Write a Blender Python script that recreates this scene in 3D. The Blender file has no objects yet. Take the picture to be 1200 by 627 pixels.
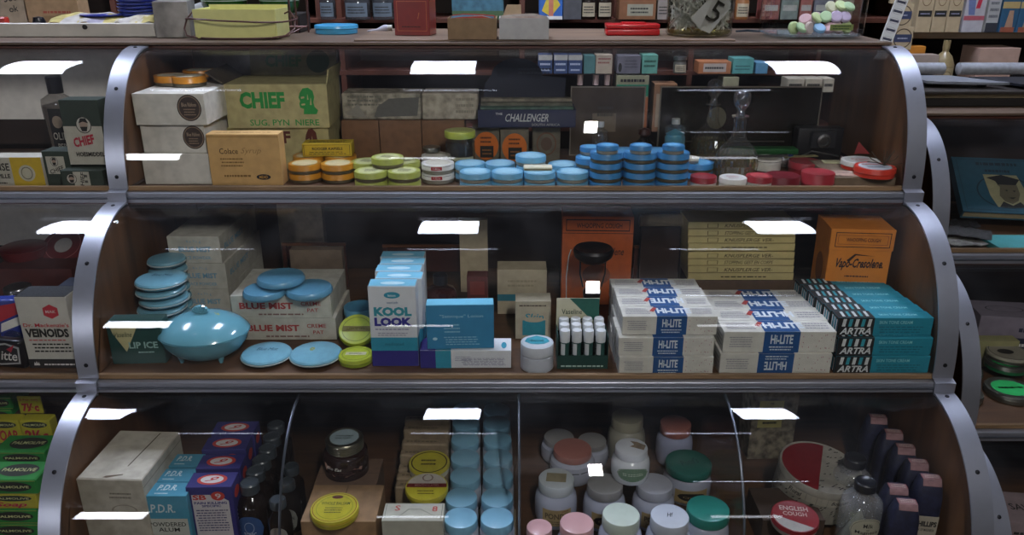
import bpy, bmesh, math, random
from mathutils import Vector, Matrix
random.seed(7)
S = bpy.context.scene
COL = S.collection
R = math.radians

# ---------------------------------------------------------------- camera, world, light, exposure
F, PITCH, CAMZ = 930.0, R(21.0), 1.6
SP, CP = math.sin(PITCH), math.cos(PITCH)
cam_d = bpy.data.cameras.new('camera')
cam_d.sensor_width = 36.0
cam_d.lens = 36.0 * F / 1200.0
cam_d.clip_start = 0.02
cam = bpy.data.objects.new('camera', cam_d)
COL.objects.link(cam)
cam.location = (0, 0, CAMZ)
cam.rotation_euler = (math.pi / 2 - PITCH, 0, 0)
S.camera = cam
w = bpy.data.worlds.new('world'); S.world = w; w.use_nodes = True
w.node_tree.nodes['Background'].inputs[0].default_value = (.55, .6, .7, 1)
w.node_tree.nodes['Background'].inputs[1].default_value = 0.06
S.view_settings.view_transform = 'Standard'
S.view_settings.look = 'None'
S.view_settings.exposure = 0.66
S.view_settings.gamma = 1.0
S.view_settings.use_curve_mapping = False
S.cycles.use_denoising = True
S.cycles.max_bounces = 10
S.cycles.transparent_max_bounces = 24
S.cycles.glossy_bounces = 3
S.cycles.sample_clamp_indirect = 3.0
S.cycles.caustics_reflective = False
S.cycles.caustics_refractive = False
# (x, Y, length x, length Y, strength) of each ceiling fixture
NEAR, MID, FAR = 38.0, 12.0, 34.0
LAMP = (.42, -.50, 2.42, .062, .46, 170.0)      # x, Y, bottom z, width, height, strength of the hanging lamp
WINDOWS = [(-4.45, .78, 2.02, 2.75, 22.0), (-1.1, .8, 2.15, 2.35, 7.0), (2.6, .8, 2.15, 2.4, 5.0)]   # x, width, z0, z1, strength
FIXTURES = [(-.30, 2.28, .28, .75, NEAR), (1.28, 2.28, .28, .75, NEAR), (-2.08, 2.28, .28, .75, NEAR),
            (-.28, 1.15, .42, .025, MID), (.95, 1.15, .42, .025, MID), (-1.42, 1.15, .42, .025, MID), (1.55, -1.6, .75, .05, MID)]  # slim ones before the case are added for thin streaks in the glass
ROOM = (-7.0, 5.0, -6.2, 3.42, 3.1)           # x0 x1 y0 y1 height

# ---------------------------------------------------------------- placing helpers (photo frame 1200x627)
T1, T2, T3, CT = CAMZ - .491, CAMZ - .815, CAMZ - 1.145, CAMZ - .175
def on(px, py, z):
    v = (py - 313) / F
    zr = z - CAMZ
    Y = -zr * (CP - v * SP) / (SP + v * CP)
    d = Y * CP - zr * SP
    return (px - 600) / F * d, Y
def ppm(Y, z):                      # pixels per metre there
    return F / (Y * CP - (z - CAMZ) * SP)
def xat(px, Y, z): return (px - 600) / ppm(Y, z)
def zat(py, Y):
    v = (py - 313) / F
    return CAMZ - Y * (SP + v * CP) / (CP - v * SP)
def onY(px, py, Y):
    z = zat(py, Y)
    return xat(px, Y, z), z

# ---------------------------------------------------------------- materials
_m = {}
def lin(h):
    if isinstance(h, str):
        h = h.lstrip('#'); c = [int(h[i:i + 2], 16) / 255 for i in (0, 2, 4)]
    else: c = list(h)
    return tuple(((v + .055) / 1.055) ** 2.4 if v > .04045 else v / 12.92 for v in c) + (1,)
def mat(c, rough=.6, metal=0.0, wear=.12, scale=60, kind='plain', coat=0, bump=.05):
    key = (c, rough, metal, wear, scale, kind, coat, bump)
    if key in _m: return _m[key]
    m = bpy.data.materials.new(kind + '_' + str(c).strip('#')); m.use_nodes = True
    nt = m.node_tree; N = nt.nodes; L = nt.links; b = N['Principled BSDF']
    b.inputs['Roughness'].default_value = rough; b.inputs['Metallic'].default_value = metal
    if coat: b.inputs['Coat Weight'].default_value = coat; b.inputs['Coat Roughness'].default_value = .08
    tc = N.new('ShaderNodeTexCoord'); no = N.new('ShaderNodeTexNoise')
    no.inputs['Scale'].default_value = scale; no.inputs['Detail'].default_value = 5
    mp = N.new('ShaderNodeMapping'); L.new(tc.outputs['Object'], mp.inputs[0]); L.new(mp.outputs[0], no.inputs['Vector'])
    if kind == 'wood': mp.inputs['Scale'].default_value = (.12, 1, 1); 
    if kind == 'woodz': mp.inputs['Scale'].default_value = (1, 1, .12)
    if kind == 'brushed': mp.inputs['Scale'].default_value = (.04, 1, 1)
    ra = N.new('ShaderNodeValToRGB')
    base = lin(c); dark = tuple(v * (1 - wear * 2.2) for v in base[:3]) + (1,)
    if kind in ('wood', 'woodz'): dark = tuple(v * .5 for v in base[:3]) + (1,)
    ra.color_ramp.elements[0].position = .28; ra.color_ramp.elements[0].color = tuple(max(0, v) for v in dark[:3]) + (1,)
    ra.color_ramp.elements[1].position = .62; ra.color_ramp.elements[1].color = base
    L.new(no.outputs['Fac'], ra.inputs[0]); L.new(ra.outputs[0], b.inputs['Base Color'])
    if bump:
        bu = N.new('ShaderNodeBump'); bu.inputs['Strength'].default_value = bump; bu.inputs['Distance'].default_value = .002
        L.new(no.outputs['Fac'], bu.inputs['Height']); L.new(bu.outputs[0], b.inputs['Normal'])
    _m[key] = m; return m
def paper(c, wear=.07): return mat(c, .72, 0, wear, 45, 'paper')
def tinp(c): return mat(c, .33, 0, .06, 70, 'enamel', .3)
def plas(c): return mat(c, .28, 0, .04, 50, 'plastic', 0, .01)
def met(c, r=.35): return mat(c, r, .9, .06, 80, 'metal', 0, .02)
def ink(c): return mat(c, .65, 0, .05, 90, 'ink', 0, 0)
def wood(c, r=.5): return mat(c, r, 0, .3, 40, 'wood')
def emit(c, s):
    m = bpy.data.materials.new('lamp_light'); m.use_nodes = True
    nt = m.node_tree; nt.nodes.clear(); o = nt.nodes.new('ShaderNodeOutputMaterial'); e = nt.nodes.new('ShaderNodeEmission')
    e.inputs[0].default_value = lin(c); e.inputs[1].default_value = s; nt.links.new(e.outputs[0], o.inputs[0]); return m
def glass(tint=(1, 1, 1), refl=1.0, dirt=.0, rough=.0, base=.04):
    key = ('glass', tint, refl, dirt, rough, base)
    if key in _m: return _m[key]
    m = bpy.data.materials.new('clear_glass'); m.use_nodes = True
    nt = m.node_tree; N = nt.nodes; L = nt.links; N.clear()
    out = N.new('ShaderNodeOutputMaterial'); tr = N.new('ShaderNodeBsdfTransparent'); gl = N.new('ShaderNodeBsdfGlossy')
    tr.inputs[0].default_value = tuple(tint) + (1,); gl.inputs['Roughness'].default_value = rough
    lw = N.new('ShaderNodeLayerWeight'); lw.inputs[0].default_value = .5
    pw = N.new('ShaderNodeMath'); pw.operation = 'POWER'; pw.inputs[1].default_value = 4.0
    mu = N.new('ShaderNodeMath'); mu.operation = 'MULTIPLY_ADD'; mu.inputs[1].default_value = .85 * refl; mu.inputs[2].default_value = base * refl
    L.new(lw.outputs['Facing'], pw.inputs[0]); L.new(pw.outputs[0], mu.inputs[0])
    mx = N.new('ShaderNodeMixShader'); L.new(mu.outputs[0], mx.inputs[0]); L.new(tr.outputs[0], mx.inputs[1]); L.new(gl.outputs[0], mx.inputs[2])
    last = mx
    if dirt:
        df = N.new('ShaderNodeBsdfDiffuse'); df.inputs[0].default_value = (.7, .7, .75, 1)
        tc = N.new('ShaderNodeTexCoord'); no = N.new('ShaderNodeTexNoise'); no.inputs['Scale'].default_value = 7; no.inputs['Detail'].default_value = 8
        vo = N.new('ShaderNodeTexNoise'); vo.inputs['Scale'].default_value = 240; vo.inputs['Detail'].default_value = 2
        L.new(tc.outputs['Object'], no.inputs['Vector']); L.new(tc.outputs['Object'], vo.inputs['Vector'])
        ra = N.new('ShaderNodeValToRGB'); ra.color_ramp.elements[0].position = .45; ra.color_ramp.elements[1].position = .8
        ra.color_ramp.elements[1].color = (dirt, dirt, dirt, 1); ra.color_ramp.elements[0].color = (dirt * .25,) * 3 + (1,)
        rb = N.new('ShaderNodeValToRGB'); rb.color_ramp.elements[0].position = .68; rb.color_ramp.elements[1].position = .78
        rb.color_ramp.elements[1].color = (dirt * 5,) * 3 + (1,)
        L.new(no.outputs['Fac'], ra.inputs[0]); L.new(vo.outputs['Fac'], rb.inputs[0])
        ad = N.new('ShaderNodeMath'); ad.operation = 'ADD'; L.new(ra.outputs[0], ad.inputs[0])
        m2 = N.new('ShaderNodeMath'); m2.operation = 'MULTIPLY'; L.new(rb.outputs[0], m2.inputs[0]); L.new(no.outputs['Fac'], m2.inputs[1])
        L.new(m2.outputs[0], ad.inputs[1])
        mx2 = N.new('ShaderNodeMixShader'); L.new(ad.outputs[0], mx2.inputs[0]); L.new(mx.outputs[0], mx2.inputs[1]); L.new(df.outputs[0], mx2.inputs[2]); last = mx2
    L.new(last.outputs[0], out.inputs[0]); _m[key] = m; return m
GL = glass((.96, .97, .97), 1.0, .0, .03)
CASEGL = glass((.97, .975, .975), .85, .010, .012, .03)

# ---------------------------------------------------------------- mesh builder
_txt = {}
def text_mesh(s, bold=0.0, shear=0.0):
    k = (s, bold, shear)
    if k not in _txt:
        c = bpy.data.curves.new('lettering', 'FONT'); c.body = s; c.offset = bold; c.shear = shear; c.resolution_u = 2
        c.align_x = 'LEFT'; c.space_line = .95
        o = bpy.data.objects.new('lettering', c); COL.objects.link(o)
        dg = bpy.context.evaluated_depsgraph_get(); me = o.evaluated_get(dg).to_mesh()
        vs = [tuple(v.co) for v in me.vertices]; fs = [tuple(p.vertices) for p in me.polygons]
        o.evaluated_get(dg).to_mesh_clear(); bpy.data.objects.remove(o); bpy.data.curves.remove(c)
        x0 = min(v[0] for v in vs); x1 = max(v[0] for v in vs); y0 = min(v[1] for v in vs); y1 = max(v[1] for v in vs)
        vs = [((v[0] - x0) / (x1 - x0 or 1), (v[1] - y0) / (y1 - y0 or 1)) for v in vs]
        _txt[k] = (vs, fs, (x1 - x0) / (y1 - y0 or 1))
    return _txt[k]
class MB:
    def __init__(s): s.v = []; s.f = []; s.m = []; s.k = 0; s.sm = []
    def add(s, vs, fs, m, smooth=False):
        n = len(s.v); s.v += [tuple(v) for v in vs]
        for f in fs: s.f.append([i + n for i in f]); s.m.append(m); s.sm.append(smooth)
        return s
    def box(s, x0, x1, y0, y1, z0, z1, m, bev=0.0, M=None):
        bm = bmesh.new(); bmesh.ops.create_cube(bm, size=1)
        for v in bm.verts: v.co = Vector((x0 + (v.co.x + .5) * (x1 - x0), y0 + (v.co.y + .5) * (y1 - y0), z0 + (v.co.z + .5) * (z1 - z0)))
        if bev: bmesh.ops.bevel(bm, geom=bm.edges[:], offset=min(bev, .3 * min(x1 - x0, y1 - y0, z1 - z0)), segments=1 if bev < .004 else 3, affect='EDGES', profile=.5)
        bm.verts.index_update()
        s.add([(M @ v.co) if M else v.co for v in bm.verts], [[v.index for v in f.verts] for f in bm.faces], m, bev >= .004); bm.free(); return s
    def lathe(s, prof, m, seg=32, sx=1, sy=1, cx=0, cy=0, M=None, a0=0):
        # prof: (r, z[, material])
        n = len(prof); vs = []
        for p in prof:
            for k in range(seg):
                a = 2 * math.pi * (k + a0) / seg; vs.append(Vector((cx + p[0] * sx * math.cos(a), cy + p[0] * sy * math.sin(a), p[1])))
        if M: vs = [M @ v for v in vs]
        base = len(s.v); s.v += [tuple(v) for v in vs]
        for i in range(n - 1):
            mm = prof[i + 1][2] if len(prof[i + 1]) > 2 else m
            if abs(prof[i][0]) < 1e-7 and abs(prof[i + 1][0]) < 1e-7: continue
            for k in range(seg):
                a, b = i * seg + k, i * seg + (k + 1) % seg
                s.f.append([base + a, base + b, base + b + seg, base + a + seg]); s.m.append(mm); s.sm.append(True)
        return s
    def tube(s, pts, r, m, seg=8, closed=False):
        pts = [Vector(p) for p in pts]; n = len(pts); vs = []
        up = None
        for i, p in enumerate(pts):
            t = (pts[(i + 1) % n if closed else min(i + 1, n - 1)] - pts[(i - 1) % n if closed else max(i - 1, 0)]).normalized()
            if up is None: up = t.orthogonal().normalized()
            up = (up - t * up.dot(t)); up = up.normalized() if up.length > 1e-6 else t.orthogonal().normalized()
            b = t.cross(up); rr = r[i] if isinstance(r, (list, tuple)) else r
            for k in range(seg):
                a = 2 * math.pi * k / seg; vs.append(p + (up * math.cos(a) + b * math.sin(a)) * rr)
        fs = []
        for i in range(n if closed else n - 1):
            for k in range(seg):
                a = i * seg + k; b = i * seg + (k + 1) % seg; c = ((i + 1) % n) * seg
                fs.append([a, b, c + (k + 1) % seg, c + k])
        if not closed: fs += [list(range(seg))[::-1], [(n - 1) * seg + k for k in range(seg)]]
        return s.add(vs, fs, m, True)
    def prism(s, poly, ax, a0, a1, m):
        # poly in the plane perpendicular to axis ax ('x': (y,z), 'y': (x,z), 'z': (x,y))
        mk = {'x': lambda p, a: (a, p[0], p[1]), 'y': lambda p, a: (p[0], a, p[1]), 'z': lambda p, a: (p[0], p[1], a)}[ax]
        n = len(poly); vs = [mk(p, a0) for p in poly] + [mk(p, a1) for p in poly]
        fs = [list(range(n))[::-1], [n + i for i in range(n)]] + [[i, (i + 1) % n, n + (i + 1) % n, n + i] for i in range(n)]
        return s.add(vs, fs, m)
    def build(s, name, parent=None, loc=None, rz=0, smooth=True):
        me = bpy.data.meshes.new(name); me.from_pydata(s.v, [], s.f)
        mats = []
        for m in s.m:
            if m not in mats: mats.append(m)
        for m in mats: me.materials.append(m)
        idx = {m: i for i, m in enumerate(mats)}
        me.polygons.foreach_set('material_index', [idx[m] for m in s.m])
        me.polygons.foreach_set('use_smooth', s.sm)
        me.update()
        bm = bmesh.new(); bm.from_mesh(me)
        if any(s.sm):
            for e in bm.edges:
                if len(e.link_faces) == 2 and e.calc_face_angle(0) > R(38): e.smooth = False
        bm.to_mesh(me); bm.free()
        o = bpy.data.objects.new(name, me); COL.objects.link(o)
        if parent: o.parent = parent
        if loc is not None: o.location = loc
        o.rotation_euler.z = rz
        return o
# --- printing on faces: ops are (kind, face, ...) with 0..1 coordinates on that face
def frames(W, D, H):
    return {'front': ((-W / 2, -D / 2, 0), (1, 0, 0), (0, 0, 1), (0, -1, 0), W, H),
            'right': ((W / 2, -D / 2, 0), (0, 1, 0), (0, 0, 1), (1, 0, 0), D, H),
            'left': ((-W / 2, D / 2, 0), (0, -1, 0), (0, 0, 1), (-1, 0, 0), D, H),
            'top': ((-W / 2, -D / 2, H), (1, 0, 0), (0, 1, 0), (0, 0, 1), W, D)}
def planar(fr, lift):
    o, u, v, n, w_, h_ = fr; o, u, v, n = map(Vector, (o, u, v, n))
    return lambda a, b: o + u * (a * w_) + v * (b * h_) + n * lift
def cyl(r, z0, ang, h, lift=.0004, rot=0.0, cx=0, cy=0):
    # patch centred on the front (-y), ang wide (radians)
    return lambda a, b: Vector((cx + (r + lift) * math.sin((a - .5) * ang + rot), cy - (r + lift) * math.cos((a - .5) * ang + rot), z0 + b * h))
def disc(r, z, lift=.0004, cx=0, cy=0):
    return lambda a, b: Vector((cx + (a - .5) * 2 * r, cy + (b - .5) * 2 * r, z + lift))
def pr(mb, mp, op, jig=0):
    k, m = op[0], op[-1] if not isinstance(op[-1], dict) else op[-2]
    opt = op[-1] if isinstance(op[-1], dict) else {}
    if k == 't':
        _, s, x0, y0, x1, y1 = op[:6]
        vs, fs, asp = text_mesh(s, opt.get('bold', .012), opt.get('shear', 0))
        out = []
        for v in vs:
            a, b = x0 + v[0] * (x1 - x0), y0 + v[1] * (y1 - y0)
            if 'arc' in opt: b += opt['arc'] * (1 - (2 * v[0] - 1) ** 2)
            if 'flip' in opt: a, b = x1 + x0 - a, y0 + y1 - b
            if 'rot' in opt:
                cx, cy = (x0 + x1) / 2, (y0 + y1) / 2; c, s_ = math.cos(opt['rot']), math.sin(opt['rot']); asp2 = opt.get('asp', 1)
                da, db = (a - cx) * asp2, b - cy; a, b = cx + (da * c - db * s_) / asp2, cy + da * s_ + db * c
            out.append(mp(a, b))
        mb.add(out, fs, m)
    elif k == 'r':
        _, x0, y0, x1, y1 = op[:5]; n = opt.get('n', 12 if opt.get('curved') else 1)
        vs = [mp(x0 + (x1 - x0) * i / n, y) for i in range(n + 1) for y in (y0, y1)]
        mb.add(vs, [[2 * i, 2 * i + 2, 2 * i + 3, 2 * i + 1] for i in range(n)], m)
    elif k == 'c':
        _, cx, cy, rx, ry = op[:5]; n = opt.get('n', 28)
        vs = [mp(cx + rx * math.cos(2 * math.pi * i / n), cy + ry * math.sin(2 * math.pi * i / n)) for i in range(n)]
        if opt.get('curved'):                       # strips so that it follows a round wall
            vs = []; q = 12
            for i in range(q + 1):
                t = -1 + 2 * i / q; hh = ry * math.sqrt(max(0, 1 - t * t)); vs += [mp(cx + rx * t, cy - hh), mp(cx + rx * t, cy + hh)]
            mb.add(vs, [[2 * i, 2 * i + 2, 2 * i + 3, 2 * i + 1] for i in range(q)], m)
        elif 'ring' in opt:
            g = opt['ring']; vs += [mp(cx + (rx - g) * math.cos(2 * math.pi * i / n), cy + (ry - g * ry / rx) * math.sin(2 * math.pi * i / n)) for i in range(n)]
            mb.add(vs, [[i, (i + 1) % n, n + (i + 1) % n, n + i] for i in range(n)], m)
        else: mb.add(vs, [list(range(n))], m)
    elif k == 'p':
        mb.add([mp(*q) for q in op[1]], [list(range(len(op[1])))], m)
    elif k == 'l':                                  # rows of fine print
        _, x0, y0, x1, y1, n = op[:6]; rnd = random.Random(int(1e4 * (x0 + y1)) + n)
        for i in range(n):
            yb = y1 - (i + .75) * (y1 - y0) / n; hh = .42 * (y1 - y0) / n; x = x0 + rnd.uniform(0, .06) * (x1 - x0); e = x1 - rnd.uniform(0, .12) * (x1 - x0)
            while x < e:
                ww = min(rnd.uniform(.04, .13) * (x1 - x0), e - x); mb.add([mp(x, yb), mp(x + ww, yb), mp(x + ww, yb + hh), mp(x, yb + hh)], [[0, 1, 2, 3]], m); x += ww + .022 * (x1 - x0)
    elif k == 'b':                                  # outline frame
        _, x0, y0, x1, y1, g = op[:6]; gx, gy = g, g * opt.get('asp', 1)
        for q in ((x0, y0, x1, y0 + gy), (x0, y1 - gy, x1, y1), (x0, y0, x0 + gx, y1), (x1 - gx, y0, x1, y1)):
            pr(mb, mp, ('r',) + q + (m,))
def print_ops(mb, W, D, H, ops):
    fr = frames(W, D, H); c = {}
    for op in ops:
        f = op[1]; c[f] = c.get(f, 0) + 1
        pr(mb, planar(fr[f], .00025 + .00022 * c[f]), (op[0],) + op[2:])
    return mb
def empty(name, loc, rz=0):
    o = bpy.data.objects.new(name, None); COL.objects.link(o); o.location = loc; o.rotation_euler.z = rz; o.empty_display_size = .02; return o
def tag(o, label=None, cat=None, group=None, kind=None):
    if label: o['label'] = label
    if cat: o['category'] = cat
    if group: o['group'] = group
    if kind: o['kind'] = kind
    return o
def copy_tree(o, parent=None):
    c = o.copy(); COL.objects.link(c); c.parent = parent
    for ch in list(o.children): copy_tree(ch, c)
    return c
E = .0004
# a printed carton: front lower corners L, R in the photo on plane z, top edge at py `top`
def carton(name, label, cat, L, Rt, z, top=None, depth=.05, m=None, ops=(), group=None, h=None, bev=.0008, topm=None, lid=None, Y=None, extra=None, rot=None, w=None, flap=True):
    if Y is None: x0, y0 = on(L[0], L[1], z)
    else: x0, y0 = xat(L[0], Y, z), Y
    if w: x1, y1 = x0 + w, y0
    elif len(Rt) > 1 and Y is None: x1, y1 = on(Rt[0], Rt[1], z)
    else: x1, y1 = xat(Rt[0], y0, z), y0
    W = math.hypot(x1 - x0, y1 - y0); rz = math.atan2(y1 - y0, x1 - x0)
    if rot is not None: rz = rot
    H = h if h else zat(top, y0) - z
    D = depth
    cx = x0 + math.cos(rz) * W / 2 - math.sin(rz) * D / 2; cy = y0 + math.sin(rz) * W / 2 + math.cos(rz) * D / 2
    mb = MB(); mb.box(-W / 2, W / 2, -D / 2, D / 2, 0, H - (.0 if not lid else 0), m, bev)
    print_ops(mb, W, D, H, ops)
    if lid or topm or extra:
        o = empty(name, (cx, cy, z + E), rz); mb.build('body', o)
        if topm:
            t = MB(); t.box(-W / 2 + .0008, W / 2 - .0008, -D / 2 + .0006, D / 2 - .001, H + .0001, H + .0010, topm[0], .0004)
            for op in topm[1]: pr(t, planar(((-W / 2, -D / 2, H), (1, 0, 0), (0, 1, 0), (0, 0, 1), W, D), .0014), op)
            t.build('tuck_flap', o)
        if lid:
            lm, lh = lid; t = MB(); g = .0012
            t.box(-W / 2 - g, W / 2 + g, -D / 2 - g, D / 2 + g, H - lh, H + g, lm, bev); t.build('lid', o)
        if extra: extra(o, W, D, H)
    else: o = mb.build(name, None, (cx, cy, z + E), rz)
    tag(o, label, cat, group)
    return o, (cx, cy, z + H + .0006, W, D, H, rz)

# ---------------------------------------------------------------- the room
def struct(o): o['kind'] = 'structure'; return o
X0, X1, Y0, Y1, HT = ROOM
plaster = mat('#57534c', .9, 0, .1, 3, 'plaster'); floor_m = mat('#4a3a2c', .5, 0, .25, 5, 'wood')
DW = mat('#4a2417', .45, 0, .3, 40, 'wood'); DWZ = mat('#4a2417', .45, 0, .3, 40, 'woodz')
for nm, b, m in (('floor', (X0, X1, Y0, Y1, -.1, 0), floor_m), ('ceiling', (X0, X1, Y0, Y1, HT, HT + .1), mat('#48484b', .9, 0, .05, 3, 'plaster')),
                 ('wall_back', (X0, X1, Y1, Y1 + .1, 0, HT), mat('#3a2a20', .8, 0, .1, 3, 'plaster')), ('wall_front', (X0, X1, Y0 - .1, Y0, 0, HT), plaster),
                 ('wall_left', (X0 - .1, X0, Y0, Y1, 0, HT), plaster), ('wall_right', (X1, X1 + .1, Y0, Y1, 0, HT), plaster)):
    mb = MB(); mb.box(*b, m); struct(mb.build(nm))
names = {0: 'wide one above the middle of the showcase', 1: 'wide one above the right end of the showcase', 2: 'wide one above the left end of the showcase', 3: 'slim one before the middle, added for a glass streak', 4: 'slim one before the right end, added for a glass streak', 5: 'slim one before the left end, added for a glass streak', 6: 'slim one far behind the viewer'}
for i, (x, y, lx, ly, st) in enumerate(FIXTURES):
    o = empty('ceiling_light', (x, y, HT - .06)); tag(o, 'white fluorescent ceiling light, the ' + names[i], 'ceiling light', 'fluorescent ceiling lights')
    mb = MB(); a, b = lx / 2 + .012, ly / 2 + .012
    mb.box(-a, a, -b, -b + .012, 0, .06, met('#c8c8c8')); mb.box(-a, a, b - .012, b, 0, .06, met('#c8c8c8'))
    mb.box(-a, -a + .012, -b + .012, b - .012, 0, .06, met('#c8c8c8')); mb.box(a - .012, a, -b + .012, b - .012, 0, .06, met('#c8c8c8')); mb.build('frame', o)
    mb = MB(); mb.box(-lx / 2, lx / 2, -ly / 2, ly / 2, .006, .02, emit('#dfe8ff', st)); mb.build('diffuser', o)
lx_, ly_, lz_, lw_, lh_, ls_ = LAMP
o = empty('hanging_lamp', (lx_, ly_, lz_)); o.rotation_euler.x = R(-40); tag(o, 'tall narrow bright hanging lamp behind the viewer', 'lamp')
mb = MB(); mb.box(-lw_ / 2, lw_ / 2, -.03, .03, 0, lh_, emit('#fdfaf6', ls_)); mb.build('lamp_shade', o)
mb = MB(); mb.tube([(0, 0, lh_ + .0005), (0, -.2, lh_ + .238)], .004, met('#55555a')); mb.build('cord', o)
for i, (wx, ww, wz0, wz1, ws) in enumerate(WINDOWS):
    o = struct(empty('window_%d' % (i + 1), (wx, Y0, wz0))); hh = wz1 - wz0
    mb = MB(); mb.box(-ww / 2, ww / 2, .004, .01, 0, hh, emit('#f2f5ff', ws)); struct(mb.build('window_pane', o))
    mb = MB()
    for b in ((-ww / 2 - .04, ww / 2 + .04, -.04, 0), (-ww / 2 - .04, ww / 2 + .04, hh, hh + .04)): mb.box(b[0], b[1], .001, .03, b[2], b[3], plaster)
    for b in ((-ww / 2 - .04, -ww / 2), (ww / 2, ww / 2 + .04)): mb.box(b[0], b[1], .001, .03, 0, hh, plaster)
    struct(mb.build('window_frame', o))

# ---------------------------------------------------------------- display cases
ALU = mat('#a9acb8', .36, .8, .03, 30, 'aluminium', 0, .01); ALUD = met('#6f737c', .4); SCREW = met('#2c2c30', .5); TAN = mat('#84694c', .55, 0, .25, 40, 'wood'); SH = mat('#573c28', .5, 0, .3, 40, 'wood')
INR = mat('#5c3c22', .5, 0, .3, 30, 'woodz'); CTOP = mat('#5c4a3c', .5, 0, .3, 40, 'wood')
TIERS = [(1.735, .215, -.475, .287), (1.47, .25, -.81, .305), (1.215, .25, -1.145, .305)]
BACK = [2.22, 2.12, 2.02]
def arc(t, dy, dz, off=0, n=22, a0=0, a1=math.pi / 2):
    yf, a, zb, b = TIERS[t]
    return [(yf + a + dy - (a + off) * math.cos(a0 + (a1 - a0) * i / n), CAMZ + zb + dz + (b + off) * math.sin(a0 + (a1 - a0) * i / n)) for i in range(n + 1)]
def showcase(x0, x1, dy, dz, label, lband, rband, tiers=3, div3=(), backs=(0, 1, 2), creamback=()):
    o = empty('display_case', ((x0 + x1) / 2, 2 + dy, 0)); tag(o, label, 'display case')
    off = Vector((-(x0 + x1) / 2, -2 - dy, 0)); MT = Matrix.Translation(off)
    def part(mb, name, par=o):
        mb.v = [tuple(Vector(v) + off) for v in mb.v]; return mb.build(name, par)
    for t in range(tiers):
        yf, a, zb, b = TIERS[t]; z = CAMZ + zb + dz; yf += dy
        # curved glass pane
        p = arc(t, dy, dz); q = arc(t, dy, dz, -.004); n = len(p); mb = MB()
        vs = [(x, y, zz) for x in (x0 + .004, x1 - .004) for (y, zz) in p + q]; N2 = 2 * n; fs = []
        for i in range(n - 1):
            fs += [[i, i + 1, N2 + i + 1, N2 + i], [n + i, N2 + n + i, N2 + n + i + 1, n + i + 1]]
        mb.add(vs, fs, CASEGL, True); part(mb, 'curved_glass')
        # shelf, its lip and the front rail
        fl = z - (.016, .005, 0)[t]; mb = MB(); mb.box(x0, x1, yf + .012, BACK[t] + dy, z - .031, fl, SH, .001); part(mb, 'shelf')
        mb = MB(); mb.box(x0, x1, yf + .002, yf + .0115, z - .0065, z + .004, TAN, .001); part(mb, 'shelf_edging')
        mb = MB(); mb.box(x0, x1, yf - .012, yf + .0115, z - .031, z - .007, ALU, .0015)
        mb.box(x0, x1, yf - .016, yf - .0125, z - .0215, z - .0165, ALUD, .001); part(mb, 'front_rail')
        mb = MB(); mb.box(x0, x1, yf - .004, yf + .0045, z + b - .006 - .0, z + b + .0, DW) if False else mb.box(x0, x1, yf + a + .004, yf + a + .018, z + b - .004, z + b + .004, DW, .001); part(mb, 'top_edging')
        # end panels follow the curve
        for xe, nm in ((x0, 'left'), (x1 - .014, 'right')):
            poly = [(yf + .006, z)] + [(y + .005, zz - .003) for y, zz in arc(t, dy, dz, -.006)] + [(BACK[t] + dy, z + b - .006), (BACK[t] + dy, z)]
            mb = MB(); mb.prism(poly, 'x', xe, xe + .014, INR); part(mb, 'end_panel')
        if t in backs:
            mb = MB(); mb.box(x0 + .014, x1 - .014, BACK[t] + dy - .012, BACK[t] + dy, z, z + b, mat('#2e1d14', .6, 0, .3, 30, 'wood'))
            if t in creamback: mb.box(x0 + .02, x1 - .02, BACK[t] + dy - .018, BACK[t] + dy - .0125, z + .07, z + b - .01, paper('#efe9e2', .06))
            part(mb, 'back_panel')
        if t == 2:
            for xd in div3:
                poly = [(yf + .012, z + .001)] + [(y + .006, zz - .004) for y, zz in arc(t, dy, dz, -.008)] + [(BACK[t] + dy - .02, z + b - .01), (BACK[t] + dy - .02, z + .001)]
                mb = MB(); mb.prism(poly, 'x', xd - .0025, xd + .0025, glass((.93, .95, .96), .22, .006, .02, .05))
                mb.tube([(xd, y + .006, zz - .004) for y, zz in arc(t, dy, dz, -.009)], .0028, ALUD, 6); part(mb, 'glass_divider')
    # metal bands over the glass ends
    def band(xc, par, t):
        yf, a, zb, b = TIERS[t]; z = CAMZ + zb + dz
        pi_ = arc(t, dy, dz, .0008, 26); po = arc(t, dy, dz, .0045, 26)
        pi_ = [(pi_[0][0], z - (.033 if t < 2 else .03))] + pi_; po = [(po[0][0] - .013 * 0 , z - (.033 if t < 2 else .03))] + po
        pi_[0] = (pi_[0][0] - .016, pi_[0][1]); po[0] = (po[0][0] - .016, po[0][1]); pi_.insert(1, (pi_[1][0] - .016 + 0, z - .004)); po.insert(1, (po[1][0] - .016, z - .004))
        mb = MB(); n = len(pi_); wv = .021
        vs = [(x, y, zz) for x in (xc - wv, xc + wv) for (y, zz) in pi_ + po]; m2 = 2 * n; fs = []
        for i in range(n - 1):
            fs += [[i, m2 + i, m2 + i + 1, i + 1], [n + i, n + i + 1, m2 + n + i + 1, m2 + n + i], [i, i + 1, n + i + 1, n + i], [m2 + i, m2 + n + i, m2 + n + i + 1, m2 + i + 1]]
        fs += [[0, n, m2 + n, m2], [n - 1, m2 + n - 1, m2 + 2 * n - 1, 2 * n - 1]]
        mb.add(vs, fs, ALU, False)
        for f in range(len(mb.sm)): mb.sm[f] = True
        ob = part(mb, 'metal_band', par)
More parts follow.
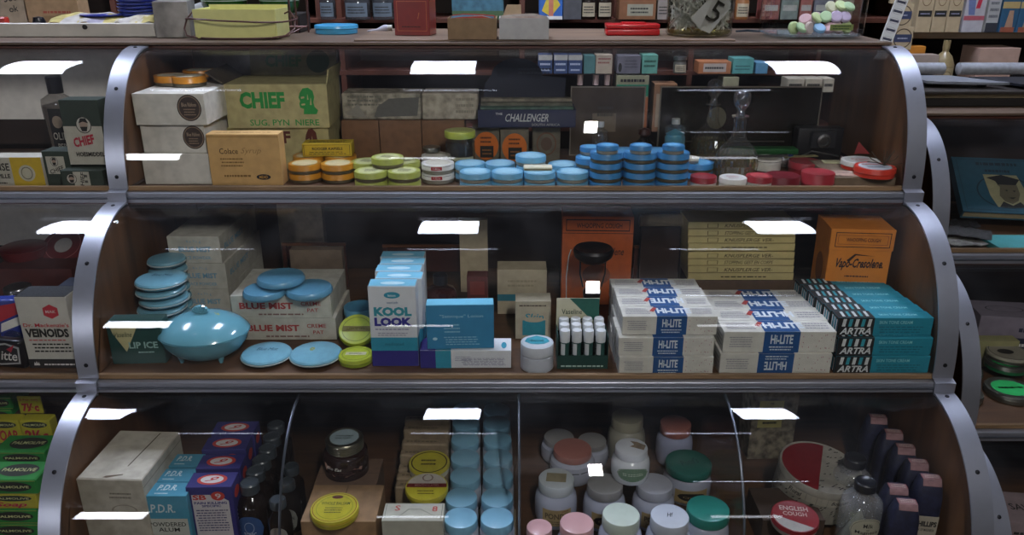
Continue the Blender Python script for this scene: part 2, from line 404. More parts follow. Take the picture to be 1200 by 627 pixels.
        for fr_ in (.06, .52, .93):
            th = fr_ * math.pi / 2; yy = yf + a + dy - (a + .0045) * math.cos(th); zz = z + (b + .0045) * math.sin(th)
            nrm = Vector((0, -math.cos(th) / a, math.sin(th) / b)).normalized()
            M = MT @ Matrix.Translation((xc, yy, zz)) @ nrm.to_track_quat('Z', 'Y').to_matrix().to_4x4()
            s = MB(); s.lathe([(.0045, 0), (.0042, .0012), (.002, .0022), (0, .0022)], SCREW, 12, M=M); s.build('screw', ob)
    for t in range(tiers):
        if lband: band(x0, o, t)
        if rband: band(x1, o, t)
    z = CT + dz
    mb = MB(); mb.box(x0, x1, 1.945 + dy, 2.36 + dy, z - .007, z, CTOP, .001); part(mb, 'counter_top')
    mb = MB(); zb = CAMZ + TIERS[tiers - 1][2] + dz; mb.box(x0, x1, TIERS[tiers - 1][0] + dy + .02, BACK[-1] + dy, 0, zb - .032, DW, .002); part(mb, 'base_cabinet')
    return o
showcase(-.885, .9, 0, 0, 'large stepped display case with three curved glass tiers, in the middle', True, True, 3, (-.45, .0145, .45), (1, 2))
showcase(-2.7, -.8855, 0, 0, 'stepped curved glass display case adjoining on the left, stocked with soap and remedies', False, False, 3, (), (0, 1, 2), (0, 1))
showcase(1.04, 2.4, .10, -.185, 'lower stepped glass display case on the right with a teal book inside', True, False, 3, (), (0, 1, 2))

# wall shelving behind the counter
WY = 3.06
def shelving():
    o = empty('wall_shelving', (0, WY + .15, 0)); tag(o, 'dark brown wooden wall shelving behind the counter, filled with old stock', 'shelving')
    W = mat('#5a3022', .5, 0, .3, 40, 'wood'); WZ = mat('#5a3022', .5, 0, .3, 40, 'woodz')
    for py in (20.5, 82, 148, -45):
        z = zat(py, WY); mb = MB(); mb.box(-3.0, 1.455, -.15, .17, z - .018, z, W, .001); mb.build('shelf', o)
    z = zat(103, WY); mb = MB(); mb.box(xat(905, WY, z), xat(990, WY, z), -.149, .169, z - .012, z, W, .001); mb.build('shelf', o)
    for px, w_ in ((135, .02), (374, .02), (398, .02), (612, .02), (722, .016), (813, .02), (965, .016), (1003, .03)):
        x = xat(px, WY, 1.4); mb = MB(); mb.box(x - w_ / 2, x + w_ / 2, -.149, .17, .9, 2.2, WZ, .001); mb.build('upright', o)
    mb = MB(); mb.box(-3.0, 1.455, .17, .185, .5, 2.3, mat('#251612', .7, 0, .2, 10, 'woodz')); mb.build('back_board', o)
    o2 = empty('wall_shelving', (2.2, WY + .15, 0)); tag(o2, 'tan edged shelving unit at the right, behind the paper rollers', 'shelving')
    C = mat('#c9b294', .6, 0, .1, 30, 'wood')
    for py in (35, -70, 150):
        z = zat(py, WY); mb = MB(); mb.box(-.74, 1.0, -.15, .17, z - .03, z, C, .002); mb.build('shelf', o2)
    mb = MB(); mb.box(-.74, 1.0, .17, .185, .5, 2.3, mat('#251612', .7, 0, .2, 10, 'woodz')); mb.build('back_board', o2)
    mb = MB(); mb.box(-.745, -.73, -.14, .17, .5, 2.3, WZ); mb.build('upright', o2)
shelving()

# ---------------------------------------------------------------- small round goods
BLK = ink('#1a1716'); WHT = paper('#d9d6cf'); CRM = paper('#cfc29a'); KR = paper('#9c7a52')
def round_tin(name, label, cat, x, y, z, r, h, lidm, bodym, group=None, lidh=.62, toptxt=None, sidetxt=None, tilt=None, rz=0, inset=None, topring=None, seg=40):
    o = empty(name, (x, y, z + E), rz); tag(o, label, cat, group)
    if tilt: o.rotation_euler = tilt
    hb = h * (1 - lidh)
    mb = MB(); rb = r * .965
    mb.lathe([(0, 0), (rb - .0015, 0), (rb, .001), (rb, hb + .0012), (rb - .001, hb + .002), (0, hb + .002)], bodym, seg)
    mb.build('body', o)
    mb = MB(); z0 = hb + .0024
    mb.lathe([(rb, z0), (r, z0), (r + .0006, z0 + .0008), (r, z0 + .0018), (r, h - .002), (r - .0008, h - .0004), (r - .0022, h), (r - .0045, h - .0006), (0, h - .0006)], lidm, seg)
    if inset: pr(mb, disc(r, h - .0006, .0003), ('c', .5, .5, .5 * (1 - .009 / r), .5 * (1 - .009 / r), inset, {'n': 40}))
    if topring: pr(mb, disc(r, h - .0006, .0005), ('c', .5, .5, .44, .44, topring, {'ring': .02}))
    for op in (toptxt or []): pr(mb, disc(r, h - .0006, .0007 if inset else .0004), op)
    for op in (sidetxt or []):
        pr(mb, cyl(r, z0 + .0018, R(120), h - .002 - z0 - .0018, .0004), op)
    mb.build('lid', o)
    return o
def dup(o, name_loc, label, rz=None, group=None):
    c = copy_tree(o); c.location = name_loc; c['label'] = label
    if rz is not None: c.rotation_euler.z = rz
    if group: c['group'] = group
    return c
def lidpos(px, py, z, h): return on(px, py, z + h)
ORD = {1: ['the only one'], 2: ['lower', 'upper'], 3: ['bottom', 'middle', 'topmost'], 4: ['bottom', 'second from the bottom', 'third from the bottom', 'topmost']}
def jar(name, label, cat, px, py, dpx, zb, h, lidm, bodym, group=None, lidh=.24, body=1.16, shoulder=.2, label_ops=None, lab=(.12, .62, 110), toptxt=None, lab_m=None, neck=.93, seg=40, foot=.9, liquid=None, ridges=0, z_is_lid=True, rot=0):
    # px,py = centre of the lid top, dpx its width
    x, y = on(px, py, zb + h); r = dpx / 2 / ppm(y, zb + h)
    o = empty(name, (x, y, zb + E)); tag(o, label, cat, group)
    R_ = r * body; hl = h * lidh; hb = h - hl; n = r * neck
    mb = MB(); hs = hb * (1 - shoulder)
    prof = [(0, 0.001), (R_ * foot * .9, 0), (R_ * foot, .0015), (R_ * (foot + 1) / 2, hb * .12), (R_, hb * .28), (R_, hs * .75), (R_ * .985, hs * .9), (R_ * .93, hs + (hb - hs) * .35), (n * 1.03, hb - .003), (n, hb - .0015), (n, hb + .001), (0, hb + .001)]
    if foot >= .97: prof = [(0, 0.001), (R_ * .95, 0), (R_, .002), (R_, hs), (R_ * .96, hs + (hb - hs) * .4), (n * 1.02, hb - .002), (n, hb), (n, hb + .001), (0, hb + .001)]
    mb.lathe(prof, bodym, seg)
    if label_ops:
        a, b, ang = lab; z0 = hb * a; hh = hb * (b - a)
        g = cyl(R_, z0, R(ang), hh, .0006, rot)
        if lab_m: pr(mb, g, ('r', 0, 0, 1, 1, lab_m, {'curved': 1}))
        g = cyl(R_, z0, R(ang), hh, .0011, rot)
        for op in label_ops: pr(mb, g, op)
    mb.build('body', o)
    if liquid:
        lq = MB(); lq.lathe([(0, .003), (R_ * .88, .003), (R_ * .94, .006), (R_ * .94, hs * liquid[1]), (0, hs * liquid[1])], liquid[0], seg); lq.build('contents', o)
    mb = MB(); z0 = hb + .0015
    pf = [(n * .98, z0), (r * .99, z0)]
    if ridges:
        for i in range(ridges): zz = z0 + (hl - .004) * (i + .5) / ridges; pf += [(r * .975, zz - .0012), (r, zz)]
    pf += [(r, z0 + .001), (r * .995, h - .0025), (r * .97, h - .0006), (r * .93, h), (0, h)] if not ridges else [(r * .98, h - .002), (r * .93, h), (r * .9, h - .0008), (0, h - .0008)]
    mb.lathe(pf, lidm, seg)
    for op in (toptxt or []): pr(mb, disc(r, h, .0004), op)
    mb.build('lid', o)
    return o
def bottle(name, label, cat, x, y, zb, prof, m, cap, capprof, group=None, sx=1, sy=1, liquid=None, lab=None, seg=28, rz=0, tilt=None, capname='cap'):
    o = empty(name, (x, y, zb + E), rz); tag(o, label, cat, group)
    if tilt: o.rotation_euler = tilt
    mb = MB(); mb.lathe(prof, m, seg, sx, sy)
    if lab:
        for (r, z0, ang, hh, lm, ops) in lab:
            if sx != 1 or sy != 1:
                g0 = cyl(r, z0, R(ang), hh, .0008); g1 = cyl(r, z0, R(ang), hh, .0014)
                f0 = lambda a, b, g=g0: Vector((g(a, b).x * sx, g(a, b).y * sy, g(a, b).z)); f1 = lambda a, b, g=g1: Vector((g(a, b).x * sx, g(a, b).y * sy, g(a, b).z))
            else: f0 = cyl(r, z0, R(ang), hh, .0006); f1 = cyl(r, z0, R(ang), hh, .0011)
            if lm: pr(mb, f0, ('r', 0, 0, 1, 1, lm, {'curved': 1}))
            for op in ops: pr(mb, f1, op)
    mb.build('body', o)
    if liquid:
        q = MB(); q.lathe([(0, liquid[1])] + [(p[0] * .93, max(p[1], liquid[1])) for p in prof if p[1] <= liquid[2]] + [(0, liquid[2])], liquid[0], seg, sx, sy); q.build('liquid', o)
    mb = MB(); mb.lathe(capprof, cap, 24, 1, 1); mb.build(capname, o)
    return o

# ================================================================ TOP TIER, main case
g = 'large white cartons stacked at the left of the top tier'
ST = ink('#3d2f28')
def sticker(cx, cy, rx, ry): return [('c', 'front', cx, cy, rx, ry, ST), ('c', 'front', cx, cy, rx * .9, ry * .9, ink('#8a7460'), {'ring': rx * .06}), ('t', 'front', 'Blue Ribbon', cx - rx * .6, cy + ry * .1, cx + rx * .6, cy + ry * .4, ink('#a08a74')), ('l', 'front', cx - rx * .5, cy - ry * .6, cx + rx * .5, cy, 3, ink('#8a7460'))]
BW = paper('#cfcac0', .1)
x, y = on(170, 216, T1)
_, c3 = carton('shipping_carton', 'large plain white carton, bottom of the stack beside the metal band', 'carton', (171, 217), (250, 217), T1, 180, .25, BW, [], g, Y=1.83)
_, c2 = carton('shipping_carton', 'large white carton with dark round sticker, middle of its stack', 'carton', (169, 180), (243, 180), c3[2], h=.066, depth=.25, m=BW, ops=sticker(.82, .55, .17, .42), group=g, Y=1.84)
_, c1 = carton('shipping_carton', 'large white carton with brown round sticker, topmost, carrying orange tins', 'carton', (160, 145), (243, 145), c2[2], h=.072, depth=.26, m=BW, ops=sticker(.78, .55, .17, .42), group=g, Y=1.83)
OR = tinp('#c8821e'); ORL = tinp('#d59a2c'); PALE = paper('#d8d0b8'); DKM = mat('#6f6654', .4, .5); PLM = mat('#a8a498', .35, .4)
zt = c1[2]
t0 = round_tin('salve_tin', 'orange tin with cream top, front one on the white cartons', 'tin', *on(221, 88, zt + .024), zt, .040, .024, OR, DKM, 'orange tins', .75, inset=PALE)
dup(t0, (*on(200, 87, zt + .024), zt + E), 'orange tin with cream top, leftmost on the white cartons')
dup(t0, (*on(233, 81, zt + .024), zt + E), 'orange tin half hidden behind the front one on white cartons')
# printed chief cartons
GRN = ink('#1f8a3c'); KRC = paper('#b3a878', .12); RB = ink('#5a2318')
def profile_head(face, cx, cy, sx, sy, m):
    p = [(-.3, -1), (-.25, -.6), (-.55, -.5), (-.6, -.2), (-.5, 0), (-.62, .25), (-.5, .6), (-.2, .95), (.25, 1), (.62, .75), (.72, .3), (.6, -.1), (.68, -.45), (.95, -.7), (.8, -1)]
    q = [(-.42, .3), (-.15, .36), (-.12, .22), (-.4, .16)]; u = [(-.44, -.22), (-.12, -.18), (-.1, -.3), (-.4, -.34)]
    f = lambda P: [(cx + a * sx, cy + b * sy) for a, b in P]
    return [('p', face, f(p), m), ('p', face, f(q), KRC), ('p', face, f(u), KRC), ('p', face, f([(.1, .1), (.16, .55), (.22, .1)]), KRC), ('p', face, f([(.3, -.3), (.42, .3), (.46, -.3)]), KRC)]
def flaps(o, W, D, H):
    mb = MB(); M = Matrix.Translation((0, D / 2, H)) @ Matrix.Rotation(R(-12), 4, 'X')
    mb.box(-W / 2 + .02, W / 2 - .004, -.002, .002, 0, .07, mat('#7a7358', .7, 0, .2, 30, 'paper'), .0005, M)
    fr = ((-W / 2, 0, 0), (1, 0, 0), (0, 0, 1), (0, -1, 0), W, .07); base = planar(fr, .0026)
    mp = lambda a, b: M @ base(a, b)
    pr(mb, mp, ('t', 'CHIEF', .24, .3, .62, .75, ink('#2e5a38'), {'bold': .04})); pr(mb, mp, ('c', .79, .5, .12, .42, ink('#24402c')))
    mb.build('back_flap', o)
    mb = MB(); M = Matrix.Translation((-W / 2, 0, H)) @ Matrix.Rotation(R(-55), 4, 'Y')
    mb.box(-.002, .002, -D / 2, D / 2, 0, .05, mat('#4a4034', .8, 0, .2, 30, 'paper'), .0005, M); mb.build('side_flap', o)
    mb = MB(); M = Matrix.Translation((W / 2, 0, H)) @ Matrix.Rotation(R(12), 4, 'Y')
    mb.box(-.002, .002, -D / 2, D / 2, 0, .035, KRC, .0005, M); mb.build('side_flap', o)
Yc = 1.98
_, k2 = carton('product_carton', 'brown printed carton underneath the green printed one', 'carton', (272, 200), (388, 200), T1, h=.105, depth=.16, m=KRC, ops=[('t', 'front', 'CHIEF', .18, .62, .62, .92, RB, {'bold': .04})] + profile_head('front', .82, .6, .09, .38, RB), Y=Yc, rot=R(1), group='printed cartons')
carton('product_carton', 'open cream carton with green print and profile head', 'carton', (268, 150), (386, 150), k2[2], h=.108, depth=.17, m=KRC,
       ops=[('t', 'front', 'CHIEF', .14, .45, .58, .83, GRN, {'bold': .05}), ('t', 'front', 'SUG. PYN  NIERE', .22, .06, .9, .2, GRN, {'bold': .01})] + profile_head('front', .79, .62, .115, .3, GRN), Y=Yc - .01, rot=R(1.5), extra=flaps, group='printed cartons')
CO = paper('#cca368', .08)
carton('syrup_box', 'tan syrup box standing at the front of the top tier', 'box', (249, 217), (332, 217), T1, 157, .045, CO,
       [('t', 'front', 'Colace', .16, .62, .42, .73, ink('#4a3416')), ('t', 'front', 'Syrup', .46, .6, .74, .74, ink('#8a6a3a'), {'shear': .35, 'bold': -.01}), ('l', 'front', .16, .36, .5, .56, 3, ink('#7a5a2a')), ('l', 'front', .17, .15, .6, .24, 1, ink('#7a5a2a')),
        ('c', 'front', .74, .17, .1, .055, ink('#1c1a22')), ('t', 'front', 'MEAD', .68, .14, .8, .2, ink('#c9953f')), ('l', 'top', .1, .3, .9, .6, 1, ink('#8a6422')), ('r', 'front', 0, .95, 1, .96, ink('#94692a'))])
# kapsels
YL = paper('#c9ab2a', .05)
# orange, lime tins
def inner(z, t=0):
    yf, a, zb, b = TIERS[t]; h = max(0, min(.99, (z - CAMZ - zb) / (b - .006)))
    return max(yf + .013, yf + a - (a - .006) * math.sqrt(1 - h * h))
def tin_rows(spec):
    for (nm, col, ink_, rows, word, cat, body) in spec:
        first = None
        for (px, py, n, wpx, base, where) in rows:
            for k in range(n):
                h = .0215; z = T1 + (base + k) * (h + .0006)
                ytop = lidpos(px, py, T1 + (base + n - 1) * (h + .0006), h)
                r = wpx / 2 / ppm(ytop[1], T1); Yn = max(ytop[1], r + .001 + inner(T1 + (base + n) * (h + .0006) + (.02 if n == 4 else 0))); ytop = (xat(px, Yn, T1 + (base + n) * h), Yn)
                lab = '%s %s, %s' % (word, nm.replace('_', ' '), (ORD[n][k] + ' of ' + where) if n > 1 else where)
                if first is None:
                    first = round_tin(nm, lab, cat, *ytop, z, r, h, col, body, word + ' tins on the top tier', .74, inset=ink_, toptxt=[('l', .3, .35, .7, .65, 3, BLK)] if word in ('lime', ) else None, topring=None)
                else: dup(first, (*ytop, z + E), lab, random.uniform(-.5, .5))
tin_rows([
    ('salve_tin', tinp('#bd8022'), paper('#c9b98c'), [(357, 190, 2, 38, 0, 'front stack next to the tan syrup box'), (395.5, 190, 2, 38, 0, 'front stack next to the lime tins'), (362, 181, 2, 35, 0, 'rear pair on the left, carrying the yellow box'), (399, 181, 2, 35, 0, 'rear pair on the right, carrying the yellow box')], 'orange', 'tin', DKM),
    ('ointment_tin', tinp('#a3aa52'), paper('#b9ba86'), [(434.5, 199, 2, 38, 0, 'front left stack'), (473.5, 199, 2, 38, 0, 'front right stack'), (430, 188, 2, 34, 0, 'rear left stack'), (474, 188, 2, 34, 0, 'rear right stack'), (454, 183, 1, 38, 2, 'single one resting on top of the others')], 'lime', 'tin', DKM)])
xk, yk = on(362, 181, T1 + .043)
carton('capsule_box', 'small yellow capsule box lying on the orange tins', 'box', (355, 180), (412, 178), T1 + .0446, h=.032, depth=.05, m=YL, Y=yk - .03,
       ops=[('t', 'front', 'ROOGER KAPSELS', .2, .5, .82, .72, ink('#3a3210'), {'bold': .03}), ('l', 'front', .1, .15, .9, .42, 2, ink('#5a4e18')), ('b', 'front', .03, .08, .97, .92, .012, ink('#6a5c1c'), {'asp': 2}), ('l', 'top', .1, .2, .9, .8, 2, ink('#5a4e18'))], rot=R(3))
RL = ink('#a3202c'); WT = tinp('#d8d5ce')
for (px, py, n, w_, base, where) in [(513, 190, 2, 38, 0, 'front stack beside the blue tins'), (511, 181, 2, 34, 0, 'stack just behind the front one')]:
    for k in range(n):
        h = .0225; z = T1 + k * (h + .0006); p = lidpos(px, py, T1 + (n - 1) * h, h)
        round_tin('cream_tin', 'white tin with red label band, %s of the %s' % (ORD[n][k], where), 'tin', *p, z, w_ / 2 / ppm(p[1], T1), h, WT, PLM, 'white tins with red labels', .7, inset=paper('#c4bfae'),
                  sidetxt=[('r', .34, .05, .66, .9, RL, {'curved': 1}), ('t', 'Glint', .39, .22, .61, .75, WHT), ('l', .02, .7, .32, 1, 1, BLK), ('l', .68, .7, .98, 1, 1, BLK)])
LB = tinp('#6ba6c6'); LBI = paper('#8fbacc'); RBm = tinp('#3d7fb3'); RBI = paper('#5f9cc2')
tin_rows([
    ('pomade_tin', LB, LBI, [(557, 201, 2, 37, 0, 'first front stack from the left'), (594.5, 200, 2, 37, 0, 'second front stack from the left'), (632.5, 203, 2, 37, 0, 'third front stack from the left'), (671, 201, 2, 37, 0, 'fourth front stack from the left'),
      (551, 190, 2, 34, 0, 'first rear stack from the left'), (586, 190, 2, 34, 0, 'second rear stack from the left'), (623, 193, 2, 34, 0, 'third rear stack from the left'), (660, 191, 2, 34, 0, 'fourth rear stack from the left'), (622, 181, 1, 37, 2, 'single one raised on the rear row')], 'light blue', 'tin', PLM),
    ('cream_tin', RBm, RBI, [(710.5, 181, 4, 38, 0, 'tall left column'), (750.5, 181, 4, 38, 0, 'tall middle column'), (789, 181, 4, 38, 0, 'tall right column'), (693, 183, 3, 30, 0, 'short stack behind the left column'), (818, 189, 2, 28, 0, 'stack at the right behind the columns'), (733, 175, 3, 34, 0, 'stack behind between the left and middle columns'), (770, 175, 3, 34, 0, 'stack behind between the middle and right columns')], 'deep blue', 'tin', DKM)])
s0 = None
for px, w_, py, wh in ((712, 26, 169.5, 'left tall column'), (751, 26, 170, 'middle tall column'), (789.5, 27, 170.5, 'right tall column')):
    z = T1 + 4 * .0221; y = max(on(px, py, z + .018)[1], 1.741 + .036); x = xat(px, y, z + .018); l = 'small blue tin standing on top of the %s' % wh
    if s0 is None: s0 = round_tin('small_cream_tin', l, 'tin', x, y, z, w_ / 2 / ppm(y, z), .018, RBm, PLM, 'small blue tins', .7, inset=RBI)
    else: dup(s0, (x, y, z + E), l)
z = T1 + 3 * .0221
x, y = on(692, 171, z + .018); dup(s0, (x, y, z + E), 'small blue tin on the short stack behind the left column')
z = T1 + 2 * .0221; x, y = on(811, 183, z + .014); round_tin('small_cream_tin', 'small cream-white tin on top of the rear right blue stack', 'tin', x, y, z, .017, .013, tinp('#cfcab8'), PLM, 'small blue tins', .7)
x, y = on(630, 196, T1 + .0445); mb = MB(); mb.box(-.033, .033, -.015, .015, 0, .007, paper('#cfc7ad'), .001); mb.box(-.031, .031, -.016, -.0152, .001, .004, ink('#8a7a5a'))
tag(mb.build('card_packet', None, (x, y - .012, T1 + .0445)), 'flat cream card packet lying across the light blue tins', 'packet')
# glass bottles behind
PER = [(0, 0), (.018, 0), (.021, .003), (.021, .03), (.018, .042), (.008, .05), (.007, .055), (0, .055)]
x, y = on(702, 176, T1 + .045); y = 1.98; x = xat(702, y, T1)
bottle('perfume_bottle', 'small clear rounded glass bottle behind the deep blue tins', 'bottle', x, y, T1, [(0, 0), (.019, 0), (.021, .003), (.021, .08), (.017, .098), (.007, .104), (.007, .11), (0, .11)], glass((.92, .94, .94), 1, .1, .02, .14), plas('#bfc2c4'), [(.0085, .108), (.0085, .12), (0, .12)])
bottle('perfume_bottle', 'dark ornate bottle with dark stopper behind the blue tins', 'bottle', xat(753, 2.0, T1), 2.0, T1, [(0, 0), (.02, 0), (.026, .01), (.028, .03), (.02, .05), (.026, .06), (.012, .075), (.01, .08), (0, .08)], glass((.4, .4, .42), 1, 0, .02, .1), plas('#3a1c18'), [(.008, .078), (.016, .086), (.014, .098), (0, .102)], capname='stopper')
SKY = plas('#5f9fae')
bottle('lotion_bottle', 'pale blue square lotion bottle with white cap', 'bottle', xat(788, 1.97, T1), 1.97, T1, [(0, 0), (.024, 0), (.027, .003), (.027, .085), (.023, .09), (.026, .093), (.026, .11), (.01, .117), (.009, .122), (0, .122)], glass((.6, .82, .86), .8, .2, .1, .08), plas('#b9bcb8'), [(.010, .117), (.010, .13), (0, .13)], sy=.6, liquid=(SKY, .004, .105),
       lab=[(.027, .012, 90, .045, None, [('l', .3, .1, .7, .9, 5, ink('#2d5a66'))])])
# decanters
def decanter(px, Y, label, fill):
    x = xat(px, Y, T1); o = empty('glass_decanter', (x, Y, T1 + E)); tag(o, label, 'decanter', 'cut glass decanters')
    G = glass((.93, .93, .88), 1, .05, .02, .13); mb = MB()
    prof = [(0, 0), (.036, 0), (.043, .006), (.049, .025), (.051, .045), (.047, .068), (.036, .085), (.024, .097), (.0175, .108), (.015, .122), (.0145, .15), (.020, .154), (.020, .157), (.010, .157)]
    seg = 48; vs = []; fs = []
    for r, zz in prof:
        for k in range(seg): a = 2 * math.pi * k / seg; rr = r * (1 + (.02 if k % 2 else -.02) * (1 if zz < .1 else .2)); vs.append((rr * math.cos(a), rr * math.sin(a), zz))
    for i in range(len(prof) - 1):
        for k in range(seg): fs.append([i * seg + k, i * seg + (k + 1) % seg, (i + 1) * seg + (k + 1) % seg, (i + 1) * seg + k])
    mb.add(vs, fs, G); mb.build('body', o)
    q = MB(); q.lathe([(0, .004), (.036, .004), (.044, .012), (.046, .045), (.043, .064), (.04, fill), (0, fill)], glass((.84, .78, .36), .3, .22, .1, .03), 32); q.build('perfume', o)
    s = MB(); s.lathe([(.010, .15), (.011, .160), (.008, .168), (.012, .175), (.0185, .184), (.0205, .196), (.0185, .208), (.010, .216), (0, .2175)], glass((.93, .93, .95), 1, .12, .02, .2), 16)
    s.build('stopper', o); return o
decanter(860, 1.86, 'cut glass decanter with ball stopper and pale yellow perfume, the nearer one', .072)
decanter(830, 2.04, 'cut glass decanter with ball stopper, the farther one behind blue tins', .055)

# display tray with header card
NV = paper('#161d3e', .05)
Yt = 2.0
o = empty('comb_display_tray', (xat(617, Yt, T1), Yt, zat(149, Yt))); tag(o, 'dark blue display tray with arched black header card', 'display tray')
W = 114 / ppm(Yt, T1 + .09); mb = MB(); mb.box(-W / 2, W / 2, 0, .10, 0, .004, NV); mb.box(-W / 2, W / 2, -.002, .002, .002, .045, NV, .0005); mb.box(-W / 2, -W / 2 + .003, .002, .1, .004, .045, NV); mb.box(W / 2 - .003, W / 2, .002, .1, .004, .045, NV)
print_ops(mb, W, .004, .045, [('t', 'front', 'THE', .18, .72, .25, .84, WHT), ('t', 'front', 'CHALLENGER', .28, .34, .72, .78, paper('#b9b9b4'), {'shear': .3}), ('t', 'front', 'SOUTH AFRICA', .55, .1, .84, .24, ink('#9c9a90'))]); mb.build('tray', o)
mb = MB(); pts = [(-W * .46, .03), (W * .40, .03), (W * .42, .11)]
for i in range(13): a = math.pi * i / 12; pts.append((-W * .10 + W * .27 * math.cos(a), .115 + .045 * math.sin(a)))
pts += [(-W * .44, .095)]
mb.prism(pts, 'y', .101, .1025, paper('#161a2c', .05))
fr = ((-W / 2, .1, .06), (1, 0, 0), (0, 0, 1), (0, -1, 0), W, .08); pr(mb, planar(fr, .0005), ('l', .4, .72, .78, .98, 2, ink('#262b3a'))); mb.build('header_card', o)
for i in range(3):
    mb = MB(); mb.box(-W / 2 + .006, W / 2 - .006, .006 + i * .03, .03 + i * .03, .004, .05 + .006 * i, paper(['#4d6a5c', '#6a6a5a', '#8a8272'][i], .3), .001); q = mb.build('comb_card', o)
for px, Y in ((603, 2.0), (570, 2.02), (640, 2.03)):
    x = xat(px, Y, T1); 
    fc = ink('#c9681c'); 
    nm = {603: 'grey square box with orange round label below the display tray, the middle one', 570: 'grey box with orange round label behind the lime lidded jar', 640: 'plain brown box with faint ring under the right of the display tray'}[px]
    mb = MB(); W2, H2 = .072, .096; mb.box(-W2 / 2, W2 / 2, -.03, .03, 0, H2, paper('#6a6252', .15), .001)
    ops = [('c', 'front', .5, .52, .44, .38, fc), ('r', 'front', .28, .2, .76, .52, ink('#241c16')), ('l', 'front', .34, .26, .7, .46, 2, ink('#8a5a2a')), ('l', 'front', .28, .58, .7, .8, 2, ink('#3a2010'))] if px != 640 else [('c', 'front', .5, .55, .36, .32, ink('#6a4a36'), {'ring': .05}), ('c', 'front', .5, .55, .2, .18, ink('#5a4436'))]
    print_ops(mb, W2, .06, H2, ops); tag(mb.build('polish_box', None, (x, Y + .034, T1 + E)), nm, 'box', 'boxes under the display tray')
# jars
def clear_jar(px, Y, label, r, h, lidm, lidh, labm, ops, cont=None, lab=(.1, .5, 120)):
    x = xat(px, Y, T1); o = empty('glass_jar', (x, Y, T1 + E)); tag(o, label, 'jar'); hb = h - lidh
    mb = MB(); mb.lathe([(0, 0), (r * .95, 0), (r, .003), (r, hb - .012), (r * .8, hb - .003), (r * .8, hb + .004), (0, hb + .004)], glass((.75, .75, .7), 1, .05, .03, .06), 36)
    f = cyl(r, hb * lab[0], R(lab[2]), hb * (lab[1] - lab[0]), .0006); pr(mb, f, ('r', 0, 0, 1, 1, labm, {'curved': 1})); f = cyl(r, hb * lab[0], R(lab[2]), hb * (lab[1] - lab[0]), .0011)
    for op in ops: pr(mb, f, op)
    mb.build('body', o)
    if cont: q = MB(); q.lathe([(0, .003), (r * .93, .003), (r * .93, hb * cont[1]), (0, hb * cont[1])], cont[0], 30); q.build('contents', o)
    mb = MB(); mb.lathe([(r * .8, hb), (r * 1.02, hb), (r * 1.04, hb + .002), (r * 1.04, h - .002), (r * 1.0, h), (0, h)], lidm, 36); mb.build('lid', o)
clear_jar(540, 1.95, 'clear glass jar with lime lid and pale floral label', .037, .105, tinp('#a8b048'), .016, paper('#b9b898', .15), [('t', 'Glycerine', .15, .6, .85, .85, ink('#5a6040'), {'shear': .3}), ('l', .1, .1, .9, .5, 3, ink('#6a7050'))], (mat('#5a4a3a', .6), .2))
clear_jar(507, 1.97, 'small glass jar with silver lid and yellow label', .021, .06, met('#8a8a84'), .012, paper('#c2a83a'), [('l', .15, .2, .85, .8, 3, ink('#3a3214'))], (mat('#4a4638', .6), .7))
WRP = paper('#a89f8e', .35)
for (px0, px1, lab, st) in ((403, 446, 'left of three', 1), (447, 495, 'middle of three', 0), (496, 545, 'right of three', 0)):
    carton('kraft_box', 'plain brown cardboard box behind the lime tins, %s' % lab, 'box', (px0, 0), (px1, 0), T1, h=.108, depth=.1, m=paper('#7a5538', .12), Y=2.06, group='plain brown boxes at the back')
for (px0, px1, lab) in ((402, 494, 'grey crinkled'), (495, 560, 'pale cream')):
    carton('wrapped_package', '%s cellophane wrapped package lying on the brown boxes' % lab, 'package', (px0, 0), (px1, 0), T1 + .109, h=.068, depth=.09, m=WRP if px0 < 450 else paper('#b5aa98', .25), Y=2.07, bev=.003,
           ops=[('l', 'front', .05, .5, .5, .95, 3, ink('#6a665c')), ('p', 'front', [(.4, .1), (.95, .15), (.98, .85), (.6, .8), (.45, .5)], ink('#5c5a56')), ('p', 'front', [(.05, .2), (.2, .6), (.3, .1), (.28, .05)], ink('#8a857a'))] if px0 < 450 else [('l', 'front', .6, .2, .95, .9, 3, ink('#8a8272'))], group='wrapped packages')
carton('poster_board', 'pale grey paper board hanging at the back behind the printed cartons', 'board', (242, 0), (404, 0), T1 + .001, h=.27, depth=.004, m=paper('#a9a4a6', .12), Y=2.19)
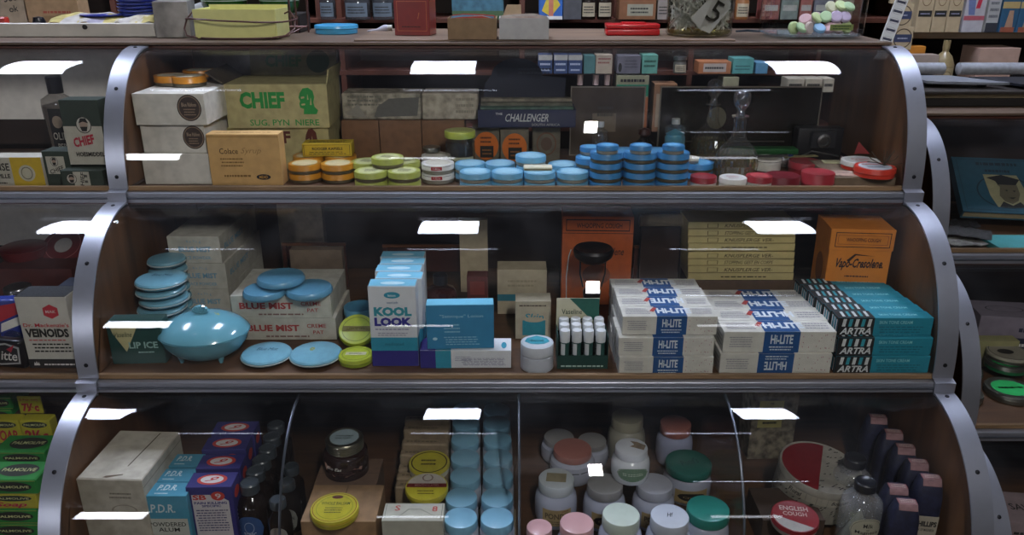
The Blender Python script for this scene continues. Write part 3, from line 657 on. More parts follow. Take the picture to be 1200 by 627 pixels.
# framed plaques
for (a, b, top, lab, c1_, c2_) in ((668, 755, 101, 'grey-brown framed glass plaque standing behind the blue tins', '#54483e', '#6a5c4c'), (772, 960, 101, 'wide black framed glass plaque standing behind the decanters', '#15130f', '#2a2620')):
    Y = 2.13; z0 = T1; x0, x1 = xat(a, Y, z0 + .1), xat(b, Y, z0 + .1); h = zat(top, Y) - z0
    o = empty('framed_plaque', ((x0 + x1) / 2, Y, z0 + E)); tag(o, lab, 'plaque', 'framed plaques'); W = x1 - x0
    mb = MB(); FR = met('#8d8478', .5); t = .003
    mb.box(-W / 2, W / 2, 0, .006, h - t, h, FR); mb.box(-W / 2, W / 2, 0, .006, 0, t, FR); mb.box(-W / 2, -W / 2 + t, 0, .006, t, h - t, FR); mb.box(W / 2 - t, W / 2, 0, .006, t, h - t, FR); mb.build('frame', o)
    mb = MB(); mb.box(-W / 2 + t, W / 2 - t, .001, .005, t, h - t, mat(c1_, .25, 0, .2, 12, 'plaque'))
    print_ops(mb, W, -.002, h, [('r', 'front', .3, .35, .62, .62, ink(c2_)), ('l', 'front', .35, .55, .6, .75, 2, ink('#3a322a'))] if a < 700 else [('c', 'front', .36, .55, .06, .16, ink('#55503e')), ('r', 'front', .1, .2, .8, .22, ink(c2_))])
    mb.build('panel', o)
mb = MB(); mb.box(-.1, .1, 0, .04, 0, .016, mat('#1f5a2c', .4), .004); tag(mb.build('green_case', None, (xat(890, 2.05, T1), 2.05, T1 + .02)), 'long dark green case lying behind the decanter', 'case')
# chrome torch
o = empty('torch', (xat(900, 1.99, T1), 1.99, T1 + .0185), 0); tag(o, 'chrome cylindrical torch with blue ring lying behind the decanter', 'torch')
MX = Matrix.Rotation(R(90), 4, 'Y') @ Matrix.Scale(1, 4)
mb = MB(); mb.lathe([(0, -.06), (.012, -.06), (.016, -.055), (.016, .02), (.018, .03), (.018, .045), (.0, .045)], met('#c9c9c9', .15), 24, M=MX); mb.build('barrel', o)
mb = MB(); mb.lathe([(.0, .045), (.0175, .0455), (.0175, .058), (.012, .062), (0, .062)], plas('#2a3a6a'), 24, M=MX); mb.build('end_cap', o)
# red tins
RD = tinp('#942a32'); DR = tinp('#6d1c25'); RDB = tinp('#c93a2a')
red = [ # px,py lid centre, width, h, lid, body, base z, label, inset, text
 (824.5, 209, 31, .034, RD, WT, 0, 'white tin with dark red lid just right of the blue tins', None, 0),
 (859, 211, 32, .031, WT, WT, 0, 'plain white tin in the front row', paper('#c9c9c4'), 1),
 (890, 207, 31, .035, RD, WT, 0, 'red lidded tin with white lettering right of the plain white tin', paper('#b03c40'), 1),
 (917, 208, 40, .034, DR, DR, 0, 'wide dark maroon tin in the front row', None, 0),
 (959, 201, 38, .042, tinp('#9c2f37'), RD, 0, 'tall plain red tin at the middle of the red group', None, 0),
 (899, 184, 34, .030, WT, WT, 0, 'tall white tin with black dotted band behind the red tins', paper('#a8a294'), 2),
 (944, 188, 38, .030, RD, RD, 0, 'red tin at the back under the torn label strip', None, 0),
 (1009, 187, 44, .020, paper('#bdb9b0'), RDB, .031, 'flat red and white tin at the back right', paper('#a9a69e'), 1),
 (1032, 200, 46, .022, RDB, RDB, .031, 'bright red tin with grey lettered top in the right corner', paper('#a8a9ac'), 3)]
for (px, py, w_, h, lm, bm_, b0, lab, ins, tx) in red:
    x, y = on(px, py, T1 + b0 + h); y = max(y, inner(T1 + b0 + h) + .001 + w_ / 2 / ppm(y, T1 + h)); x = min(xat(px, y, T1 + b0 + h), .884 - w_ / 2 / ppm(y, T1 + h)); ops = {0: [('t', 'Balm', .32, .42, .68, .6, ink('#8a7068'), {'shear': .3})] if px < 830 else None, 1: [('t', 'Cream', .28, .5, .72, .68, ink('#a02a2e')), ('l', .3, .28, .7, .45, 2, ink('#8a4a48'))], 2: None, 3: [('l', .22, .6, .78, .8, 1, ink('#a82a2a')), ('l', .25, .3, .75, .52, 3, ink('#5a5a6a'))]}[tx]
    round_tin('ointment_tin', lab, 'tin', x, y, T1 + b0, w_ / 2 / ppm(y, T1 + h), h, lm, bm_, 'red and white tins', .45 if bm_ is WT else .65, inset=ins, toptxt=ops, sidetxt=[('l', .02, .3, .98, .75, 1, BLK)] if tx == 2 else None)
def card(name, lab, cat, px, py, z, w, d, t, m, rz=0, ops=(), tilt=0):
    x, y = on(px, py, z); mb = MB(); mb.box(-w / 2, w / 2, -d / 2, d / 2, 0, t, m, .0004)
    for op in ops: pr(mb, planar(frames(w, d, t)['top'], .0003), op)
    o = mb.build(name, None, (x, y, z + E)); o.rotation_euler = (R(tilt), 0, rz); return tag(o, lab, cat)
card('label_strip', 'torn cream label strip lying on the rear red tin', 'label', 938, 183, T1 + .031, .09, .018, .001, paper('#a8a070'), .15, [('l', .1, .2, .9, .8, 2, ink('#5a5a34'))])
card('folded_card', 'small cream folded card among the red tins', 'card', 975, 190, T1 + .03, .045, .03, .002, paper('#b9b38c'), -.15, [('l', .1, .2, .9, .8, 3, ink('#6a6644'))])
card('paper_leaflet', 'pink crumpled leaflet lying before the right hand red tins', 'leaflet', 985, 203, T1 + .0312, .07, .05, .0015, paper('#a88a7a', .3), -.2)
card('flat_box', 'dark flat box at the front among the red tins', 'box', 985, 212, T1 + .004, .055, .03, .012, mat('#3a2a22', .6), -.12)
mb = MB(); mb.box(-.07, .07, -.09, .085, 0, .0305, paper('#75624e', .15), .001); tag(mb.build('flat_carton', None, (.812, 1.865, T1 + E)), 'flat brown carton under the two right hand red tins', 'carton')
x, y = on(1008, 180, T1 + .052); mb = MB(); mb.prism([(-.014, 0), (.024, 0), (-.008, .03)], 'y', 0, .003, ink('#8a2a2a')); tag(mb.build('paper_flag', None, (x, y, T1 + .0525)), 'small dark red triangular paper flag on the back right tin', 'paper flag')
# dried sprig and dark trinket
mb = MB(); rnd = random.Random(3)
for i in range(9):
    p = Vector((0, 0, .001)); pts = [p.copy()]
    d = Vector((rnd.uniform(-1, 1), rnd.uniform(-.6, .6), rnd.uniform(.1, .8))).normalized()
    for k in range(4): p = p + d * .010 + Vector((rnd.uniform(-.3, .3), rnd.uniform(-.3, .3), rnd.uniform(-.3, .2))) * .008; p.z = max(p.z, .001); pts.append(p.copy())
    mb.tube(pts, .0009, mat('#3a3428', .8), 5)
x, y = on(1036, 194, T1 + .054); tag(mb.build('dried_sprig', None, (x, y, T1 + .0545)), 'dark dried sprig lying on the bright red tin', 'dried sprig')
mb = MB()
for i in range(10):
    p = Vector((0, 0, .002)); pts = [p.copy()]; d = Vector((rnd.uniform(-1, 1), rnd.uniform(-.5, .5), rnd.uniform(0, .3))).normalized()
    for k in range(4): p = p + d * .009 + Vector((rnd.uniform(-.4, .4), rnd.uniform(-.4, .4), rnd.uniform(-.2, .3))) * .009; p.z = max(.002, p.z); pts.append(p.copy())
    mb.tube(pts, .0008, mat('#7a7a3c', .8), 5)
x, y = on(1014, 214, T1 + .002); tag(mb.build('dried_grass', None, (x, y, T1)), 'wisp of yellow dried grass at the front right corner', 'dried grass')
x, y = on(948, 210, T1 + .012); mb = MB()
mb.lathe([(0, 0), (.012, 0), (.014, .01), (.011, .02), (.004, .026), (0, .027)], mat('#26262c', .3, 0, .3, 200, 'plastic', 0, .6), 14, a0=.3); tag(mb.build('dark_trinket', None, (x, y, T1)), 'small faceted black trinket in front of the red tins', 'trinket')
# vintage compact camera like case with straps
o = empty('folding_camera', (xat(958, 2.08, T1), 2.08, T1 + E)); tag(o, 'black folding camera with metal front in the dim back corner', 'camera')
mb = MB(); mb.box(-.06, .06, 0, .04, 0, .085, mat('#17161a', .35, 0, .2, 200, 'leather', 0, .4), .004); mb.build('body', o)
mb = MB(); mb.box(-.03, .035, -.02, -.001, .035, .078, mat('#2a2a2e', .3), .003); mb.build('bellows', o)
MY = Matrix.Translation((.0, -.022, .056)) @ Matrix.Rotation(R(90), 4, 'X')
mb = MB(); mb.lathe([(.0, 0), (.018, 0), (.018, .006), (.012, .008), (.011, .004), (0, .004)], met('#8a8a88', .25), 24, M=MY); mb.build('lens', o)
mb = MB(); mb.tube([(-.055, -.01, .01), (-.03, -.03, .03), (.02, -.032, .022), (.05, -.01, .012)], .002, met('#9a9a98', .3)); mb.build('metal_strut', o)

# ================================================================ MIDDLE TIER, main case
BM = tinp('#6fa5b8'); BMI = paper('#6aa9c2', .04); RIM = plas('#b9c4c4'); BMT = ink('#6a9db5'); BX = paper('#bab6a9', .1); RDT = ink('#a33a38')
LV7 = ['lowest', 'second from the bottom', 'third from the bottom', 'the middle one', 'third from the top', 'second from the top', 'topmost']
def dish(x, y, z, r, h, label, deco=0, rz=0):
    o = empty('powder_dish', (x, y, z + E), rz); tag(o, label, 'powder dish', 'round pale blue powder dishes')
    mb = MB(); mb.lathe([(0, 0), (r * .6, 0), (r * .9, h * .3), (r * .97, h * .5), (r * .97, h * .55), (0, h * .55)], BM, 40); mb.build('base', o)
    mb = MB(); mb.lathe([(r * .95, h * .5), (r, h * .52), (r, h * .6), (r * .98, h * .62)], RIM, 40); mb.build('rim', o)
    mb = MB(); mb.lathe([(r * .97, h * .62), (r * .985, h * .72), (r * .93, h * .88), (r * .7, h * .97), (0, h)], BM, 40)
    if deco == 1: pr(mb, disc(r, h * 1.0, .0008), ('t', 'Blue Mist', .3, .52, .72, .64, ink('#1f4a5c'), {'shear': .3, 'bold': 0}))
    if deco == 2:
        for q in range(6): pr(mb, disc(r, h * 1.0, .0008), ('c', .42 + .03 * math.cos(q), .58 + .05 * math.sin(q), .022, .03, ink('#8f9a5a'), {'n': 8}))
    mb.build('lid', o); return o
yy = 1.66; xx = xat(186, yy, T2 + .158)
for k in range(7):
    dish(xx + [.0, -.004, .004, -.004, .004, 0, .004][k] , yy, T2 + k * .0222, .056 if k == 6 else .054, .0225, 'pale blue powder dish in the front stack, %s' % LV7[k], 1 if k == 6 else 0)
yy = 1.765; xx = xat(195, yy, T2 + .16)
for k in range(7): dish(xx, yy, T2 + k * .0235, .044, .0232, 'pale blue powder dish in the shorter rear stack, %s' % LV7[k])
BXT = ink('#6d9cb4')
def bmist(small): return [('t', 'front', '4 x 7½ g', .36, .74, .64, .86, BXT, {'bold': 0}), ('t', 'front', 'BLUE MIST', .2, .42, .82, .62, BXT, {'bold': .03}), ('t', 'front', 'FACE POWDER', .24, .14, .8, .26, BXT), ('t', 'right', 'BLUE MIST', .1, .4, .6, .62, BXT, {'bold': .02})]
zb = T2
for k, (a, b, n) in enumerate(((215, 272, 'bottom'), (208, 268, 'middle'), (200, 261, 'topmost'))):
    Yb = 1.80
    _, c = carton('face_powder_box', 'white face powder box with blue lettering, %s of the leaning stack behind the bowl' % n, 'box', (a, 0), (b, 0), zb, h=.0675, depth=.26, m=BX, ops=bmist(1), Y=Yb, rot=R(-1.5), group='white face powder boxes'); zb = c[2]
zb = T2; xs = []
for k, (a, b, n) in enumerate(((283, 395, 'lower'), (273, 389, 'upper'))):
    _, c = carton('creme_box', 'wide white cream box with red lettering, %s of two, behind the bowl' % n, 'box', (a, 0), (b, 0), zb, h=.055, depth=.17, m=BX,
        ops=[('t', 'front', 'BLUE MIST', .08, .4, .62, .7, RDT, {'bold': .04}), ('t', 'front', 'CREME', .7, .56, .9, .74, RDT), ('t', 'front', 'PAT', .76, .28, .87, .44, RDT), ('l', 'front', .25, .1, .78, .26, 1, ink('#7a5a54'))], Y=1.655, group='wide white cream boxes'); zb = c[2]
for (px, py, w_, n, dz) in ((310, 338, 50, 'left one', 0), (362, 336, 54, 'right one', 0), (329, 323, 55, 'the one leaning across the other two', .018)):
    x, y = on(px, py, zb + dz + .016); o = empty('round_lid', (x, y, zb + dz + E)); tag(o, 'flat round blue lid on the wide creme boxes, ' + n, 'compact', 'blue lids on the creme boxes')  # loose flat lids resting on the boxes
    r = w_ / 2 / ppm(y, zb); mb = MB(); mb.lathe([(0, .002), (r * .9, 0), (r, .005), (r, .011), (r * .93, .0165), (r * .8, .0155), (0, .0165)], tinp('#5a90ac'), 40)
    mb.build('body', o)
# bowl
y = 1.58; x = xat(240, y, T2 + .05); r = 52 / ppm(y, T2 + .055); o = empty('covered_bowl', (x, y, T2 + E)); tag(o, 'large pale blue covered powder bowl with shell knob and small feet', 'bowl')
BW2 = mat('#659fb0', .18, 0, .03, 30, 'plastic', .5, 0)
mb = MB(); mb.lathe([(0, .006), (r * .5, .006), (r * .66, .011), (r * .82, .024), (r * .94, .042), (r * .99, .056), (r * 1.01, .06), (r * .97, .06), (0, .058)], BW2, 56, sy=.85); mb.build('bowl', o)
mb = MB(); mb.lathe([(r * .99, .060), (r * 1.0, .0625), (r * .97, .067), (r * .8, .082), (r * .5, .095), (r * .2, .101), (0, .102)], BW2, 56, sy=.85); mb.build('lid', o)
for a in (225, 315, 45, 135):
    mb = MB(); mb.lathe([(0, 0), (.004, 0), (.005, .004), (.009, .016), (0, .018)], BW2, 12, cx=r * .62 * math.cos(R(a)), cy=r * .53 * math.sin(R(a))); mb.build('foot', o)
mb = MB()
for q in range(7):
    a = R(-66 + q * 22); mb.tube([(0, 0, .101), (.010 * math.sin(a), 0, .101 + .010 * math.cos(a)), (.019 * math.sin(a), -.004, .104 + .017 * math.cos(a))], [.003, .0045, .0035], BW2, 8)
mb.lathe([(.006, .1), (.007, .104), (0, .107)], BW2, 12); mb.build('knob', o)
mb = MB()
for q in range(5): pr(mb, lambda a, b: Vector((.02 + .018 * a, -.006 + .014 * b, .1005 - .003 * a)), ('c', .2 + .18 * q, .5 + .3 * (q % 2), .13, .22, ink('#8f9a5a'), {'n': 8}))
mb.build('flower_decal', o)
for px, py, w_, n, d in ((312, 412, 59, 'front left, with script lettering', 1), (370, 412, 61, 'front right, with worn gold flower', 2)):
    x, y = on(px, py, T2 + .019); dish(x, y, T2, w_ / 2 / ppm(y, T2 + .019), .021, 'wide pale blue powder dish lying at the ' + n, d)
# lime tins + blue lid
LMC = tinp('#a3b134'); LMT = [('c', .5, .5, .4, .4, ink('#5a6220'), {'ring': .015}), ('r', .12, .42, .88, .6, ink('#6a6228')), ('l', .22, .45, .78, .58, 1, ink('#c9c66a'))]
x, y = on(417, 414, T2 + .018); round_tin('shoe_polish_tin', 'lime green flat tin lying at the front beside the tall white boxes', 'tin', x, y, T2, 20 / ppm(y, T2), .018, LMC, tinp('#8a9a2a'), 'lime flat tins', toptxt=[('c', .5, .5, .4, .4, ink('#6a722a'), {'ring': .015}), ('r', .2, .42, .8, .6, ink('#c0bd9a')), ('l', .28, .46, .72, .57, 1, ink('#4a5220'))])
x, y = on(417, 391, T2 + .03); round_tin('shoe_polish_tin', 'lime green tin with dark printed lid propped up behind the flat one', 'tin', x, y + .02, T2 + .021, 21 / ppm(y, T2), .020, LMC, tinp('#8a9a2a'), 'lime flat tins', toptxt=LMT, tilt=(R(32), 0, 0))
x, y = on(421, 358, T2 + .06); o = round_tin('pomade_tin', 'blue lidded tin in shadow behind the propped lime tin', 'tin', x, y, T2 + .0, 18 / ppm(y, T2), .06, tinp('#4d87a5'), tinp('#3c6d88'), 'lime flat tins', .3); o.pop if 0 else None; del o['group']
# lip ice box at left
x0, y0 = on(116, 426, T2)
DG = paper('#17403c', .08); TRI = ink('#b9b184')
carton('lip_balm_box', 'dark green lip balm carton with cream triangle in the left corner', 'box', (133, 0), (194, 0), T2, h=.098, depth=.045, m=DG, Y=1.535, ops=[('p', 'front', [(.05, .98), (.6, .98), (.3, .3), (.1, .75)], TRI), ('t', 'front', 'Vaseline', .12, .66, .45, .78, ink('#3a4a34'), {'shear': .3}), ('t', 'front', 'LIP ICE', .36, .38, .9, .54, ink('#8fb0a8'), {'bold': .03}), ('l', 'front', .5, .25, .85, .33, 1, ink('#8fb0a8'))], rot=R(3), group='lip balm packs')
# kool look boxes
WKL = paper('#cfd2d6', .03); TEAL = ink('#2a8ba3'); PURP = ink('#2a2578'); LBL = paper('#6db3cf', .03); NVY = ink('#26236e')
kops = [('r', 'front', 0, 0, 1, .2, PURP), ('r', 'front', 0, .2, 1, .37, TEAL), ('c', 'front', .5, .9, .17, .04, TEAL), ('t', 'front', 'KOOL', .1, .64, .9, .755, ink('#2f8f9d'), {'bold': .06}), ('t', 'front', 'LOOK', .1, .515, .9, .625, ink('#2b2a86'), {'bold': .06}),
        ('l', 'front', .1, .46, .9, .495, 1, ink('#8a8aa8')), ('l', 'front', .15, .39, .8, .44, 2, ink('#8a8a9a')), ('t', 'front', 'vanish', .38, .795, .62, .83, ink('#5a6a8a')), ('t', 'front', 'medicated', .3, .27, .7, .31, ink('#1d6a80')), ('t', 'front', 'lotion', .42, .885, .58, .915, ink('#d8e4e8')), ('r', 'right', 0, 0, 1, .2, PURP), ('r', 'right', 0, .2, 1, .37, TEAL)]
y0 = 1.528; x0 = xat(437, y0, T2); x1 = xat(491, y0, T2); W = x1 - x0; H = zat(336, y0) - T2; KD = .042
ktop = (LBL, [('c', .5, .45, .26, .2, ink('#b9dbe6')), ('r', 0, 0, 1, .06, WKL)])
first = None
for k, n in enumerate(('nearest', 'second', 'third', 'fourth', 'farthest')):
    o, _ = carton('cream_box', 'tall white box with teal and purple base, %s in the row of five' % n, 'box', (437 + [0, 4, 3, 7, 8][k] * 1.0, 0), (491, 0), T2, h=H, depth=KD, m=WKL, ops=kops, Y=y0 + k * (KD + .002) + (.0), w=W, topm=ktop, group='tall white cream boxes in a row') if k == 0 else (dup(first, (xat(437 + [0, 5, 5, 10, 11][k], y0 + k * .044, T2 + .1) + W / 2, y0 + k * (KD + .002) + KD / 2, T2 + E), 'tall white box with pale blue top, %s in the row of five' % n), 0)
    if k == 0: first = o
# lying boxes
carton('cream_box', 'white and purple box lying flat under the blue box', 'box', (493, 431), (599, 431), T2, h=.042, depth=.06, m=WKL,
       ops=[('r', 'front', 0, 0, .17, 1, PURP), ('r', 'front', .17, 0, .34, 1, TEAL), ('l', 'front', .45, .15, .95, .6, 6, ink('#8a8aa0')), ('l', 'front', .38, .4, .56, .7, 3, ink('#9a9aac')), ('r', 'top', 0, 0, .17, 1, PURP), ('r', 'top', .17, 0, .34, 1, TEAL), ('c', 'top', .92, .4, .03, .25, TEAL)])
BB = paper('#2f7fa8', .05)
_, cb = carton('lotion_box', 'pale blue box with fine white print propped on the lying box', 'box', (501, 411), (579, 411), T2 + .0435, h=.101, depth=.035, m=BB, Y=on(540, 431, T2)[1] + .004,
       ops=[('t', 'front', '"Satinique" Lotion', .2, .7, .84, .79, ink('#a9cfe0'), {'bold': -.005}), ('l', 'front', .25, .36, .5, .6, 3, ink('#7fb4cf')), ('l', 'front', .25, .08, .8, .3, 4, ink('#7fb4cf')), ('c', 'front', .12, .24, .035, .035, ink('#a9cfe0'))], topm=(paper('#6fbbd8', .03), []), rot=R(2))
# red bottle
Yr = 1.72
bottle('liquid_bottle', 'bottle of dark red liquid with black cap and cream label behind the blue box', 'bottle', xat(518, Yr, T2), Yr, T2, [(0, 0), (.034, 0), (.037, .003), (.037, .09), (.032, .102), (.014, .112), (.013, .125), (0, .125)], glass((.5, .2, .2), 1, .03, .02, .06), plas('#15161c'), [(.017, .115), (.017, .136), (.014, .139), (0, .139)], liquid=(plas('#7a221c'), .004, .1),
       lab=[(.037, .03, 130, .05, paper('#b5a98c'), [('t', 'GLYCERO', .15, .72, .85, .9, BLK), ('l', .1, .1, .9, .6, 4, BLK)])])
carton('lozenge_box', 'small dark red carton standing behind the blue box', 'box', (548, 0), (572, 0), T2, h=.115, depth=.04, m=paper('#5a1a14', .1), Y=1.76, ops=[('r', 'front', .15, .6, .85, .9, ink('#7a2a20'))])
# cream boxes behind, white jar
g = 'cream boxes behind the white jar'
CB = paper('#b5a88e', .08); CBT = ink('#2f8ea0')
carton('ointment_box', 'tall cream box with teal stripe at the back, left of the green display', 'box', (583, 0), (640, 0), T2, h=.118, depth=.06, m=CB, Y=1.80, ops=[('r', 'front', 0, .3, 1, .45, ink('#2b7484')), ('l', 'front', .2, .6, .8, .8, 2, ink('#9a8e74'))], group=g)
carton('ointment_box', 'cream box with teal oval label just behind the white jar', 'box', (604, 0), (645, 0), T2, h=.095, depth=.05, m=paper('#b9b09a', .08), Y=1.66, ops=[('r', 'front', .2, .1, .85, .5, CBT), ('t', 'front', 'Skin', .25, .5, .8, .68, ink('#2f8ea0'), {'shear': .2}), ('c', 'front', .52, .52, .28, .07, ink('#b9b09a')), ('l', 'front', .1, .85, .9, .93, 1, ink('#4a3a30'))], group=g)
jar('cream_jar', 'round white cream jar with teal sector on its lid, at the front', 'jar', 629.5, 400, 39, T2, .060, plas('#c5c9d0'), plas('#b9bdc6'), body=1.0, lidh=.42, shoulder=.05, foot=.97, toptxt=[('p', [(.12, .5), (.2, .74), (.5, .9), (.8, .74), (.88, .5), (.7, .34), (.5, .3), (.3, .34)], ink('#2f8ea0')), ('t', 'Nivola', .28, .5, .72, .64, ink('#c9d2d2')), ('c', .5, .5, .46, .46, ink('#8fb4bc'), {'ring': .01})])
# lip ice display
x0, y0 = on(653, 432, T2); x1, _ = on(712, 432, T2); W = x1 - x0; o = empty('lip_balm_display', ((x0 + x1) / 2, y0 + .035, T2 + E)); tag(o, 'dark green counter display holding white lip sticks', 'display box', 'lip balm packs')
mb = MB(); D = .07; t = .0015; G2 = paper('#123a34', .05); Hh = .058
mb.box(-W / 2, W / 2, -D / 2, D / 2, 0, t, G2); mb.box(-W / 2, -W / 2 + t, -D / 2 + t, D / 2, t, Hh * 1.25, G2); mb.box(W / 2 - t, W / 2, -D / 2 + t, D / 2, t, Hh * 1.25, G2)
mb.box(-W / 2, W / 2, -D / 2, -D / 2 + t, t, .032, G2); print_ops(mb, W, D, .032, [('l', 'front', .05, .1, .95, .35, 1, ink('#a9c4b8'))])
for k in range(1): mb.box(-W / 2, W / 2, D / 2 - t, D / 2, t, Hh, G2)
mb.build('tray', o)
mb = MB(); mb.box(-W / 2, W / 2 * .72, D / 2, D / 2 + t, .03, .135, paper('#c5bfa4', .05)); Wc = W * .86
fr = ((-W / 2, D / 2, .06), (1, 0, 0), (0, 0, 1), (0, -1, 0), Wc, .075)
pr(mb, planar(fr, .0004), ('p', [(.3, 1), (1, 1), (1, .2), (.72, .45)], ink('#1b5a4c'))); pr(mb, planar(fr, .0007), ('t', 'Vaseline', .12, .5, .6, .66, ink('#3a4a3c'))); pr(mb, planar(fr, .0010), ('t', 'LIP ICE', .1, .22, .85, .38, ink('#20302a'), {'bold': .03})); pr(mb, planar(fr, .0009), ('l', .5, .02, .95, .12, 1, ink('#20302a')))
mb.build('header_card', o)
first = None
for r_ in range(3):
    for c_ in range(4):
        px = -W / 2 + W * (c_ + .5) / 4 + .0; X = o.location.x + px * .94; Yy = o.location.y - D / 2 + .015 + r_ * .022
        lab = 'white lip balm stick in the green display, row %s, %s' % (['front', 'middle', 'back'][r_], ['leftmost', 'second from left', 'third from left', 'rightmost'][c_])
        if first is None:
            first = empty('lip_balm_stick', (X, Yy, T2 + .0028)); tag(first, lab, 'lip balm', 'lip balm sticks in the display')
            mb = MB(); rr = .0098; mb.lathe([(0, 0), (rr, 0), (rr, .056), (0, .056)], ink('#1f4a44'), 20)
            pr(mb, cyl(rr, .002, R(120), .052, .0003), ('r', .0, 0, .5, 1, plas('#c9cccf'), {'curved': 1})); pr(mb, cyl(rr, .004, R(100), .036, .0006), ('t', 'LIP', .3, .2, .7, .9, ink('#16302c'), {'rot': R(90), 'asp': .5})); mb.build('tube', first)
            mb = MB(); mb.lathe([(rr, .0565), (rr + .0009, .0567), (rr + .0009, .081), (rr, .083), (0, .083)], plas('#cfd2d4'), 20); mb.build('cap', first)
        else: dup(first, (X, Yy, T2 + .0028 + .004 * r_), lab)
# vapo-cresolene left carton + lamp
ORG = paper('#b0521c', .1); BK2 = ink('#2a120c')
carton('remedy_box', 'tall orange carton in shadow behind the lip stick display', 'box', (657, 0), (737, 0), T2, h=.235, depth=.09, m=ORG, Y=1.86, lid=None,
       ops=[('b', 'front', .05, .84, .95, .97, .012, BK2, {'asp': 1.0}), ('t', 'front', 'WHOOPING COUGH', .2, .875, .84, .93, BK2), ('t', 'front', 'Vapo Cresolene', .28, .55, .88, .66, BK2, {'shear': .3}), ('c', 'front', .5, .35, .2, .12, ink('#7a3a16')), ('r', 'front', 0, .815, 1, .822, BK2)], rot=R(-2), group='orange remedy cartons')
o = empty('vaporizer_lamp', (xat(694, 1.77, T2 + .1), 1.77, T2 + E)); tag(o, 'small black iron vaporizer lamp in front of the orange carton', 'lamp')
IR = mat('#141214', .4, .3, .1, 60, 'metal')
mb = MB(); mb.lathe([(0, 0), (.03, 0), (.03, .006), (.012, .012), (.008, .03), (.02, .05), (.022, .075), (.012, .09), (0, .092)], IR, 24); mb.build('base', o)
mb = MB(); mb.lathe([(0, .15), (.03, .152), (.045, .165), (.048, .18), (.044, .186), (.03, .178), (0, .175)], IR, 28); mb.build('vapor_dish', o)
for s_ in (-1, 1): mb = MB(); mb.tube([(s_ * .022, 0, .085), (s_ * .03, 0, .12), (s_ * .03, 0, .16)], .002, IR); mb.build('arm', o)
x, y = xat(664, 1.73, T2 + .1), 1.745
mb = MB(); mb.tube([(.0, 0, .0), (.001, .0, .06), (0, .004, .12), (.004, 0, .17), (.010, .012, .185)], .0011, plas('#9aa8a4')); tag(mb.build('white_string', None, (x, y, T2 + .001)), 'thin white string hanging beside the orange carton', 'string')
# hi-lite stacks
HW = paper('#c9c6bc', .06); HB = ink('#174a80'); HT_ = ink('#cfd6dc'); DOT = ink('#8f8d94')
def hops(flip=False, top=True, red=False):
    bx = (.36, .68) if not flip else (.34, .66); B = ink('#2f1f24') if red else HB
    f = {'flip': 1} if flip else {}
    ops = [('r', 'front', bx[0], 0, bx[1], 1, B), ('t', 'front', 'Hi-LITE', bx[0] + .06, .42 if not flip else .2, bx[1] - .06, .86 if not flip else .62, HT_, dict(bold=.03, **f)), ('l', 'front', bx[0] + .05, .08 if not flip else .7, bx[1] - .05, .34 if not flip else .94, 2, HT_),
           ('l', 'front', .05, .25, .26, .8, 5, DOT), ('l', 'right', .1, .2, .9, .8, 3, DOT), ('l', 'left', .1, .2, .9, .8, 3, DOT)]
    r2 = random.Random(5)
    for _ in range(16): a, b = r2.uniform(.7, .97), r2.uniform(.1, .88); ops.append(('r', 'front', a, b, a + .006, b + .06, ink('#a06a78')))
    ops += [('r', 'top', bx[0], 0, bx[1], 1, B), ('t', 'top', 'Hi-LITE', bx[0] + .02, .3, bx[1] + .06, .8, HT_, dict(bold=.05, **f)), ('l', 'top', .04, .2, .3, .8, 4, DOT), ('l', 'top', .74, .2, .97, .8, 3, DOT), ('p', 'top', [(bx[0] - .06, .5), (bx[0] - .01, .85), (bx[0] + .03, .8), (bx[0] - .02, .4)], ink('#a33a34'))]
    return ops
def histack(px0, px1, py, nlev, depth, name, hpx, rows, nrow, flips=(), hgap=.0006):
    x0, y0 = on(px0, py, T2); x1, _ = on(px1, py, T2); W = x1 - x0; H = hpx / (ppm(y0, T2) * .93)
    src = {}
    rown = ['front row', 'second row', 'third row', 'fourth row', 'fifth row']
    for r_ in range(rows):
        for l in range(nlev + (rows_extra(name, r_))):
            dx = random.uniform(-.004, .004) + (.006 if l == nlev - 1 else 0); fl = (r_, l) in flips
            lab = 'white and blue box, %s of the %s, %s' % (ORD[max(nlev, 1)][l] if l < nlev else 'extra topmost', name, rown[r_])
            loc = (x0 + W / 2 + dx, y0 + (.004, .010, .024)[l] + depth / 2 + r_ * (depth + .0015), T2 + l * (H + hgap) + E); rz = R(random.uniform(-1.2, 1.2)) * (0 if r_ else 1)
            if fl not in src:
                mb = MB(); mb.box(-W / 2, W / 2, -depth / 2, depth / 2, 0, H, HW, .0008); print_ops(mb, W, depth, H, hops(fl))
                src[fl] = tag(mb.build('hair_cream_box', None, loc, 0), lab, 'box', 'white and blue boxes, ' + name)
            else:
                c = copy_tree(src[fl]); c.location = loc; c['label'] = lab
    return y0, H
def rows_extra(n, r): return 0
histack(724, 834, 440, 3, .052, 'left stack', 21.5, 4, 3, flips={(1, 2)})
histack(842, 972, 439, 2, .056, 'right stack', 24.5, 4, 2, flips={(0, 0), (1, 1)})
RW = paper('#8a6a62', .1)
_, c = carton('hair_cream_box', 'dark banded box with red edge at the back of the right stack', 'box', (835, 0), (935, 0), T2 + .0, h=.062, depth=.06, m=RW, Y=1.715 + .03, ops=[('r', 'front', 0, .1, 1, .35, ink('#6d1f24')), ('r', 'front', 0, .42, 1, .72, ink('#a59c92')), ('r', 'top', .15, .3, .5, .9, ink('#2f1f24')), ('t', 'top', 'Hi-LITE', .2, .4, .45, .8, ink('#a59c92'))])
carton('hair_cream_box', 'grey-white box tilted on the left white and blue stack at its rear', 'box', (770, 0), (815, 0), T2 + .0, h=.078, depth=.05, m=paper('#8f8a80', .1), Y=1.76, rot=R(8))
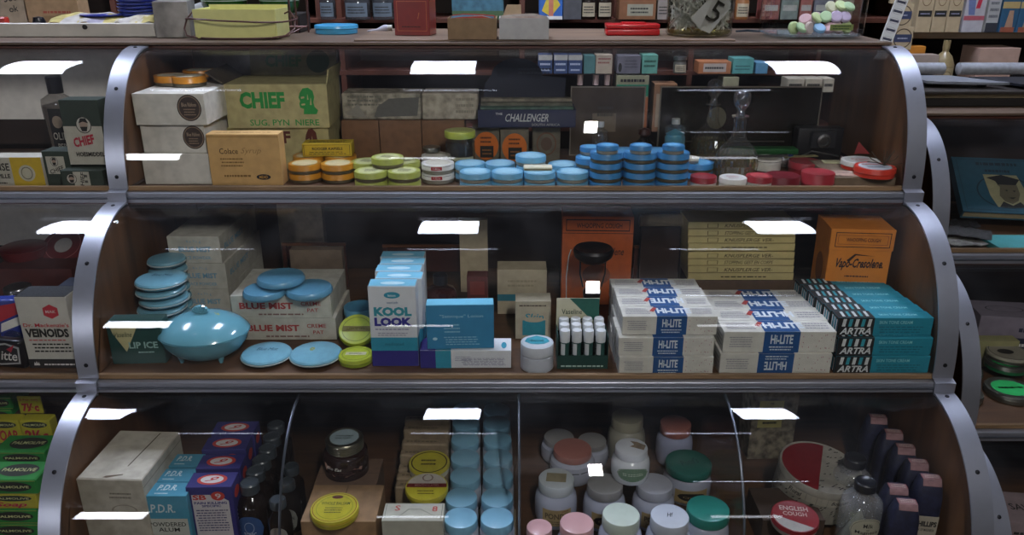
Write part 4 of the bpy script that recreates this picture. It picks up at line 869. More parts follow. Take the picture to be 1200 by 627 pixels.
# afrikaans yellow boxes
YB = paper('#c9b87c', .06); YBT = ink('#4a3f22')
zb = T2 + .062; Yk = 1.87
base_o = carton('storage_carton', 'brown carton underneath the yellow lettered boxes', 'carton', (806, 0), (932, 0), T2, h=.061, depth=.13, m=paper('#5a4430', .1), Y=Yk)
lab8 = ['lowest', 'second from the bottom', 'third from the bottom', 'fourth from the bottom', 'fourth from the top', 'third from the top', 'second from the top', 'topmost']
src = None; x0 = xat(806, Yk, zb + .08); x1 = xat(931, Yk, zb + .08); W = x1 - x0
for k in range(8):
    H = .0185; loc = (x0 + W / 2 + random.uniform(-.003, .003) + (.002 if k > 3 else 0), Yk + .05, zb + k * (H + .0005) + (.003 if k > 3 else 0) + E); rz = 0
    lab = 'flat yellowish box with black lettering, %s of the pile of eight' % lab8[k]
    o_, _ = carton('plaster_box', lab, 'box', (806, 0), (931, 0), loc[2], h=H, depth=.1, m=YB, Y=Yk + random.uniform(0, .003), ops=[('t', 'front', ['STOPPING GEST EN CORPS', 'KNUSPLERGE VER-'][k % 2], .34, .25, .8, .75, YBT, {'shear': .25}), ('b', 'front', .18, .2, .28, .8, .006, YBT, {'asp': 6}), ('r', 'front', 0, 0, 1, .14, ink('#8f8052'))] if k not in (0, 4) else [('l', 'front', .3, .3, .8, .7, 1, YBT)], group='flat yellow boxes with black lettering', w=W)
# vapo cresolene right
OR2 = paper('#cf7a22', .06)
x0 = 962; Yv = 1.72
def vlid(o, W, D, H):
    mb = MB(); g = .002; mb.box(-W / 2 - g, W / 2 + g, -D / 2 - g, D / 2 + g, H - .05, H + .001, OR2, .001)
    fr = ((-W / 2 - g, -D / 2 - g, H - .05), (1, 0, 0), (0, 0, 1), (0, -1, 0), W + 2 * g, .051); mp = planar(fr, .0004)
    pr(mb, mp, ('b', .08, .15, .94, .85, .012, BK2, {'asp': 3})); pr(mb, planar(fr, .0007), ('t', 'WHOOPING COUGH', .25, .42, .78, .6, BK2)); pr(mb, mp, ('b', .12, .28, .9, .72, .008, ink('#8a4a18'), {'asp': 3}))
    mb.build('lid', o)
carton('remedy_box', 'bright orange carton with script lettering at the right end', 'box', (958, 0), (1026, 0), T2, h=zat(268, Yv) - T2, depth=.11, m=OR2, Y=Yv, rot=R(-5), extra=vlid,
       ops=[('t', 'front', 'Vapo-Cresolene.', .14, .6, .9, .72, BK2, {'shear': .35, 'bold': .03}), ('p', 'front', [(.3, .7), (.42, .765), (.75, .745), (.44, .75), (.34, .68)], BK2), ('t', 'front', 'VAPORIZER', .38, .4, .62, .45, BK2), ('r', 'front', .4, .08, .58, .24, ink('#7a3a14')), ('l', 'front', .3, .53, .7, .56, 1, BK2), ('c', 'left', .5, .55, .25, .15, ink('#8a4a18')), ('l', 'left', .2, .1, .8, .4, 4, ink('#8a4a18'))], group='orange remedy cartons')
# artra
AT = paper('#167f93', .06); AK = ink('#16181a'); AW = ink('#c9cccb')
def artra(W, D, H):
    ops = [('r', 'front', 0, 0, .38, 1, AK), ('t', 'front', 'ARTRA', .03, .06, .36, .44, AW, {'shear': .25, 'bold': .03}), ('t', 'front', 'SKIN TONE CREAM', .43, .66, .78, .84, ink('#7fc0c6')), ('l', 'front', .43, .12, .93, .56, 3, ink('#0e5f72')), ('r', 'top', 0, 0, .38, 1, AK), ('t', 'top', 'SKIN TONE CREAM', .45, .3, .85, .55, ink('#7fc0c6')), ('r', 'left', 0, 0, 1, 1, AK)]
    for i in range(5):
        cc = [AW, ink('#2c8f9c')][i % 2]; ops.append(('p', 'front', [(.04 + .066 * i, .52), (.075 + .066 * i, .52), (.085 + .066 * i, .95), (.05 + .066 * i, .95)], cc)); ops.append(('p', 'top', [(.05 + .062 * i, .15), (.08 + .062 * i, .15), (.09 + .062 * i, .85), (.06 + .062 * i, .85)], cc))
        ops.append(('p', 'left', [(.1 + .18 * i, .12), (.2 + .18 * i, .12), (.22 + .18 * i, .88), (.12 + .18 * i, .88)], cc))
    return ops
x0, y0 = on(977, 437, T2); x1, _ = on(1087, 437, T2); W = x1 - x0; D = .036; H = 20.4 / (ppm(y0, T2) * .93); src = None
for r_ in range(6):
    for l in range(3):
        nm = 'black and teal box, %s, %s' % (['bottom level', 'middle level', 'top level'][l], ['nearest row', 'second row', 'third row', 'fourth row', 'fifth row', 'farthest row'][r_])
        loc = (x0 + W / 2 - .0035 * r_ + random.uniform(-.001, .001), y0 + (.001, .006, .018)[l] + D / 2 + r_ * (D + .001), T2 + l * (H + .0006) + E)
        if src is None:
            mb = MB(); mb.box(-W / 2, W / 2, -D / 2, D / 2, 0, H, AT, .0008); print_ops(mb, W, D, H, artra(W, D, H)); src = tag(mb.build('skin_cream_box', None, loc), nm, 'box', 'black and teal boxes stacked at the right end')
        else: c = copy_tree(src); c.location = loc; c['label'] = nm
# things at the dim back of the middle tier
carton('paper_roll_box', 'cream paper carton in the dark behind the white powder boxes', 'carton', (333, 0), (384, 0), T2 + .0, h=.28, depth=.03, m=paper('#a3917c', .15), Y=2.05)
for (a, b, t_, lab) in ((448, 572, 286, 'left one, behind the red bottle'), (330, 405, 284, 'one behind the round blue lids'), (743, 802, 287, 'one behind the white and blue boxes')):
    Y = 1.98; z = zat(t_, Y); o = empty('wooden_rack', (xat((a + b) / 2, Y, z), Y, T2 + E)); tag(o, 'reddish wooden rack with brass rail, ' + lab, 'rack', 'wooden racks at the back'); W = (b - a) / ppm(Y, z); hh = z - T2
    mb = MB(); mb.box(-W / 2, W / 2, -.004, .004, hh - .008, hh, met('#a06a4a', .4), .001); mb.build('rail', o)
    for s_ in (-1, 1): mb = MB(); mb.box(s_ * (W / 2 - .006) - .005, s_ * (W / 2 - .006) + .005, -.004, .006, 0, hh - .008, DW); mb.build('post', o)
    mb = MB(); mb.box(-W / 2 + .012, W / 2 - .012, .002, .006, hh * .35, hh - .012, mat('#3c1812', .5, 0, .2, 20, 'wood')); mb.build('panel', o)
carton('paper_roll_box', 'small cream box behind the red bottle, beside the rack', 'box', (540, 0), (572, 0), T2, h=.20, depth=.02, m=paper('#b8a88a', .1), Y=1.94)
mb = MB(); MXr = Matrix.Rotation(R(90), 4, 'Y'); mb.lathe([(0, -.055), (.016, -.055), (.016, .055), (0, .055)], paper('#b3a386', .1), 20, M=MXr); mb.box(-.05, .05, -.01, .01, -.196, -.0165, mat('#2c1a14', .6))
tag(mb.build('paper_roll', None, (xat(775, 1.95, T2 + .2), 1.95, T2 + .197)), 'cream paper roll on a dark block behind the white and blue boxes', 'paper roll')
tag(tag(carton('storage_carton', 'grey board box leaning behind the creme boxes', 'carton', (345, 0), (405, 0), T2, h=.14, depth=.03, m=paper('#6d5c4a', .12), Y=1.88)[0]), None)

# ================================================================ BOTTOM TIER, main case
Z3 = T3
def tcarton(name, label, cat, TL, TR, h, D, m, ops=(), group=None, z=None, **k):
    # placed by the front edge of its top face (photo px) at height h above the tier floor
    zz = Z3 if z is None else z
    x0, y0 = on(TL[0], TL[1], zz + h); x1, y1 = on(TR[0], TR[1], zz + h); W = math.hypot(x1 - x0, y1 - y0); rz = math.atan2(y1 - y0, x1 - x0)
    cx = x0 + math.cos(rz) * W / 2 - math.sin(rz) * D / 2; cy = y0 + math.sin(rz) * W / 2 + math.cos(rz) * D / 2
    mb = MB(); mb.box(-W / 2, W / 2, -D / 2, D / 2, 0, h, m, .0008); print_ops(mb, W, D, h, ops); ex = k.get('extra')
    if ex: o = empty(name, (cx, cy, zz + E), rz); mb.build('body', o); ex(o, W, D, h)
    else: o = mb.build(name, None, (cx, cy, zz + E), rz)
    return tag(o, label, cat, group), (cx, cy, W, rz)
def wflap(o, W, D, H):
    mb = MB(); mb.box(-W / 2 + .002, W / 2 - .002, -D / 2 + .002, D / 2 - .002, H + .0003, H + .0015, paper('#b9b2a3', .12), .0004)
    pr(mb, planar(((-W / 2, -D / 2, H), (1, 0, 0), (0, 1, 0), (0, 0, 1), W, D), .0019), ('p', [(.62, .25), (.64, .25), (.72, .95), (.70, .95)], ink('#4a3a2c')))
    pr(mb, planar(((-W / 2, -D / 2, H), (1, 0, 0), (0, 1, 0), (0, 0, 1), W, D), .0019), ('p', [(.38, .03), (.42, .06), (.66, .10), (.66, .08), (.45, .02)], ink('#5a4a3a'))); mb.build('top_flap', o)
tcarton('shipping_carton', 'large worn white carton at the left end of the bottom tier', 'carton', (89, 561), (166, 563), .185, .175, paper('#a9a293', .12), [('l', 'front', .45, .75, .8, .85, 2, ink('#6a6256')), ('c', 'front', .65, .6, .2, .08, ink('#7a7062'), {'ring': .02}), ('r', 'right', 0, .9, 1, .91, ink('#7a7062'))], extra=wflap)
PB = paper('#3f87a0', .06); PW = ink('#b9c9cc')
for k, (a, b, y_, n) in enumerate(((162, 218, 581, 'nearest'), (174, 222, 564, 'middle'), (190, 232, 546, 'farthest'))):
    tcarton('alum_box', 'blue powdered alum box, %s in its row' % n, 'box', (a, y_), (b, y_), .145, .045, PB, [('t', 'front', 'P.D.R.', .2, .72, .72, .86, PW, {'bold': .02, 'shear': .15}), ('r', 'front', .05, .0, .95, .62, paper('#aeb0a6', .05)), ('t', 'front', 'POWDERED', .12, .49, .9, .56, BLK), ('t', 'front', 'ALUM', .3, .4, .75, .47, BLK), ('l', 'front', .15, .05, .85, .36, 6, BLK), ('t', 'top', 'P.D.R.', .3, .4, .72, .8, PW, {'shear': .15, 'bold': .02}), ('l', 'top', .3, .1, .6, .25, 1, PW)], 'powdered alum boxes')
SBB = paper('#2a2668', .06); SR = ink('#b3362c'); SW = ink('#c9c5c2')
def sbl(n): return 'purple box with red and white round emblem, %s in its row' % n
for k, (a, b, y_, n) in enumerate(((217, 271, 571, 'nearest'), (229, 281, 549, 'second'), (236, 288, 527, 'third'), (247, 297, 508, 'farthest'))):
    ops = [('p', 'front', [(.1, 0), (.9, 0), (.9, .78), (.78, .83), (.62, .83), (.5, .88), (.1, .88)], paper('#bdb7b8', .04)), ('t', 'front', 'SB', .12, .80, .42, .88, SR, {'bold': .04}), ('c', 'front', .68, .86, .15, .07, SR), ('t', 'front', '9', .62, .82, .75, .9, SW), ('t', 'front', 'PAIN KILLING', .14, .735, .86, .775, NVY, {'bold': .03}), ('t', 'front', 'SPECIFIC', .3, .69, .72, .725, NVY, {'bold': .03}), ('l', 'front', .14, .3, .86, .66, 9, ink('#4a4668')),
           ('c', 'top', .5, .5, .33, .36, SR), ('c', 'top', .5, .5, .25, .26, SW), ('t', 'top', '9', .42, .3, .58, .7, SR, {'rot': R(-40)}), ('c', 'right', .5, .82, .3, .08, SR), ('l', 'right', .2, .1, .8, .6, 8, ink('#6a668a'))]
    tcarton('pain_remedy_box', sbl(n), 'box', (a, y_), (b, y_ - 1), .155, .05, SBB, ops, 'purple boxes in a row')
# dark medicine bottles
DGL = mat('#1d1512', .12, 0, .05, 40, 'brown_glass', 0, 0); CAPM = plas('#3d4348')
def medb(px, py, w_, h, label, lab=None, z=None, src=None, rb=1.75):
    zz = Z3 if z is None else z; x, y = on(px, py, zz + h); rc = w_ / 2 / ppm(y, zz + h)
    if src: return dup(src, (x, y, zz + E), label)
    rB = rc * rb; hb = h * .83; prof = [(0, 0), (rB * .95, 0), (rB, .003), (rB, hb * .72), (rB * .95, hb * .79), (rB * .6, hb * .92), (rc * .85, hb * .95), (rc * .85, hb + .006), (0, hb + .006)]
    l = None
    if lab: l = [(rB, hb * .08, 120, hb * .58, None, [('p', [(.05, 0), (.95, 0), (.95, .78), (.75, .82), (.6, 1), (.4, 1), (.25, .82), (.05, .78)], lab[0])] + lab[1])]
    o = bottle('medicine_bottle', label, 'bottle', x, y, zz, prof, DGL, CAPM, [(rc * .9, hb), (rc, hb + .001), (rc, h - .003), (rc * .86, h), (rc * .8, h - .001), (0, h - .001)], 'dark medicine bottles', lab=None)
    if lab:
        mb = MB(); g = cyl(rB, hb * .06, R(110), hb * .6, .0006)
        pr(mb, g, ('c', .5, .5, .46, .5, lab[0], {'curved': 1})); g = cyl(rB, hb * .06, R(110), hb * .6, .0012)
        for op in lab[1]: pr(mb, g, op)
        q = mb.build('paper_label', o)
    return o
b0 = medb(292, 564, 22, .14, 'dark medicine bottle with blue oval label, nearest of the row', (ink('#2b4a78'), [('c', .5, .6, .16, .2, ink('#8f9ab0'), {'ring': .02}), ('t', 'TONIC', .3, .3, .7, .42, ink('#b9c0cc')), ('l', .3, .08, .7, .24, 2, ink('#8f9ab0'))]), rb=1.7)
names_ = ['second', 'third', 'fourth', 'fifth', 'sixth']
for (px, py), n in zip(((299, 550), (306, 537), (313, 524), (318, 510), (323, 496)), names_): medb(px, py, 20, .14, 'dark medicine bottle in the row beside the purple boxes, %s from the front' % n, src=b0)
b1 = medb(325, 584, 19, .12, 'smaller dark medicine bottle with white-printed label beside the nearest one', (paper('#9a948a'), [('t', 'LOTION', .2, .5, .8, .66, BLK), ('l', .2, .1, .8, .4, 3, BLK)]), rb=1.45)
medb(336, 563, 19, .12, 'smaller dark medicine bottle touching the glass divider', src=b1)
medb(341, 545, 17, .12, 'smaller dark medicine bottle farthest back by the glass divider', src=b1)
# second bin: cardboard boxes, brown jar, yellow tins
KB = paper('#8f7050', .12)
g = 'cardboard boxes under the yellow tin'
tcarton('cardboard_box', 'flat brown cardboard box under the yellow tin, nearest', 'box', (352, 611), (440, 611), .10, .12, KB, [('l', 'top', .1, .1, .3, .3, 2, ink('#6a5238')), ('r', 'top', .48, 0, .5, 1, ink('#6f5638'))], g)
tcarton('cardboard_box', 'brown cardboard box behind, left under the brown jar', 'box', (366, 572), (440, 572), .085, .11, paper('#6a5240', .12), [('r', 'top', 0, .48, 1, .5, ink('#55402e'))], g)
jar('preserve_jar', 'brown glass jar with ridged silver lid and script label', 'jar', 403.5, 512, 44, Z3 + .086, .085, met('#8f8a78', .3), mat('#24120c', .1, 0, .05, 40, 'brown_glass', 0, 0), body=1.18, lidh=.3, foot=.97, shoulder=.15, ridges=4, lab=(.25, .75, 110),
    label_ops=[('p', [(.0, .9), (.25, .75), (.75, .55), (1, .55), (.98, .3), (.75, .15), (.6, 0), (.3, .0), (.05, .35)], paper('#8a6a5c')), ('t', 'Eno Eas', .1, .5, .5, .75, WHT, {'shear': .3}), ('l', .15, .1, .8, .45, 3, ink('#3a1c14'))], toptxt=[('c', .5, .5, .38, .38, ink('#8f9fa4')), ('l', .26, .4, .74, .62, 2, ink('#4a5a60'))])
YT = tinp('#b3a82e')
x, y = on(392, 594, Z3 + .101 + .02); round_tin('salve_tin', 'yellow flat tin with red ring and fine print, on the cardboard box', 'tin', x, y, Z3 + .101, 28 / ppm(y, Z3 + .12), .02, YT, tinp('#9a8f24'), 'yellow flat tins in the bottom tier',
    toptxt=[('c', .5, .5, .46, .46, ink('#7a3a20'), {'ring': .015}), ('c', .5, .5, .38, .38, ink('#6a7a2a'), {'ring': .01}), ('t', 'WHOLE BALSAM', .2, .58, .8, .68, ink('#3a4a1a')), ('l', .3, .3, .7, .52, 3, ink('#5a5a20')), ('c', .5, .84, .12, .06, ink('#5a2a1a'))], sidetxt=[('r', 0, .1, 1, .25, ink('#a04a20'), {'curved': 1})])
# envelopes: stacked brown packets receding
EV = paper('#8f7c62', .15)
evn = ['nearest', 'second', 'third', 'fourth', 'fifth', 'sixth', 'farthest']
for k, (a, b, y_) in enumerate(((462, 524, 572), (464, 523, 561), (466, 525, 551), (468, 525, 534), (470, 525, 521), (472, 526, 505), (474, 527, 493))):
    h_ = .082; x0, y0 = on(a, y_, Z3 + h_); x1, _ = on(b, y_, Z3 + h_); W = x1 - x0; mb = MB()
    mb.box(-W / 2, W / 2, -.012, .012, 0, h_, EV, .003); pr(mb, planar(frames(W, .024, h_)['top'], .0008), ('l', .1, .2, .8, .8, 1, ink('#6a5a44')))
    o = mb.build('kraft_packet', None, (x0 + W / 2, y0 + .014, Z3 + E), R(random.uniform(-2, 2))); o.rotation_euler.x = 0
    tag(o, 'brown kraft paper packet standing in the bottom tier row, %s' % evn[k], 'packet', 'kraft paper packets in a row')
x, y = on(503, 541, Z3 + .106); round_tin('salve_tin', 'yellow tin with white rim lying on the packets, the farther one', 'tin', x, y, Z3 + .084, 24 / ppm(y, Z3 + .1), .022, YT, tinp('#b8b09a'), 'yellow flat tins in the bottom tier', .45, toptxt=[('c', .5, .5, .44, .44, ink('#3a2a14'), {'ring': .03}), ('l', .3, .35, .7, .65, 2, ink('#3a2a14'))], tilt=(0, 0, 0))
x, y = on(500, 568, Z3 + .106); round_tin('salve_tin', 'yellow tin with white upper half and maroon band, the nearer one', 'tin', x, y, Z3 + .086, 25 / ppm(y, Z3 + .1), .018, YT, tinp('#b3a82e'), 'yellow flat tins in the bottom tier', .6,
    toptxt=[('p', [(.5 + .48 * math.cos(R(a)), .5 + .48 * math.sin(R(a))) for a in range(10, 171, 10)], ink('#b5ada2')), ('r', .03, .46, .97, .6, ink('#6d1f1c')), ('t', 'MENTHOLATED', .22, .49, .78, .57, ink('#c9b8a8')), ('c', .5, .8, .13, .13, ink('#5a2a1a'), {'ring': .03}), ('l', .3, .2, .7, .38, 2, ink('#5a4a14'))], tilt=(R(3), 0, 0))
def s8lid(o, W, D, H): pass
tcarton('card_box', 'white box with grey diamond lines and red letters S and 8', 'box', (447, 610), (519, 610), .112, .055, paper('#a8a698', .06), [('l', 'front', .1, .6, .9, .7, 1, ink('#6a685c')), ('b', 'top', .03, .05, .97, .95, .01, ink('#6a6a60')), ('t', 'top', 'S', .18, .55, .27, .85, ink('#a83a34')), ('t', 'top', '8', .8, .5, .89, .8, ink('#a83a34')), ('p', 'top', [(.22, .1), (.24, .1), (.42, .62), (.40, .62)], ink('#7a786c')), ('p', 'top', [(.6, .62), (.62, .62), (.88, .2), (.86, .2)], ink('#7a786c')), ('r', 'top', .4, .6, .62, .63, ink('#7a786c'))])
# pale blue capped jars, two columns
BC = plas('#7fb0c9'); WJ = plas('#a3a9b6')
col1 = [(540, 606, 1), (540.5, 582, 1), (545, 557, 0), (545, 535, 0), (545, 514, 0), (546, 495, 0), (546, 479, 0)]
col2 = [(582.5, 606, 1), (582.5, 582, 1), (583.5, 557, 0), (583.5, 535, 0), (583, 514, 0), (582, 495, 0), (582, 479, 0)]
src = None
for cn, colm in (('left', col1), ('right', col2)):
    for k, (px, py, up) in enumerate(colm):
        lab = 'white jar with pale blue cap, %s column, %s from the front' % (cn, ['first', 'second', 'third', 'fourth', 'fifth', 'sixth', 'seventh'][k])
        h = .075; z = Z3 + (.012 if up else 0)
        if src is None:
            src = jar('cream_jar', lab, 'jar', px, py, 39, z, h, BC, WJ, 'pale blue capped jars', body=1.05, lidh=.3, foot=.97, shoulder=.12, toptxt=None)
            zz0 = z
        else:
            x, y = on(px, py, z + h); dup(src, (x, y, z + E), lab)
for cn, colm in (('left', col1), ('right', col2)):     # the two front pairs stand on a card
    pass
mb = MB(); xa, ya = on(515, 606, Z3 + .087); xb, yb = on(606, 582, Z3 + .087)
mb.box(xa - .0, xb - .002, 1.30, 1.455, 0, .0115, paper('#8a7c66', .1), .001); tag(mb.build('card_tray', None, (0, 0, Z3 + .0002)), 'flat card tray under the two front rows of blue capped jars', 'tray')
# third bin: assorted cream jars
MW = mat('#a9adbd', .2, 0, .03, 30, 'milk_glass', .4, 0); IV = plas('#9c9680'); LAV = mat('#9a9fb8', .2, 0, .03, 30, 'milk_glass', .4, 0)
PNK = plas('#c59a9c'); PKB = plas('#a46a60'); GNL = plas('#23665c'); WC = plas('#b9bfc2'); GY = plas('#8c8a8a'); GOLD = paper('#a08a60', .1)
ponds = [('t', 'POND\'S', .1, .45, .9, .8, ink('#5a4a30'), {'bold': .03}), ('t', 'JAR', .65, .84, .9, .95, ink('#7a3a2a')), ('l', .15, .1, .85, .35, 2, ink('#6a5636'))]
blk = [('c', .5, .5, .42, .3, ink('#241c14'), {'curved': 1}), ('t', 'Cream', .25, .42, .75, .58, ink('#a08a60'))]
gb = 'cream jars in the right middle bin'
jl = [ # px,py,w, level z, h, lid, body, label text
 (735.5, 487, 37, 0, .115, IV, plas('#8f8b7c'), 'tall jar with ivory lid at the back of the jar group', None, {}),
 (792, 495, 36, 0, .105, PKB, LAV, 'lavender-white jar with dusty pink lid at the back right', None, dict(body=1.2)),
 (655, 511, 35, 0, .06, GY, MW, 'low jar with grey lid at the back left', None, {}),
 (694, 515, 33, 0, .06, GY, MW, 'low jar with grey lid at the back, right of a similar one', None, {}),
 (671, 525, 45, 0, .075, PKB, MW, 'jar with wide brownish pink lid and black tick band', None, {'band': 1}),
 (652, 560, 42, 0, .105, WC, MW, 'white jar with torn tan sticker on its lid', ponds, {'patch': 1}),
 (709, 566, 42, 0, .098, GY, MW, 'white jar with grey lid and dark oval gold label', blk, {}),
 (767, 566, 42, 0, .098, plas('#a9abb5'), MW, 'white jar with pale lid, behind the marked white cap', ponds, {}),
 (807, 541, 54, 0, .085, GNL, MW, 'wide jar with dark green lid beside the glass divider', blk, dict(script=1, body=1.05)),
 (830, 595, 50, 0, .10, plas('#2a7a6e'), MW, 'jar with bright green domed lid at the front right', ponds, dict(body=1.06)),
 (632, 617, 30, 0, .10, PNK, MW, 'small jar with pink lid at the front left', None, {}),
 (676, 612, 40, 0, .11, PNK, MW, 'jar with pink lid at the front, second from the left', None, {}),
 (728, 602, 44, 0, .12, plas('#b9c4b8'), MW, 'jar with pale greenish white lid at the front', None, {}),
 (785, 604, 45, 0, .12, plas('#b5bac4'), MW, 'jar with white lid bearing a small black mark', None, dict(mark=1))]
for (px, py, w_, z_, h, lm, bm_, lab, lo, kw) in jl:
    tt = None
    if 'patch' in kw: tt = [('p', [(.2, .35), (.75, .3), (.8, .7), (.25, .75)], paper('#8f8468', .15))]
    if 'mark' in kw: tt = [('t', 'Hf', .42, .45, .6, .62, BLK, {'shear': .4})]
    if 'script' in kw: tt = [('t', "Pond's", .3, .4, .72, .6, ink('#174a42'), {'shear': .3, 'rot': R(20)})]
    if 'band' in kw: lo = [('l', .0, .6, 1, .75, 1, BLK)]
    jar('cream_jar', lab, 'jar', px, py, w_, Z3 + z_, h, lm, bm_, gb, body=kw.get('body', 1.2), lidh=.24, label_ops=lo, lab=(.18, .7, 80) if lo is ponds or lo is blk else (.3, .9, 200), lab_m=GOLD if lo in (ponds, blk) else None, toptxt=tt)
# jar standing on the others
x, y = on(740, 522, Z3 + .165)
jar('cream_jar', 'white jar with green oval label standing on top of the other jars', 'jar', 740, 523, 38, Z3 + .0985, .075, plas('#c9ccd2'), mat('#c3c7cc', .2, 0, .03, 30, 'milk_glass', .4, 0), gb, body=1.2, lidh=.24, label_ops=[('c', .5, .5, .5, .45, ink('#5f7a62'), {'curved': 1}), ('c', .5, .5, .47, .4, ink('#c0c6b8'), {'ring': .01}), ('p', [(.05, .5), (.2, .7), (.5, .6), (.8, .7), (.95, .5), (.7, .25), (.5, .15), (.3, .25)], ink('#1d3026')), ('l', .18, .4, .82, .62, 2, ink('#b9c4b0'))], lab=(.22, .86, 100),
    toptxt=[('p', [(.45, .5), (.85, .3), (.95, .55), (.7, .75), (.5, .8), (.6, .6)], paper('#8a7660', .3))])
# right bin
TX = mat('#857a66', .7, 0, .4, 50, 'paper', 0, .6)
Yx = 1.66
carton('gift_box', 'grey-brown textured box with yellow label', 'box', (875, 0), (927, 0), Z3, h=.265, depth=.08, m=TX, Y=Yx, ops=[('r', 'front', .14, .34, .68, .62, paper('#a89c5e', .08)), ('t', 'front', 'THE', .38, .58, .46, .6, BLK), ('t', 'front', 'HERITAGE', .2, .52, .62, .56, BLK), ('l', 'front', .22, .45, .6, .5, 2, BLK), ('l', 'front', .24, .37, .58, .42, 1, BLK)], rot=R(2))
# red and white tin
x, y = on(968, 550, Z3 + .12); o = empty('talc_tin', (x - .012, y + .025, Z3 + .03)); tag(o, 'large round tin, lid half red and half speckled white, tilted toward the front', 'tin'); o.rotation_euler = (R(2), R(7), R(-28))
r = 47 / ppm(y, Z3 + .12); SPK = paper('#8f897e', .1); RDL = tinp('#7a1a20')
mb = MB(); mb.lathe([(0, 0), (r - .002, 0), (r, .002), (r, .07), (0, .07)], SPK, 48); f = cyl(r, .004, R(170), .042, .0006); rnd = random.Random(9)
for i in range(46): a, b = rnd.random(), rnd.random(); pr(mb, f, ('p', [(a, b), (a + .018, b + .07), (a + .024, b + .16), (a + .008, b + .1)], BLK))
f = cyl(r, .050, R(170), .018, .0006); pr(mb, f, ('r', 0, .0, 1, 1, paper('#a39c8e'), {'curved': 1})); f = cyl(r, .050, R(170), .018, .0012); pr(mb, f, ('t', 'Floral', .3, .2, .42, .85, BLK, {'shear': .3})); pr(mb, f, ('t', 'Bouquet', .66, .2, .82, .85, BLK, {'shear': .3})); mb.build('body', o)
mb = MB(); mb.lathe([(r, .071), (r * 1.02, .071), (r * 1.02, .084), (r, .087), (r * .96, .085), (0, .085)], SPK, 48); dp = disc(r, .085, .0005)
pr(mb, dp, ('p', [(.5 + .475 * math.cos(R(a)), .5 + .475 * math.sin(R(a))) for a in range(95, 276, 9)], RDL))
for i in range(60):
    a, b = rnd.uniform(.52, .95), rnd.uniform(.05, .95)
    if (a - .5) ** 2 + (b - .5) ** 2 < .2: pr(mb, dp, ('p', [(a, b), (a + .025, b + .015), (a + .03, b + .04), (a + .012, b + .025)], BLK))
mb.build('lid', o)
x, y = on(932, 602, Z3 + .1); o = round_tin('ointment_tin', 'small red and silver lettered tin at the front, beside the milk bottle', 'tin', x, y, Z3 + .075, 27 / ppm(y, Z3 + .1), .022, RDL, PLM, toptxt=[('p', [(.5 + .47 * math.cos(R(a)), .5 + .47 * math.sin(R(a))) for a in range(180, 316, 9)], ink('#8f8a84')), ('t', 'ENGLISH', .2, .66, .8, .8, ink('#b9a49c')), ('t', 'COUGH', .25, .5, .75, .62, ink('#b9a49c'))], tilt=(R(4), 0, R(-8)))
x, y = on(938, 622, Z3 + .08); round_tin('ointment_tin', 'pale lime tin just cut off by the bottom edge', 'tin', x, y - .02, Z3, 21 / ppm(y, Z3 + .08), .06, tinp('#a9a94a'), tinp('#8a8a3a'), lidh=.4, toptxt=[('l', .3, .3, .7, .7, 3, BLK)])
carton('card_box', 'dark brown flat box beneath the red and silver tin', 'box', (890, 0), (962, 0), Z3, h=.068, depth=.11, m=paper('#3f3026', .12), Y=1.345)
# milk of magnesia
MG = glass((.92, .94, .9), 1, .42, .04, .1); MK = mat('#8f9086', .6, 0, .1, 30, 'milk')
def milk(px, py, label, lab, h=.16):
    x, y = on(px, py, Z3 + h); rc = 12.5 / ppm(y, Z3 + h); rB = .041
    o = bottle('milk_of_magnesia_bottle', label, 'bottle', x, y, Z3, [(0, 0), (rB * .96, 0), (rB, .004), (rB, .10), (rB * .93, .115), (rB * .55, .132), (.013, .138), (.012, .148), (0, .148)], MG, plas('#14161c'), [(rc * .93, .14), (rc, .141), (rc, h - .003), (rc * .85, h), (rc * .75, h - .0015), (0, h - .0015)], 'clear bottles with black caps', liquid=(MK, .004, .09),
      lab=[(rB, .034, 95, .062, None, [('c', .5, .5, .5, .52, paper('#a39f8c', .06), {'curved': 1})])] if lab else None)
    if lab:
        mb = MB(); f = cyl(rB, .034, R(95), .062, .0018); pr(mb, f, ('c', .5, .5, .46, .48, BLK, {'ring': .01}))
        for op in (('t', 'Milk', .36, .66, .64, .82, BLK), ('t', 'of', .46, .55, .54, .62, BLK), ('t', 'Magnesia', .16, .38, .84, .54, BLK), ('l', .2, .12, .8, .32, 3, BLK)): pr(mb, f, op)
        mb.build('label_print', o)
milk(1015, 563, 'clear bottle of milk of magnesia with round cream label, the nearer one', True)
milk(1003, 535, 'clear bottle with black cap directly behind the labelled magnesia bottle', False)
